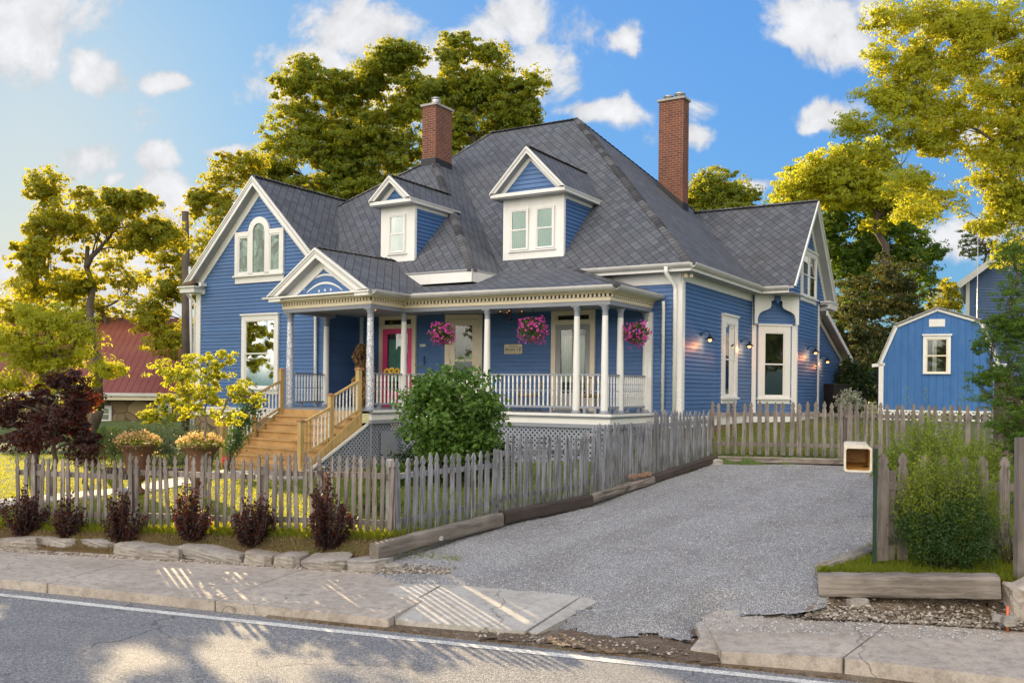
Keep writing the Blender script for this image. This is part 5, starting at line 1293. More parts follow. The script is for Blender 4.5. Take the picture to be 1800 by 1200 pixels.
# hanging baskets
def basket(loc, rad, seed, label, hook=.5, stray=0):
    rng = np.random.default_rng(seed); e = empty('hanging_basket', loc, 0, label, 'hanging basket', 'hanging baskets of pink petunias on the porch')
    mb = MB(); mb.lathe([(.03,-.13),(.11,-.11),(.15,0),(.155,.02)], (0,0,0), 14); mb.build('pot', 'rubber', e)
    mb = MB()
    for k in range(3): t = k*2.1; mb.tube([(.14*math.cos(t),.14*math.sin(t),.02),(0,0,hook)], .004, 5)
    mb.tube([(0,0,hook),(0,0,hook+.12)], .005, 5); mb.build('hanger', 'black_metal', e)
    n = 700; d = rng.normal(size=(n,3)); d /= np.linalg.norm(d, axis=1)[:,None]; d[:,2] = d[:,2]*.85; pts = d*rad*(rng.uniform(.35,.95,n)**.5)[:,None]+np.array([0,0,-.0])
    V, F, t = leaves(pts, .06, rng, .3); npmesh('foliage', V, F, 'leaf_green', e, t*.6)
    n = 240; d = rng.normal(size=(n,3)); d /= np.linalg.norm(d, axis=1)[:,None]; d[:,1] -= .15; rr = rad*rng.uniform(.82,1.08,n)*(1+.18*np.sin(d[:,0]*5+seed)*np.cos(d[:,2]*4)); c = d*rr[:,None]*np.array([1,1,.85])
    k = 12; x = rng.integers(0, n, k); c[x, 2] -= rng.uniform(.05,.16,k); 
    VV = []; FF = []; T = []
    for i in range(n):
        nrm = Vector(d[i])+Vector(rng.normal(size=3))*.35; nrm.normalize(); a = nrm.orthogonal().normalized(); b = nrm.cross(a); s = .026*rng.uniform(.8,1.35); b0 = len(VV); cc = Vector(c[i]); VV.append(cc-nrm*.012)
        for j in range(10): r_ = s*(1 if j%2 == 0 else .82); th = j*PI/5; VV.append(cc+(a*math.cos(th)+b*math.sin(th))*r_+nrm*.004)
        tt = rng.uniform(0,1)
        for j in range(10): FF.append((b0, b0+1+j, b0+1+(j+1)%10)); T.append(tt)
    npmesh('petunia_flowers', np.array(VV), np.array(FF), 'petal_pink', e, np.array(T))
basket(P(778,586,22.95), .34, 1, 'pink petunia basket hanging in front of the cream screen door, left of the three', .5)
basket(P(936,580,21.9), .37, 2, 'pink petunia basket hanging over the street sign, the fullest one', .5)
basket(P(1118,586,21.6), .33, 3, 'pink petunia basket hanging by the right porch corner column', .5)
# street sign on the wall
e = empty('street_sign', HW(-4.78,-.03,0), HA, 'cream street sign reading MAIN ST fixed on the dark porch wall', 'sign')
sx, sz0, sz1 = .27, EYE+.93, EYE+1.19
pS = None
mb = MB(); mb.box(-.28,.28,-.025,-.0,hz(.95),hz(1.21)); mb.build('panel', 'sign_cream', e)
mb = MB()
for q in ((-.235,.235,hz(1.13),hz(1.138)),(-.235,.235,hz(.985),hz(.993)),(-.235,-.227,hz(.985),hz(1.138)),(.227,.235,hz(.985),hz(1.138))): mb.box(q[0],q[1],-.029,-.026,q[2],q[3])
for sg in (-1,1): mb.add([(sg*.232,-.030,hz(1.03)),(sg*.232,-.030,hz(1.095)),(sg*.205,-.030,hz(1.0625))], [(0,1,2) if sg > 0 else (2,1,0)])
mb.build('border', 'sign_black', e)
def text(name, s, size, loc, rot, m, parent, ext=.002):
    c = bpy.data.curves.new(name, 'FONT'); c.body = s; c.size = size; c.extrude = ext; c.align_x = 'CENTER'; c.align_y = 'CENTER'; c.offset = 0.0; c.space_character = 1.12
    o = bpy.data.objects.new(name, c); C.objects.link(o); dg = bpy.context.evaluated_depsgraph_get(); me = bpy.data.meshes.new_from_object(o.evaluated_get(dg)); bpy.data.objects.remove(o)
    o = bpy.data.objects.new(name, me); C.objects.link(o); me.materials.clear(); me.materials.append(M[m]); o.location = loc; o.rotation_euler = rot; o.parent = parent; return o
text('lettering', 'MAIN ST', .118, (0,-.030,hz(1.06)), (PI/2,0,0), 'sign_black', e)
mb = MB()
rr_ = random.Random(2); x = -.13
while x < .13: w_ = rr_.uniform(.012,.03); mb.box(x,x+w_,-.028,-.026,hz(1.165),hz(1.185)); x += w_+.008
mb.build('small_lettering', 'copper_cap', e)
# house number plate, hook
e = empty('house_number', HW(-7.55,-.43,0), HA, 'small white number plate on the wall right of the pink door', 'sign')
mb = MB(); mb.box(-.10,.10,-.02,0,hz(1.17),hz(1.24)); mb.build('plate', 'white_trim', e)
mb = MB()
for x in (-.062,-.03,.002,.062): mb.box(x-.006,x+.006,-.024,-.0205,hz(1.185),hz(1.225))
mb.build('worn_markings', 'grey_trim', e)
mb = MB(); mb.tube([(0,0,0),(0,-.04,.02),(0,-.05,-.1),(.02,-.05,-.14),(-.01,-.06,-.2)], .014, 6); o = mb.build('bell_pull', 'black_metal', None, HW(-7.5,-.43,hz(.86))); tag(o, 'small black iron bell pull below the number plate', 'bell pull')
# ceiling lamp and chandelier
mb = MB(); mb.lathe([(.02,-.10),(.10,-.075),(.15,-.03),(.16,0)], (0,0,0), 16); o = mb.build('ceiling_lamp', 'lamp_glow', None, HW(-7.3,-3.0,hz(2.06))); tag(o, 'amber glass bowl lamp lit under the portico ceiling', 'lamp')
e = empty('chandelier', HW(-4.2,-1.1,hz(2.05)), HA, 'dark brass chandelier under the porch ceiling behind the middle petunia basket', 'chandelier')
mb = MB(); mb.tube([(0,0,.04),(0,0,-.28)], .012, 6)
for k in range(5):
    t = k*2*PI/5; c, s = math.cos(t), math.sin(t); mb.tube([(0,0,-.25),(.12*c,.12*s,-.30),(.26*c,.26*s,-.22),(.30*c,.30*s,-.14)], .010, 6); mb.lathe([(.03,-.02),(.045,.02),(.05,.06)], (.30*c,.30*s,-.13), 8)
mb.build('frame', 'rusty', e)
mb = MB()
for k in range(5): t = k*2*PI/5; mb.lathe([(.01,-.0),(.02,.03),(.01,.06)], (.30*math.cos(t),.30*math.sin(t),-.11), 8)
mb.build('bulbs', 'lamp_glow', e)
m, t, b = mat('carved_driftwood'); o_ = t.coord('Object'); k_ = t.noise(t.mapping(o_, (1,1,.3)), 15, 4, .6, 1.5); f_ = t.noise(t.mapping(o_, (1,1,.08)), 50, 3, .6)
c_ = t.mix(t.remap(f_, .35, .65), (.22,.115,.04), (.42,.25,.10)); c_ = t.mix(t.remap(k_, .47, .55), c_, (.018,.009,.004)); t.put(b.inputs['Base Color'], c_); b.inputs['Roughness'].default_value = .8; bump(t, b, t.math('MULTIPLY', k_, -1.0), 1.0, .05)
# driftwood carving on the porch
def carving():
    rng = np.random.default_rng(9); p = HW(-9.02,-1.3,hz(-.55)); e = empty('driftwood_stump', p, .3, 'tall weathered brown driftwood stump standing on the porch beside the steps', 'driftwood')
    n = 30; m = 42; V = []; H = 1.78
    for i in range(m):
        z = H*i/(m-1); t = i/(m-1); w = .15+.10*math.sin(PI*min(1, t*1.1))**1.0+.05*math.sin(t*9); w *= (1 if t < .86 else max(.3, 1-(t-.86)*3.6)); cx = .06*math.sin(t*5)+.05*t
        for k in range(n):
            th = 2*PI*k/n; f = 1+.26*math.sin(th*4+z*1.7)+.20*math.sin(th*7-z*3)+.10*math.sin(th*13+z*5)+rng.normal()*.09; V.append((cx+w*f*math.cos(th), w*.75*f*math.sin(th), z+rng.normal()*.008))
    F = [(i*n+k, i*n+(k+1)%n, (i+1)*n+(k+1)%n, (i+1)*n+k) for i in range(m-1) for k in range(n)]
    o = npmesh('trunk_wood', np.array(V), np.array(F), 'carved_driftwood', e)
    mb = MB(); mb.tube([(-.12,0,.9),(-.28,.02,.75),(-.26,0,.35),(-.15,0,.02)], [.06,.05,.06,.09], 8); mb.tube([(.1,0,1.2),(.26,.03,1.0),(.22,0,.5),(.12,0,.02)], [.05,.05,.05,.08], 8); mb.build('root', 'driftwood', e)
carving()
# sunflowers on the porch, chair behind the railing
def sunflower():
    p = HW(-7.15,-2.25,hz(-.0)); e = empty('sunflower_bunch', p, HA, 'bunch of sunflowers leaning on the porch rail below the number plate', 'flowers')
    rng = np.random.default_rng(3)
    for i, (x, z) in enumerate(((-.16,.42),(-.02,.45),(.14,.43),(.03,.36))):
        VV = []; FF = []; c = Vector((x,-.08+.02*i,z)); n = Vector((rng.normal()*.15,-1,.25)).normalized(); a = n.orthogonal().normalized(); b = n.cross(a)
        for k in range(18):
            th = 2*PI*k/18; d = a*math.cos(th)+b*math.sin(th); s = d.cross(n); b0 = len(VV); VV += [c+d*.03, c+d*.065+s*.016, c+d*.10+n*.01, c+d*.065-s*.016]; FF.append((b0,b0+1,b0+2,b0+3))
        f = npmesh('flower_head', np.array(VV), np.array(FF), 'petal_yellow', e, rng.uniform(0,1,18))
        mb = MB(); mb.tube([c+n*.0, c+n*.02], .042, 12); mb.build('seed_disc', 'driftwood', f)
    mb = MB()
    for x in (-.16,-.02,.14,.03): mb.tube([(x,-.05,.42),(x*.3,0,-.4)], .008, 5)
    mb.tube([(0,0,-.55),(0,0,-.3)], [.09,.11], 12); mb.build('vase_and_stems', 'leaf_stem', e)
plain('leaf_stem', (0.06,0.12,0.03), .6)
sunflower()
def chair(a, b, rz, label, c='rope'):
    e = empty('porch_chair', HW(a, b, hz(-.555)), HA+rz, label, 'chair')
    mb = MB(); mb.lathe([(.26,.36),(.30,.40),(.30,.43),(.26,.45)], (0,0,0), 14); mb.build('seat', c, e)
    for x, y in ((-.2,-.2),(.2,-.2),(-.2,.2),(.2,.2)): mb = MB(); mb.tube([(x,y,0),(x*.9,y*.9,.38)], .02, 6); mb.build('leg', c, e)
    mb = MB(); pts = [(.31*math.cos(t),.31*math.sin(t),.55+.30*max(0, math.sin(t))) for t in [PI*k/8 for k in range(9)]]
    mb.tube([(.31,0,.42)]+pts+[(-.31,0,.42)], .02, 6)
    for k in range(1,8): t = PI*k/8; mb.tube([(.28*math.cos(t),.28*math.sin(t),.42), pts[k]], .012, 5)
    mb.build('backrest', c, e)
chair(-1.75,-1.5,.4,'brown wicker porch chair behind the railing near the right corner columns'); chair(-3.6,-1.2,0,'brown wicker porch chair behind the railing below the street sign'); chair(-4.9,-1.3,-.3,'teal slatted porch chair behind the railing, second from the right','curtain_blue')

# ---------------- picket fences ----------------
def picket_data(w, h, k, mats):
    key = (w, h, k, mats)
    r_ = random.Random(k*7+3); prof = [(-w/2,0),(w/2,0),(w/2,h-.19),(w*.47,h-.16),(w*.30,h-.135),(w*.33,h-.12),(w*.50,h-.095),(w*.46,h-.07),(w*.24,h-.025),(w*.10,h),(-w*.10,h),(-w*.24,h-.025),(-w*.46,h-.07),(-w*.50,h-.095),(-w*.33,h-.12),(-w*.30,h-.135),(-w*.47,h-.16),(-w/2,h-.19)]
    prof = [(x+r_.uniform(-1,1)*.0022, z+(r_.uniform(-1,1)*.004 if z > .1 else 0)) for x, z in prof]
    ks = sorted(range(len(prof)))
    mb = MB(); t = .018; n = len(prof)
    # split the outline in stacked pieces so that every face is convex
    right = prof[1:10]; left = [prof[0]]+prof[:9:-1]
    vs = []; 
    for (a, b) in zip(left, right): vs += [(a[0],-t/2,a[1]),(b[0],-t/2,b[1]),(b[0],t/2,b[1]),(a[0],t/2,a[1])]
    m_ = len(right); fs = []
    for i in range(m_-1):
        for j in range(4): fs.append((i*4+j, i*4+(j+1)%4, (i+1)*4+(j+1)%4, (i+1)*4+j))
    fs += [(3,2,1,0), ((m_-1)*4, (m_-1)*4+1, (m_-1)*4+2, (m_-1)*4+3)]
    mb.add(vs, fs); o = mb.build('picket', mats); me = o.data; bpy.data.objects.remove(o); return me
def fence_panel(root, b0, t0, b1, t1, n, w=.060, mats='old_wood', seed=0, rails=True, skip=(), rail_side=.03, arc=0.0):
    """pickets from foot b0/top t0 to foot b1/top t1, parented to the fence root"""
    r_ = random.Random(seed); org = root.location.copy(); h0 = t0.z-b0.z; h1 = t1.z-b1.z; d = (b1-b0); d.z = 0; ang = math.atan2(d.y, d.x); nn = Vector((-math.sin(ang), math.cos(ang), 0))
    H = (h0+h1)/2; datas = [picket_data(w, H, k, mats) for k in range(3)]
    for i in range(n):
        if i in skip: continue
        t = (i+.5)/n; p = b0.lerp(b1, t); h = h0+(h1-h0)*t-arc*math.sin(PI*t)
        o = bpy.data.objects.new('picket', datas[i%3]); C.objects.link(o); o.parent = root; o.location = p-org+Vector((0,0,r_.uniform(-.012,.012)))
        o.rotation_euler = (r_.gauss(0,.015), r_.gauss(0,.021), ang+r_.gauss(0,.03)); o.scale = (r_.uniform(.86,1.12), 1, h/H*r_.uniform(.975,1.015))
    if rails:
        for f in (.20,.76):
            mb = MB(); a = b0+nn*rail_side+Vector((0,0,h0*f)); b = b1+nn*rail_side+Vector((0,0,h1*f)); mb.bar(a-org, b-org, .035, .075); mb.build('rail', mats, root)
def fpost(root, p, h, mats='old_wood', s=.09, side=.08):
    mb = MB(); mb.box(-s/2,s/2,-s/2,s/2,-.2,h); mb.build('post', mats, root, p-root.location)
# front fence along the street
fr_ = empty('picket_fence', (-3.9,12.2,.45), 0, 'weathered grey picket fence along the street in front of the lawn', 'fence')
def fd(px): # distance of the front fence line seen at a picture column
    u = (px-900)/FP; x0,y0,x1,y1 = -6.53,13.54,-1.63,12.4; dx,dy = x1-x0,y1-y0
    t = (u*y0-x0)/(dx-u*dy); return y0+dy*t
def fp(px, py, d): return P(px, py, d)
for (a, ta, ba, b, tb, bb, n, sd_) in ((27,800,925,220,809,932,15,1),(222,797,932,445,806,940,16,2),(447,795,940,612,800,946,12,3),(614,798,946,690,803,950,6,4)):
    fence_panel(fr_, P(a,ba,fd(a)), P(a,ta,fd(a)), P(b,bb,fd(b)), P(b,tb,fd(b)), n, seed=sd_)
for px in (60,226,455,560,684): p = P(px, 935, fd(px)); p += Vector((.03,.07,0)); fpost(fr_, Vector((p.x,p.y,gz(p.x,p.y))), .95)
# fence up the side of the drive
fs_ = empty('picket_fence', (1.3,15.1,.8), 0, 'weathered blue-grey picket fence stepping up the left side of the gravel drive', 'fence')
def sd2(px):
    u = (px-900)/FP; x0,y0,x1,y1 = -1.63,12.45,4.1,18.75; dx,dy = x1-x0,y1-y0
    t = (u*y0-x0)/(dx-u*dy); return y0+dy*t
for (a, ta, ba, b, tb, bb, n, sd_, mm) in ((693,803,947,884,789,903,15,5,'old_wood_blue'),(886,763,903,1034,768,872,15,6,'old_wood_blue'),(1036,744,872,1145,744,835,17,7,'old_wood_blue'),(1147,722,835,1248,721,800,18,8,'old_wood_blue')):
    fence_panel(fs_, P(a,ba,sd2(a)), P(a,ta,sd2(a)), P(b,bb,sd2(b)), P(b,tb,sd2(b)), n, w=.085, mats=mm, seed=sd_, rail_side=.03)
for px, top in ((690,805),(877,788),(1034,757),(1146,738)): 
    d = sd2(px); p = P(px, 900, d)+Vector((-.05,.05,0)); zt2 = P(px, top, d).z; fpost(fs_, Vector((p.x,p.y,gz(p.x,p.y)-.05)), zt2-gz(p.x,p.y)+.03, 'old_wood_blue')
# back fence across the drive
fb_ = empty('picket_fence', (7,18.1,1.1), 0, 'weathered brown picket fence closing the back of the gravel drive before the shed', 'fence')
fence_panel(fb_, P(1244,797,18.75), P(1244,706,18.75), P(1484,803,18.2), P(1484,706,18.2), 17, w=.088, seed=9, rail_side=.03)
fence_panel(fb_, P(1486,803,18.2), P(1486,708,18.2), P(1752,806,17.6), P(1752,712,17.6), 19, w=.088, seed=10)
for px, d in ((1250,18.85),(1484,18.3),(1751,17.7)): p = P(px, 800, d); fpost(fb_, Vector((p.x,p.y,p.z-.1)), 1.05)
# short fence on the right, near
ff_ = empty('picket_fence', (5.0,10,.65), 0, 'short run of dark mossy pickets half buried in the boxwood bush', 'fence')
def near_picket(px, top, bot, d, w):
    b = P(px, bot, d); h = P(px, top, d).z-b.z; me = picket_data(w, h, int(px), 'old_wood'); o = bpy.data.objects.new('picket', me); C.objects.link(o); o.parent = ff_; o.location = b-ff_.location; o.rotation_euler = (0, random.Random(px).gauss(0,.015), -.1)
for px, top, bot, d, w in ((1551,796,985,10.0,.115),(1586,796,985,10.1,.115),(1621,798,985,10.15,.115),(1657,800,985,10.2,.115),(1694,802,972,10.3,.115),(1728,801,978,10.1,.115),(1764,802,945,10.2,.115)): near_picket(px, top, bot, d, w)
mb = MB(); 
for zz in (.22,.83): mb.bar(P(1545,985,10.06)+Vector((0,.03,zz))-ff_.location, P(1790,985,10.35)+Vector((0,.03,zz))-ff_.location, .04, .09)
mb.build('rail', 'old_wood', ff_)
fpost(ff_, P(1563,985,10.15), 1.0)
# ---------------- timbers, stones, log ----------------
def timber(p, q, w, h, mats, label, group=None, name='landscape_timber', seed=0, rnd=.0):
    p = Vector(p); q = Vector(q); L = (q-p).length; d = (q-p).normalized(); e = (p+q)/2; r_ = random.Random(seed); n = 16; vs = []; m_ = 12
    for i in range(n+1):
        x = -L/2+L*i/n
        for k in range(m_):
            t = 2*PI*(k+.5)/m_; c, s = math.cos(t), math.sin(t); pw = .35 if rnd < .5 else .75
            y = math.copysign(abs(c)**pw, c)*w/2*(1+r_.uniform(-.05,.05)); z = math.copysign(abs(s)**pw, s)*h/2*(1+r_.uniform(-.06,.06)); vs.append((x+(r_.uniform(-.01,.01) if 0 < i < n else 0), y, z))
    fs = [(i*m_+k, i*m_+(k+1)%m_, (i+1)*m_+(k+1)%m_, (i+1)*m_+k) for i in range(n) for k in range(m_)]+[tuple(range(m_-1,-1,-1)), tuple(range(n*m_, (n+1)*m_))]
    mb = MB(); mb.add(vs, fs); o = mb.build(name, mats); o.location = e; o.rotation_euler = d.to_track_quat('X', 'Z').to_euler(); tag(o, label, 'timber', group); return o
tm = [(-1.62,11.05,.36),(-.12,12.95,.66),(1.32,14.85,.73),(2.85,16.9,.93),(4.05,18.45,1.13)]
g_ = 'timbers edging the left side of the drive'
timber(P(657,968,11.75),P(878,912,13.7),.17,.20,'timber','grey squared timber nearest the street, its sawn end facing the pavement',g_,seed=1)
timber(P(882,909,13.75),P(1036,879,15.4),.16,.20,'timber_dark','dark rotting timber edging the drive below the second fence panel',g_,seed=2)
timber(P(1037,877,15.42),P(1146,842,16.9),.15,.14,'timber','grey sunken timber edging the drive where bricks lie on it',g_,seed=3)
timber(P(1148,841,16.95),P(1256,805,18.5),.15,.14,'timber_dark','thin dark timber edging the drive, farthest from the street',g_,seed=4)
timber(P(1262,806,18.6),P(1484,811,18.0),.16,.12,'timber','long grey timber lying at the foot of the back fence','timbers under the back fence',seed=5)
timber(P(1487,812,18.0),P(1560,813,17.9),.16,.14,'timber','short grey timber under the back fence beside the newspaper box','timbers under the back fence',seed=6)
timber(P(1445,1031,9.5)+Vector((0,.12,0)),P(1766,1034,9.0)+Vector((0,.12,0)),.24,.235,'timber','heavy cracked grey log in front of the boxwood bush, above the dirt',None,'log',7,.0)
timber(P(1452,1004,9.75)+Vector((.0,.1,-.02)),P(1534,966,10.6)+Vector((0,0,-.03)),.2,.16,'timber','split grey timber running back from the heavy log beside the gravel',None,seed=8)
# raised bed behind the log
def bed():
    xs_ = np.arange(0, 1.001, .03); V = []; n = len(xs_)
    c00 = P(1447,1020,9.55)+Vector((0,.2,0)); c10 = P(1850,1030,9.0)+Vector((0,.2,0)); c01 = P(1530,965,10.8); c11 = P(1990,960,10.8)
    for j in range(n):
        for i in range(n):
            u, v = xs_[i], xs_[j]; p = (c00*(1-u)+c10*u)*(1-v)+(c01*(1-u)+c11*u)*v; p.z = .56+.10*v+.02*math.sin(u*21)*math.sin(v*9); V.append(tuple(p))
    F = [(j*n+i, j*n+i+1, (j+1)*n+i+1, (j+1)*n+i) for j in range(n-1) for i in range(n-1)]
    tag(npmesh('raised_bed', np.array(V), np.array(F), 'lawn', smooth=True), kind='structure')
    r = np.random.default_rng(8); k = 15000; u = r.uniform(0,1,k); v = r.uniform(0,1,k)**1.5; A = (np.outer(1-u, c00)+np.outer(u, c10))*(1-v)[:,None]+(np.outer(1-u, c01)+np.outer(u, c11))*v[:,None]
    grass('bed_grass', A[:,0], A[:,1], .56+.10*v+.01, .075, 'grass_blade', 9, 'rough grass growing behind the heavy log around the boxwood')
bed()
# earth face under the log
n = 60; V = []; r = np.random.default_rng(4)
a0_, a1_ = P(1440,1050,9.5), P(1900,1056,9.0); b0_, b1_ = Gz(1415,1087,.215), Gz(1900,1114,.215)
for j in range(14):
    for i in range(n):
        u = i/(n-1); v = j/13; p = (a0_.lerp(a1_, u)+Vector((0,.22,.04))).lerp(b0_.lerp(b1_, u), v); p += Vector((0, r.normal()*.02-.05*math.sin(v*PI)*math.sin(u*23), r.normal()*.012-.03*math.sin(v*PI))); V.append(tuple(p))
F = [(j*n+i, (j+1)*n+i, (j+1)*n+i+1, j*n+i+1) for j in range(13) for i in range(n-1)]
tag(npmesh('dirt_bank', np.array(V), np.array(F), 'dirt', smooth=True), kind='structure')
k = 2600; u = r.uniform(0,1,k); v = 1-np.abs(r.normal(0,.22,k)); A0 = np.outer(1-u, a0_+Vector((0,.22,.04)))+np.outer(u, a1_+Vector((0,.22,.04))); B0 = np.outer(1-u, b0_)+np.outer(u, b1_); A = A0*(1-v)[:,None]+B0*v[:,None]
tag(pebbles('bank_pebbles', A+np.array([0,0,.01]), (r.uniform(.2,1,k)**2.5*.026+.005), 'pebble_warm', 12), 'pale pebbles washed out below the heavy log', 'pebbles', kind='stuff')
def rock(p, s, label, group=None, seed=0, mats='stone', name='stone', flat=.45, rz=0.0, cat='stone'):
    import bmesh
    bm = bmesh.new(); bmesh.ops.create_cube(bm, size=1); bmesh.ops.subdivide_edges(bm, edges=bm.edges[:], cuts=5, use_grid_fill=True); r_ = random.Random(seed)
    ph = [r_.uniform(0, 6) for _ in range(6)]
    for v in bm.verts:
        c = v.co; l = 1-.22*(abs(c.x*2)**4*abs(c.y*2)**4); c.x *= l; c.y *= l; c.z *= (1-.25*max(abs(c.x*2),abs(c.y*2))**3)
        k = 1+.07*math.sin(c.x*7+ph[0])+.07*math.sin(c.y*8+ph[1]+c.z*3)+r_.uniform(-.035,.035); v.co = Vector((c.x*s[0]*k, c.y*s[1]*k, (c.z+.06*math.sin(c.x*5+ph[2]))*s[2]*(1+.1*math.sin(c.x*9+ph[3])*math.sin(c.y*6))))
    me = bpy.data.meshes.new(name); bm.to_mesh(me); bm.free(); me.materials.append(M[mats]); o = bpy.data.objects.new(name, me); C.objects.link(o); o.location = p; o.rotation_euler = (r_.gauss(0,.05), r_.gauss(0,.05), rz)
    return tag(o, label, cat, group)
SG = 'flat stones edging the pavement'
ra = math.atan2(KW.y, KW.x)
sts = [(-14,68,962,'broad pale flat stone at the far left of the stone edging'),(52,135,962,'pale grey layered stone, second from the left in the edging'),(130,210,966,'long pale stone below the second purple shrub'),(186,262,973,'blue-grey pointed stone below the third purple shrub'),
       (238,312,980,'brown stone with sun stripes left of the middle purple shrub'),(308,420,982,'long layered tan stone below the middle purple shrub'),(420,478,990,'low tan block below the fifth purple shrub'),(474,526,993,'square tan block in the middle of the right stone run'),
       (524,604,998,'long tan block below the largest purple shrub'),(602,676,1001,'big tan stone before the sawn timber end'),(668,700,1008,'small pale loose stone at the gravel edge, last of the edging')]
for i, (x0, x1, yb, lb) in enumerate(sts):
    p = Gz((x0+x1)/2, yb, .15); q0 = Gz(x0, yb, .15); q1 = Gz(x1, yb, .15); L = (q1-q0).length
    rock(p+Vector((KN.x,KN.y,0))*.17+Vector((0,0,.045)), (L*1.12, .44 if i < 10 else .22, .185 if i < 10 else .13), lb, SG, i+1, rz=ra+.04)
for i, (px, py, s, lb, mm) in enumerate(((1508,1058,.16,'brown rock wedged under the left end of the heavy log','stone'),(1530,797+27,.0,'',None),(113+1,0,0,'',None))):
    if s: rock(Gz(px, py+6, .30), (s*1.4, s, s), lb, None, 40+i)
rock(P(1258,812,18.4), (.30,.16,.12), 'pale yellow concrete chunk at the inner corner of the fences', None, 51, 'concrete_light')
rock(P(773,945,12.6), (.10,.07,.06), 'small pale stone on the gravel beside the near timber', None, 52, 'concrete_light')
for i, (px, py, lb) in enumerate(((1112,837,'red brick fragment lying on the sunken timber, left'),(1128,835,'pale brick fragment lying on the sunken timber, middle'),(1138,832,'dark red brick fragment lying on the sunken timber, right'))): rock(P(px, py, sd2(px)-.25), (.16,.09,.07), lb, None, 60+i, 'brick', 'brick_fragment', cat='brick')
rock(P(1795,1050,8.95)+Vector((.12,.1,-.05)), (.42,.34,.42), 'weathered concrete block at the right edge above the pavement', None, 71, 'concrete', 'concrete_block', cat='block')
rock(P(1775,1085,8.75)+Vector((0,0,-.03)), (.12,.1,.1), 'brown rock beside the orange pipe stub', None, 72); rock(P(1752,1085,8.8), (.09,.08,.08), 'pale small rock left of the orange pipe stub', None, 73)
mb = MB(); mb.tube([(0,0,-.1),(0,0,.14)], .014, 8); plain('orange_plastic', (.6,.13,.05), .6); tag(mb.build('pipe_stub', 'orange_plastic', None, P(1771,1090,8.8)), 'short orange pipe stub sticking up below the concrete block', 'pipe')
p = P(1793,975,9.3); e = tag(MB().box(-.045,.045,-.045,.045,-.3,1.2).build('fence_post', 'old_wood', None, p), 'tall grey wooden post standing on the concrete block at the right edge', 'post')
p = P(1761,845,17.5); e = tag(MB().box(-.12,.12,-.1,.1,-.3,2.0).build('fence_post', 'pole_wood', None, p), 'thick brown post under the evergreen at the end of the back fence', 'post')
# newspaper box on a green post
e = empty('newspaper_box', P(1537,985,9.9), 0, 'cream plastic newspaper box open towards the street on a green metal post', 'newspaper box')
org = e.location
H_ = P(1537,788,9.9).z-org.z
mb = MB(); mb.box(-.022,.022,-.004,.004,-.3,H_); mb.box(-.004,.004,.0,.03,-.3,H_)
mb.build('post', 'green_metal', e)
cream, t, b = mat('cream_plastic'); o_ = t.coord('Object'); t.put(b.inputs['Base Color'], t.mix(t.remap(t.noise(o_, 9, 5, .7), .4, .7), (.66,.60,.48), (.50,.43,.31))); b.inputs['Roughness'].default_value = .45
amber, t, b = mat('amber_plastic'); o_ = t.coord('Object'); t.put(b.inputs['Base Color'], t.mix(t.remap(t.noise(o_, 12, 5, .7), .4, .65), (.52,.27,.06), (.30,.14,.03))); b.inputs['Roughness'].default_value = .5
c = P(1508,807,9.75)-org; W_b = .142; H_b = .137
ROTB = Matrix.Rotation(math.radians(-17), 3, 'Z')
def rrect(w, h, r_, n=5): return [(sx_*(w-r_)+r_*math.cos(a), sy_*(h-r_)+r_*math.sin(a)) for sx_, sy_, a0 in ((1,1,0),(-1,1,PI/2),(-1,-1,PI),(1,-1,1.5*PI)) for a in [a0+PI/2*k/n for k in range(n+1)]]
def tubebox(y0, y1, w0, h0, w1, h1, dz, m, inner=False):
    a = rrect(w0, h0, .025); b = rrect(w1, h1, .025); n = len(a); vs = [c+Vector((x, y0, z)) for x, z in a]+[c+Vector((x, y1, z+dz)) for x, z in b]
    vs = [c+ROTB@(v-c) for v in vs]
    fs = [(i, (i+1)%n, n+(i+1)%n, n+i) for i in range(n)]; return vs, [f[::-1] for f in fs] if inner else fs, n
mb = MB(); vs, fs, n = tubebox(0,.46,W_b-.008,H_b-.008,W_b*.86,H_b*.86,.05,0); mb.add(vs, fs, 0, True); mb.add(vs[n:], [tuple(range(n))])
rim0 = rrect(W_b,H_b,.03); rim1 = rrect(W_b-.022,H_b-.022,.025); 
vs = [c+Vector((x,-.012,z)) for x, z in rim0]+[c+Vector((x,-.012,z)) for x, z in rim1]+[c+Vector((x,.02,z)) for x, z in rim0]+[c+Vector((x,.02,z)) for x, z in rim1]
vs = [c+ROTB@(v-c) for v in vs]
n = len(rim0); mb.add(vs, [(i,(i+1)%n,n+(i+1)%n,n+i) for i in range(n)]+[(2*n+i,2*n+(i+1)%n,(i+1)%n,i) for i in range(n)]+[(n+i,n+(i+1)%n,3*n+(i+1)%n,3*n+i) for i in range(n)])
mb.build('box_body', 'cream_plastic', e)
mb = MB(); vs, fs, n = tubebox(.02,.44,W_b-.024,H_b-.024,W_b*.82,H_b*.82,.05,0,True); mb.add(vs, fs, 0, True); mb.add([v for v in vs[n:]], [tuple(range(n-1,-1,-1))]); mb.build('box_lining', 'amber_plastic', e)
mb = MB(); mb.bar(c+Vector((.1,.1,-.08)), Vector((0,0,c.z-.08)), .03, .012); mb.build('bracket', 'green_metal', e)

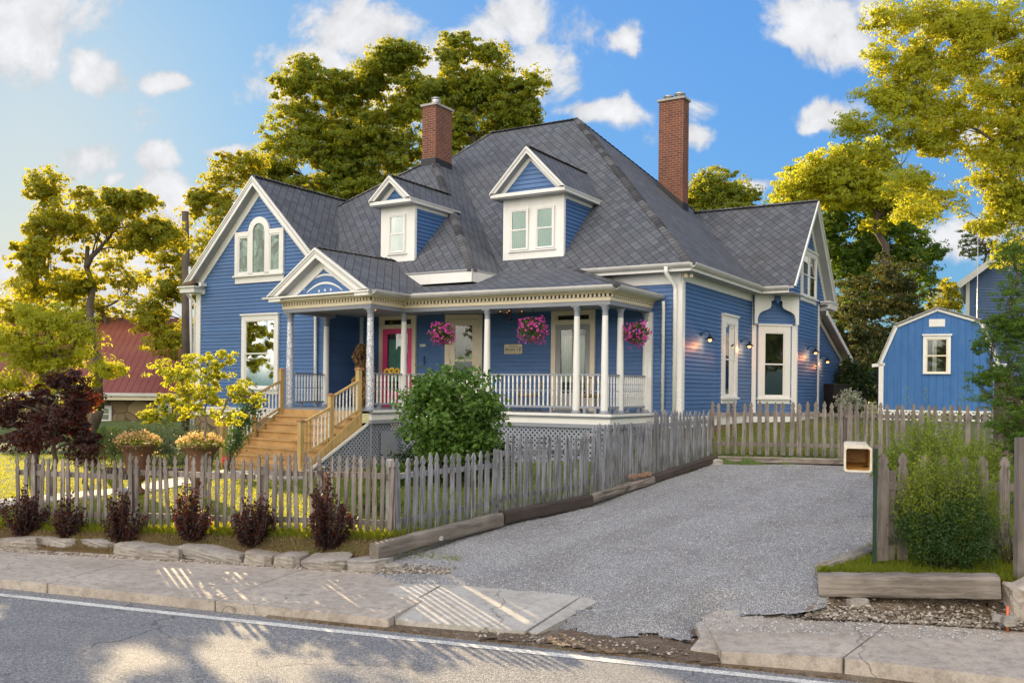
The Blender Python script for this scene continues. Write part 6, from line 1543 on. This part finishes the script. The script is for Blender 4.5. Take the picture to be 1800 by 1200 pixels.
# ---------------- shed ----------------
sx0 = P(1645,720,28); e = empty('shed', (sx0.x, 28, P(1645,742,28).z), math.radians(-21), 'blue barn-roofed garden shed with white trim and a single window', 'shed'); SZ = e.location.z
def sl(px, py): q = P(px, py, 28); return ((q.x-e.location.x)*.91, q.z-SZ)
G_ = [sl(1544,638), sl(1574,571), sl(1647.5,543), sl(1723,567), sl(1752,640)]
zb = sl(1645,722)[1]; SF = (Vector((0,0,0)), Vector((1,0,0)), Vector((0,0,1)), Vector((0,-1,0)))
mb = MB(); mb.prism([(G_[0][0],zb)]+G_+[(G_[4][0],zb)], SF, -3.6, 0)
m, t, b = mat('shed_wall'); uv = t.coord('UV'); sp = t.new('ShaderNodeSeparateXYZ'); t.link(uv, sp.inputs[0]); f = t.math('FRACT', t.math('DIVIDE', sp.outputs[0], .2)); gl_ = t.remap(t.math('ABSOLUTE', t.math('SUBTRACT', f, .5)), .45, .5, 0, 1)
o_ = t.coord('Object'); c_ = t.mix(t.remap(t.noise(t.mapping(o_, (1,1,.25)), 3, 6, .7), .4, .65), (0.030,0.125,0.34), (0.05,0.165,0.41)); c_ = t.mix(t.remap(t.noise(t.mapping(o_, (1,1,.3)), 6, 6, .75), .62, .75, 0, .5), c_, (.2,.36,.62)); c_ = t.mix(gl_, c_, (.015,.08,.25))
t.put(b.inputs['Base Color'], c_); b.inputs['Roughness'].default_value = .7; bump(t, b, t.math('SUBTRACT', 1.0, gl_), .5, .01)
mb.build('wall', 'shed_wall', e)
mb = MB()
for i in range(4):
    a, b = G_[i], G_[i+1]; mb.bar(Vector((a[0],-.03,a[1])), Vector((b[0],-.03,b[1])), .05, .13, up=Vector((0,-1,0)).cross(Vector((b[0]-a[0],0,b[1]-a[1]))).normalized())
mb.box(G_[0][0]-.02,G_[0][0]+.12,-.06,.0,zb,G_[0][1]); mb.box(G_[4][0]-.12,G_[4][0]+.02,-.06,0,zb,G_[4][1]); mb.bar((G_[0][0]+.15,-.03,G_[0][1]-.02),(G_[0][0]-.22,-.03,G_[0][1]-.06),.06,.10)
mb.bar((G_[4][0]-.15,-.03,G_[4][1]-.02),(G_[4][0]+.22,-.03,G_[4][1]-.06),.06,.10); mb.build('trim', 'white_trim', e)
mb = MB()
for i in range(4):
    a, b = G_[i], G_[i+1]; nrm = Vector((-(b[1]-a[1]),0,b[0]-a[0])).normalized()*.05; A_1 = Vector((a[0],-.12,a[1]))+nrm; B_1 = Vector((b[0],-.12,b[1]))+nrm; dd = Vector((0,3.8,0)); mb.slab([A_1,B_1,B_1+dd,A_1+dd], .03)
mb.build('roof', 'shingle', e)
wf = (Vector((0,0,0)),)+SF[1:]
w0, w1 = sl(1622.5,589)[0], sl(1671,589)[0]; z0, z1 = sl(1640,657)[1], sl(1640,590)[1]
window(wf, w0, w1, z0, z1, .09, parent=e, curtain='curtain_white', head=True, sill=False, cover=((.3,.5),), sashm='cream_trim')
mb = MB(); v0, v1 = sl(1633,574), sl(1661,561); mb.box(v0[0],v1[0],-.02,0,v0[1],v1[1])
for i in range(5): z = v0[1]+(v1[1]-v0[1])*(i+.5)/5; mb.box(v0[0]+.02,v1[0]-.02,-.03,-.02,z-.008,z+.008)
mb.build('vent', 'white_trim', e)
lattice((Vector((0,-.02,0)),)+SF[1:], [(G_[0][0],-.15),(G_[4][0],-.15),(G_[4][0],zb-.01),(G_[0][0],zb-.01)], e, mats='white_trim', gap=.11, w=.05, name='skirt_lattice')
# ---------------- neighbours ----------------
# stone house with a red metal roof, left
e = empty('stone_house', P(200,742,42), math.radians(4), 'low fieldstone house with a red standing-seam metal roof behind the trees on the left', 'house'); o_ = e.location
zz = lambda py: P(200, py, 42).z-o_.z
xx = lambda px: (px-200)/FP*42
mb = MB(); mb.box(xx(-120),xx(318),0,9,-1.5,zz(694)); mb.build('wall', 'field_stone', e)
mb = MB(); z_e = zz(690); z_r = zz(545)
mb.slab([V3(xx(-140),-.6,z_e), V3(xx(330),-.6,z_e), V3(xx(290),4.6,z_r), V3(xx(-120),4.6,z_r)], .1); mb.slab([V3(xx(330),-.6,z_e), V3(xx(330),9.6,z_e), V3(xx(290),4.6,z_r)], .1); mb.slab([V3(xx(-120),4.6,z_r), V3(xx(290),4.6,z_r), V3(xx(330),9.6,z_e), V3(xx(-140),9.6,z_e)], .1)
mb.build('roof', 'red_metal_roof', e)
mb = MB(); mb.box(xx(-140),xx(330),-.72,-.6,z_e-.14,z_e); mb.build('gutter', 'gutter_white', e); mb = MB(); mb.box(xx(-140),xx(330),-.60,-.5,z_e-.32,z_e-.12); mb.build('fascia', 'cream_trim', e)
wfr = (V3(0,0,0), V3(1,0,0), V3(0,0,1), V3(0,-1,0)); window(wfr, xx(168), xx(197), zz(740), zz(713), .09, parent=e, curtain='curtain_white', head=False, sill=False, cover=((0,1),), trim='gutter_white')
window(wfr, xx(276), xx(300), zz(738), zz(706), .12, parent=e, curtain=None, head=False, sill=False, split=False, trim='gutter_white')
# blue house upper right
e = empty('neighbor_house', P(1770,700,44), math.radians(-28), 'dark blue clapboard neighbouring house with a grey roof behind the shed', 'house'); o_ = e.location
zz = lambda py: P(1770, py, 44).z-o_.z; xx = lambda px: (px-1770)/FP*44*.85
fr4 = (V3(xx(1692),0,0), V3(1,0,0), V3(0,0,1), V3(0,-1,0)); W4 = xx(1960)-xx(1692); mb = MB(); clap(mb, fr4, [(0,-2),(W4,-2),(W4,zz(482)),(W4/2,zz(400)),(0,zz(490))], e=.14); mb.box(xx(1692),xx(1960),.05,9,-2,zz(492)); mb.build('wall', 'siding_neighbor', e)
mb = MB(); zc_ = zz(395); mb.slab([V3(xx(1678),-.5,zz(497)), V3(xx(1826),-.5,zc_), V3(xx(1826),9,zc_), V3(xx(1678),9,zz(497))][::-1], .12, 0, 1); mb.slab([V3(xx(1826),-.5,zc_), V3(xx(1974),-.5,zz(497)), V3(xx(1974),9,zz(497)), V3(xx(1826),9,zc_)][::-1], .12, 0, 1); mb.build('roof', ['shingle','gutter_white'], e)
mb = MB(); mb.bar(V3(xx(1678),-.55,zz(501)), V3(xx(1826),-.55,zz(402)), .06, .28); mb.box(xx(1692),xx(1699),-.05,.0,-2,zz(492)); mb.build('trim', 'gutter_white', e)
mb = MB(); mb.tube([(0,0,-2),(0,0,zz(425))], .022, 6); tag(mb.build('antenna_pole', 'zinc', None, P(1716,700,42)), 'thin pale metal mast standing before the dark blue neighbouring house', 'pole')
# utility pole
e = empty('utility_pole', P(325,700,36), 0, 'dark weathered wooden utility pole behind the left corner of the house', 'pole')
mb = MB(); mb.tube([(0.08,0,-2),(.02,0,3),(-.06,0,P(325,372,36).z-e.location.z)], [.19,.17,.13], 12); mb.build('shaft', 'pole_wood', e)
mb = MB(); mb.tube([(.27,-.05,-2),(.27,-.05,1.5),(.16,-.05,5.2)], .06, 8); mb.build('conduit', 'gutter_white', e)
# ---------------- trees ----------------
def on(px, d, z=None): p = P(px, 700, d); return (p.x, p.y, gz(p.x, p.y) if z is None else z)
TG = 'tall leafy trees behind the houses'
# big pair behind the roof
tree('oak_tree', 'tall backlit oak rising behind the left half of the main roof', 'tree', on(640,48), pb(48, [(530,150,48,38),(520,230,55,50),(490,290,48,42),(600,170,60,50),(585,260,70,60),(660,140,50,44),(700,110,42,42),(650,230,60,55),(720,190,48,60),(700,290,50,44),(560,340,70,44),(640,340,60,36),(715,100,28,34),(540,118,26,16),(470,330,26,30),(610,300,60,50)]),
     'leaf_oak', 300, .42, .175, 1, .42, .45, group=TG)
tree('oak_tree', 'tall backlit oak rising right of the left chimney, its branches bare at the base', 'tree', on(842,47,2), pb(47, [(800,95,34,40),(815,150,44,48),(775,160,40,50),(860,140,44,40),(900,165,40,36),(925,200,28,34),(890,215,48,30),(800,220,40,50),(930,150,20,18),(850,100,30,26),(865,182,50,34),(790,262,24,34)]),
     'leaf_oak', 290, .40, .175, 2, .40, .5, group=TG)
tree('maple_tree', 'golden backlit tree just behind the left wing gable', 'tree', on(385,41), pb(41, [(405,310,38,36),(440,300,36,28),(380,370,45,40),(420,400,50,50),(350,350,20,14),(300,440,40,42),(350,480,50,60),(290,520,36,40),(395,480,30,60),(260,560,28,40),(300,600,44,36),(350,580,30,50)]),
     'leaf_gold', 280, .36, .155, 3, .3, .4, group=TG)
tree('maple_tree', 'broad backlit tree filling the left side of the picture', 'tree', on(140,24), pb(24, [(80,330,20,18),(110,370,50,44),(60,400,36,40),(150,390,60,50),(195,415,60,38),(240,400,50,36),(270,420,44,24),(85,440,50,34),(50,490,34,34),(20,560,34,40),(95,510,36,34),(80,570,40,30),(140,495,34,20),(60,450,44,30),(200,350,24,16),(250,355,14,10),(280,408,26,14)]),
     'leaf_gold', 290, .26, .115, 4, .20, .4, group=TG, lean=(.5,0))
tree('walnut_tree', 'low green tree with hanging leaflets at the left edge above the purple tree', 'tree', on(60,21), pb(21, [(20,590,60,50),(80,590,60,44),(120,625,56,36),(60,650,70,44),(140,585,36,34),(185,650,16,10),(90,560,60,36),(20,680,50,40),(150,690,40,22)], None, 1.9),
     'leaf_bright', 270, .22, .10, 5, .13, .5, droop=.8, aspect=.35, group=None)
tree('purple_maple', 'dark purple-leaved maple behind the left end of the front fence', 'tree', on(95,16.8), pb(16.8, [(60,720,60,46),(110,700,60,50),(140,740,40,36),(90,770,70,40),(30,770,50,40),(150,785,36,28),(100,680,40,26),(20,720,34,30)], None, 2.2),
     'leaf_purple', 330, .15, .062, 6, .07, .5)
tree('sunlit_maple', 'small maple with orange sunlit leaves against the stone house wall', 'tree', on(150,19), pb(19, [(150,710,18,14),(140,740,16,24),(162,700,14,10)], None, 1.4), 'leaf_sunlit_orange', 80, .12, .09, 7, .04, .5)
tree('distant_tree', 'round green tree seen just right of the tall right chimney', 'tree', on(1262,58,3), pb(58, [(1240,335,40,36),(1265,322,34,24),(1290,340,34,28),(1225,360,30,30),(1315,352,20,12),(1280,365,50,20)]), 'leaf_oak', 190, .45, .19, 8, .4, .5, group=TG)
tree('elm_tree', 'spreading tree lit yellow on top behind the right gable', 'tree', on(1512,42), pb(42, [(1400,330,44,30),(1440,310,50,30),(1500,320,60,40),(1540,350,50,40),(1470,370,50,44),(1560,400,60,50),(1520,440,60,50),(1480,460,50,50),(1590,440,44,40),(1620,480,30,26),(1600,350,50,36),(1560,520,60,44),(1450,420,24,40),(1500,540,50,50),(1640,440,20,14)]),
     'leaf_green', 280, .38, .155, 9, .34, .45, group=TG)
tree('magnolia_tree', 'dark glossy magnolia between the right gable and the shed', 'tree', on(1560,36), pb(36, [(1560,480,60,32),(1520,530,50,50),(1590,520,56,50),(1500,590,40,60),(1550,590,60,50),(1620,560,36,44),(1500,660,46,50),(1470,560,20,44),(1600,620,50,60),(1480,640,30,60),(1530,690,40,30)], None, 1.2),
     'leaf_magnolia', 130, .30, .14, 10, .22, .3)
tree('elm_tree', 'huge yellow-lit tree reaching in from the right edge over the shed', 'tree', on(1960,27), pb(27, [(1560,30,50,44),(1610,90,70,40),(1560,110,44,30),(1680,40,80,60),(1760,60,70,70),(1540,170,40,20),(1610,190,70,34),(1500,225,46,22),(1560,240,70,30),(1650,250,80,40),(1720,180,70,70),(1790,200,60,90),(1600,320,60,26),(1740,300,60,50),(1790,380,50,70),(1650,345,40,16),(1640,110,60,50),(1850,100,60,90),(1850,300,60,100),(1740,400,30,30),(1700,120,50,60),(1620,30,60,40),(1570,180,50,30),(1750,250,60,50),(1690,220,60,40),(1780,330,50,50),(1620,375,50,28),(1770,330,50,60),(1790,450,40,50),(1700,60,70,60),(1790,140,50,80),(1600,140,60,40)], None, 1.5),
     'leaf_bright', 260, .26, .092, 11, .30, .5, bark='bark_grey', twigs=30, shell=.7)
tree('maple_tree', 'bright yellow-lit tree top spreading above the right gable ridge', 'tree', on(1590,38.5), pb(38.5, [(1460,290,50,24),(1520,310,60,26),(1400,320,36,20),(1530,270,50,20),(1440,320,60,34),(1385,345,30,18),(1490,350,60,34),(1560,372,60,34),(1480,278,50,20)], None, 1.1),
     'leaf_bright', 260, .36, .15, 45, .3, .5, group=TG)
tree('hemlock_tree', 'feathery green evergreen at the right edge covering the end of the shed', 'tree', on(1795,13.2), pb(13.2, [(1790,500,40,50),(1775,570,50,40),(1745,600,34,16),(1790,640,50,40),(1760,660,40,22),(1800,720,60,40),(1750,740,40,16),(1790,800,50,44),(1765,830,24,20),(1735,655,30,10),(1720,670,14,5),(1740,700,20,8),(1780,440,30,40),(1740,560,24,9),(1725,610,14,5),(1800,570,50,60),(1795,690,50,50),(1790,760,40,40)], None, 12),
     'leaf_green', 120, .10, .048, 12, .09, .7, aspect=.3)
tree('distant_tree', 'small yellow-lit tree between the shed roof and the dark blue house', 'tree', on(1665,52,3), pb(52, [(1665,510,26,28),(1650,540,30,20),(1680,530,26,30)]), 'leaf_gold', 140, .36, .17, 13, .2, .5)
tree('distant_tree', 'dark feathery tree above the roof of the dark blue house', 'tree', on(1740,56,3), pb(56, [(1720,420,34,26),(1700,440,18,14),(1745,440,30,30)]), 'leaf_dark', 80, .36, .15, 14, .2, .5)
# far tree line that closes the horizon
mb = None
def thicket(name, label, d, x0, x1, ytop, leaf, seed, size, kk=1.0, bot=720):
    rng = np.random.default_rng(seed); bl = []; px = x0
    while px < x1:
        yt = ytop+rng.uniform(-18,18); h = (bot-yt)/2; bl += pb(d+rng.uniform(-2,2), [(px, yt+h*.55, 60, h*.6), (px+20, yt+h*1.4, 60, h*.7)], None, kk); px += 70
    cs, p, ct = blobpts(bl, rng, 42, .35*d/40, .5); V, F, t = leaves(p, size, rng, .4, .55, ct); o = npmesh(name, V, F, leaf, None, t); tag(o, label, 'trees', kind='stuff'); return o
thicket('far_wood', 'hazy far trees closing the view low on the left', 70, -150, 480, 640, 'leaf_gold', 31, .42, .5)
thicket('far_wood', 'dark undergrowth and far trees low behind the shed', 62, 1380, 2000, 600, 'leaf_dark', 32, .4, .5)
tree('maple_tree', 'golden tree beyond the far-left one, low behind the red metal roof', 'tree', on(210,46), pb(46, [(60,520,50,44),(120,500,44,36),(170,540,50,30),(230,500,40,34),(260,540,34,30),(20,600,50,50),(90,580,44,30),(200,470,34,24)]), 'leaf_gold', 150, .36, .16, 44, .26, .4, group=TG)
# ---------------- garden plants ----------------
def bush(name, label, p, r, n, leaf, size, seed, cat='shrub', group=None, per=40, sig=.07, stem=True, up=.4, aspect=.55, z0=0.0, shell=.4, stems=6, tint=None, bark='bark'):
    rng = np.random.default_rng(seed); p = Vector(p); e = empty(name, p, 0, label, cat, group)
    cs, q, ct = blobpts([((0,0,z0+r[2]), r, n)], rng, per, sig, shell); q[:,2] = np.abs(q[:,2]); V, F, t = leaves(q, size, rng, up, aspect, ct); npmesh('foliage', V, F, leaf, e, t)
    mb = MB()
    for i in range(stems): c = cs[int(rng.integers(0, len(cs)))]; limb(mb, (rng.normal()*.02,rng.normal()*.02,-.05), c*.85, .012+.01*r[2], .005, rng, .1, 4, 5)
    mb.build('stem', bark, e); return e
def gp(px, py, d): p = P(px, py, d); return (p.x, p.y, gz(p.x, p.y))
bush('round_shrub', 'big rounded leafy green shrub on a short trunk before the porch railing', (P(798,700,17.9).x, 17.9, .55), (.95,.9,1.0), 260, 'leaf_hydrangea', .125, 41, per=34, sig=.13, z0=.38, shell=.35, stems=14)
bush('dark_shrub', 'low dark shrub with small leaves right of the big rounded shrub', (P(860,700,18.4).x, 18.4, .55), (.55,.5,.55), 60, 'leaf_dark', .06, 42, per=50, sig=.1)
bush('dark_shrub', 'low dark shrub in the shade behind the big rounded shrub', (P(768,700,18.9).x, 18.9, .55), (.9,.4,.40), 60, 'leaf_dark', .07, 43, per=45, sig=.12)
# purple shrubs before the fence
PG = 'dark purple shrubs in front of the street fence'
def purple(px, pyb, w, h, d, seed, label):
    d = fd(px)-.38; rng = np.random.default_rng(seed); p = P(px, pyb, d); p.z = min(p.z, gz(p.x, p.y)+.03); e = empty('purple_shrub', p, 0, label, 'shrub', PG); Q = []; mb = MB(); W = w/FP*d/2; H = h/FP*d
    for i in range(int(13+w*.2)):
        a = rng.uniform(0, 2*PI); rr = rng.uniform(0,1)**.6; top = Vector((math.cos(a)*rr*W*1.2, math.sin(a)*rr*W*.9, H*(1-.5*rr**2)*rng.uniform(.6,1.08))); bot = Vector((math.cos(a)*rr*.07, math.sin(a)*rr*.05, 0)); mid = Vector((top.x*.8, top.y*.8, top.z*.45))
        mb.tube([bot, mid, top], [.006,.004,.0015], 4)
        for t in np.linspace(.12 if h > 90 else .02, 1, int(34*H/.8)): 
            c = bot*(1-t)**2+mid*2*t*(1-t)+top*t*t
            for _ in range(3): Q.append(tuple(c+Vector(rng.normal(size=3))*.026))
    Q = np.array(Q); V, F, t = leaves(Q, .046, rng, .5, .6, np.clip(Q[:,2]/H*.4+rng.uniform(-.1,.1,len(Q)), 0, .5)); npmesh('foliage', V, F, 'leaf_purple', e, t); mb.build('stem', 'bark', e)
for a_ in ((42,938,76,90,12.6,51,'dark round purple shrub at the left end of the front fence'),(120,945,52,74,12.3,52,'thin purple shrub, second from the left before the fence'),(216,955,66,92,12.05,53,'dense dark purple shrub where the fence steps up'),(336,942,66,100,12.0,54,'loose reddish shrub glowing in the sun before the fence'),(444,960,72,96,11.6,55,'dark purple shrub with reddish tips left of the largest one'),(577,966,84,130,11.3,56,'largest dark purple shrub near the sawn timber end')): purple(*a_)
# sapling near the steps
tree('magnolia_sapling', 'young yellow-green magnolia in front of the left wing, beside the wooden steps', 'tree', (P(362,800,16.8).x, 16.8, .45), pb(16.8, [(345,640,30,22),(390,630,16,22),(320,670,34,22),(365,680,44,26),(410,690,36,16),(440,700,24,12),(345,720,40,22),(300,700,24,14),(390,730,40,18),(330,690,30,20),(285,650,14,12),(360,655,40,24),(350,700,44,22)], None, 1.25), 'leaf_bright', 70, .12, .092, 15, .035, .62, twigs=20, aspect=.42, droop=.9, bark='bark_grey')
# hedge and side plants
def along(name, label, p0, p1, n, r, leaf, size, seed, cat='hedge', per=40, sig=.12, nb=50, up=.4, aspect=.5):
    rng = np.random.default_rng(seed); p0 = Vector(p0); p1 = Vector(p1); e = empty(name, (p0+p1)/2, 0, label, cat); o = (p0+p1)/2; bl = []
    for i in range(n): q = p0.lerp(p1, (i+.5)/n)-o; bl.append(((q.x, q.y, q.z+r[2]*.8), (r[0]*rng.uniform(.85,1.15), r[1], r[2]*rng.uniform(.85,1.12)), nb))
    cs, q, ct = blobpts(bl, rng, per, sig, .4); q[:,2] = np.maximum(q[:,2], min(p0.z,p1.z)-o.z); V, F, t = leaves(q, size, rng, up, aspect, ct); npmesh('foliage', V, F, leaf, e, t); mb = MB()
    for i in range(n*3): c = cs[int(rng.integers(0, len(cs)))]; limb(mb, (c[0]*.95, c[1], p0.z-o.z-.05), c, .015, .005, rng, .1, 3, 4)
    mb.build('stem', 'bark', e)
along('lavender_hedge', 'rounded grey-green hedge in the shade behind the urns', gp(185,785,23), gp(325,785,23), 4, (.85,.6,.62), 'leaf_hedge', .10, 61, aspect=.18, up=.8)
along('low_plants', 'low green plants at the foot of the stone house wall', gp(150,770,27), gp(210,770,27), 3, (.45,.4,.35), 'leaf_green', .10, 62)
along('bed_plants', 'low leafy bedding under the porch lattice', gp(665,805,18.7), gp(735,805,18.6), 3, (.35,.3,.17), 'leaf_green', .10, 63, cat='plants', aspect=.25, up=.1)
tree('fig_shrub', 'small light green shrub against the stone house wall', 'shrub', on(272,30), pb(30, [(275,722,22,14),(262,735,14,10),(290,735,14,10)], None, 1.6), 'leaf_bright', 80, .16, .10, 64, .03, .5)
# wooden edging behind the urns
e = empty('garden_edging', gp(260,798,20.5), 0, 'low row of short round wooden stakes edging the bed behind the urns', 'edging'); mb = MB()
for i in range(34): p = Vector(gp(190+i*5, 798, 20.5))-e.location; mb.tube([p+V3(0,0,-.05), p+V3(0,0,.20)], .035, 7)
mb.build('stakes', 'timber_dark', e)
# urn planters
def urn(px, pyt, d, seed, label, zb=.45):
    p = P(px, pyt, d); e = empty('urn_planter', (p.x, p.y, zb), 0, label, 'planter', 'rusty urns of flowers by the path'); H = p.z-zb; mb = MB(); s = 1.0
    mb.lathe([(.19,0),(.20,.03),(.10,.10),(.09,.18),(.20,.26),(.24,.34),(.26,H*.55),(.30,H*.8),(.42,H*.97),(.46,H),(.45,H+.02),(.40,H+.01),(.36,H-.05)], (0,0,0), 22); mb.build('bowl', 'rusty', e); e.scale = (.82,.82,1)
    rng = np.random.default_rng(seed); n = 900; a = rng.uniform(0,2*PI,n); rr = .50*rng.uniform(0,1,n)**.5; q = np.stack([rr*np.cos(a), rr*np.sin(a), H+.02+.16*(1-(rr/.5)**2)+rng.normal(0,.03,n)], 1)
    V, F, t = leaves(q, .06, rng, .3); npmesh('foliage', V, F, 'leaf_privet', e, t); n = 520; a = rng.uniform(0,2*PI,n); rr = .54*rng.uniform(0,1,n)**.45; q = np.stack([rr*np.cos(a), rr*np.sin(a), H+.08+.16*(1-(rr/.54)**2)+rng.normal(0,.03,n)], 1); k = 40; q[:k,2] -= rng.uniform(.05,.3,k)
    V, F, t = leaves(q, .055, rng, .8, .9); npmesh('flowers', V, F, 'petal_peach', e, t)
urn(242,782,17.3,71,'rusty urn of peach flowers, the left one of the pair behind the fence'); urn(352,784,17.0,72,'rusty urn of peach flowers beside the sapling and the wooden steps')
# vine on the stair rail
def vine():
    rng = np.random.default_rng(81); L0 = HW(0,0); c1_ = HWv(sc0+pex*-.10+pn*(.04+run*7), hz(-1.5)); pts = []
    a = P(400,800,20.6); b = P(445,705,21.9); e = empty('climbing_rose', (a.x, a.y, .45), 0, 'dark green climbing rose with a red bloom on the left stair rail', 'vine'); org = e.location
    A0 = a-org; B0 = b-org; mb = MB(); Q = []
    for i in range(10):
        p = [A0.lerp(B0, t)+Vector(rng.normal(size=3))*.08*(t+.2) for t in np.linspace(0,1,7)]; p[0] = Vector((rng.normal()*.05,rng.normal()*.05,0)); mb.tube(p, [.008]*3+[.005]*4, 4)
        for q in p[1:]:
            for _ in range(26): Q.append(tuple(q+Vector(rng.normal(size=3))*.11))
    V, F, t = leaves(np.array(Q), .075, rng, .4); npmesh('foliage', V, F, 'leaf_dark_green', e, t); mb.build('stem', 'bark', e)
    V, F, t = leaves(np.array(P(395,808,20.2)-org)+rng.normal(size=(30,3))*.025, .05, rng, .5, .9); npmesh('rose_bloom', V, F, 'petal_red', e, t)
def HWv(v, z): return HW(v.x, v.y, z)
vine()
# boxwood and privet behind the log
bush('boxwood_bush', 'dense dark boxwood bush swallowing the near right pickets', (P(1655,985,9.95).x, 9.85, .60), (.50,.40,.43), 330, 'leaf_box', .026, 91, per=95, sig=.075, shell=.45, up=.3, aspect=.6)
def sprays(name, label, base, n, H, W, leaf, size, seed, cat='shrub', D=None, per=60, sig=.03, bark='bark'):
    rng = np.random.default_rng(seed); e = empty(name, base, 0, label, cat); Q = []; mb = MB()
    for i in range(n):
        a = rng.uniform(0,2*PI); rr = rng.uniform(0,1)**.5; top = Vector((math.cos(a)*rr*W, math.sin(a)*rr*(D or W), H*(1-.5*rr**2)*rng.uniform(.7,1.08))); bot = Vector((top.x*.3, top.y*.3, 0)); mid = Vector((top.x*.7, top.y*.7, top.z*.5)); mb.tube([bot, mid, top], [.007,.004,.001], 4)
        t = np.linspace(.15,1,per)[:,None]; c = np.array(bot)*(1-t)**2+np.array(mid)*2*t*(1-t)+np.array(top)*t*t; Q.append(c+rng.normal(size=c.shape)*sig*(1.3-t*.8))
    Q = np.concatenate(Q); V, F, t = leaves(Q, size, rng, .4, .5, np.clip(Q[:,2]/H*.5, 0, .6)); npmesh('foliage', V, F, leaf, e, t); mb.build('stem', bark, e); return e
sprays('privet_shrub', 'airy yellow-green privet behind the boxwood and in front of the back fence', (P(1655,900,12.6).x, 12.6, .72), 300, 1.45, 1.02, 'leaf_privet', .042, 92, D=.7, per=110, sig=.05)
sprays('privet_shrub', 'bright yellow sprigs of privet shooting up out of the boxwood', (P(1628,985,9.9).x, 9.95, .8), 34, 1.0, .26, 'leaf_yellow', .034, 93, per=80, sig=.022)
sprays('privet_shrub', 'tall loose yellow-green bush growing over the near pickets above the boxwood', (P(1665,985,9.85).x, 9.85, .62), 170, 1.42, .62, 'leaf_privet', .030, 98, D=.30, per=120, sig=.045)
sprays('privet_shrub', 'tall thin privet sprigs reaching up in front of the shed lattice', (P(1640,900,13.4).x, 13.4, .8), 16, 1.95, .9, 'leaf_privet', .033, 94, D=.3, per=90, sig=.03)
sprays('dry_bramble', 'tangle of dry brown twigs around the last pickets on the right', (P(1785,960,10.0).x, 10.0, .6), 26, .8, .32, 'straw', .02, 95, per=14, sig=.05)
sprays('iris_clump', 'strap-leaved green iris clump between the right pickets', (P(1748,985,10.4).x, 10.4, .6), 14, .55, .14, 'leaf_green', .06, 96, per=16, sig=.01)
sprays('day_lilies', 'strappy green lily clump behind the street fence near its corner', (P(655,900,14.5).x, 14.5, .55), 40, .42, .7, 'leaf_green', .07, 97, per=14, sig=.015)
# garden at the far side between house and shed
bush('dark_shrub', 'dark shrub in the passage between house and shed', gp(1500,735,33), (.9,.8,.9), 60, 'leaf_dark', .16, 98, per=40, sig=.2)
bush('white_flower_shrub', 'small pale flowering shrub beside the rear corner of the house', gp(1492,735,30), (.35,.3,.45), 30, 'leaf_pale', .10, 99, per=30, sig=.12)
e = empty('rubbish_bin', gp(1469,745,31.2), .2, 'black wheeled rubbish bin standing at the rear corner of the house', 'bin')
mb = MB(); z=1.05; mb.add([(-.24,-.26,0),(.24,-.26,0),(.24,.26,0),(-.24,.26,0),(-.29,-.32,z),(.29,-.32,z),(.29,.32,z),(-.29,.32,z)], [(3,2,1,0),(4,5,6,7),(0,1,5,4),(1,2,6,5),(2,3,7,6),(3,0,4,7)]); mb.build('body', 'rubber', e)
mb = MB(); mb.box(-.31,.31,-.34,.34,z,z+.05); mb.build('lid', 'rubber', e)
mb = MB(); mb.tube([(-.3,.3,.1),(.3,.3,.1)], .1, 12); mb.build('wheel', 'rubber', e)
# trees to the sides and across the street (the window panes mirror them)
for i, (x, y, h) in enumerate(((-31,25,9),(-38,7,13),(-22,-22,11),(0,-28,9),(38,-6,10),(22,-24,10))):
    tree('street_tree', ['broad green tree far left of the house outside the lawn','tall green tree left beyond the street corner','round green tree straight across the street from the steps','tall green tree across the street opposite the drive','broad tree across the street opposite the side wall','green tree across the street at the right end'][i], 'tree', (x,y,0),
         [((x+a*2.0, y+b*1.5, h*.62+c*h*.2), (2.6,2.4,h*.25), 60) for a, b, c in ((-1,0,0),(1,0,.2),(0,1,.9),(0,-1,-.4),(.6,.3,.6),(-.7,.2,.5))], 'leaf_oak', 48, .5, .34, 200+i, .25, .4, twigs=5)
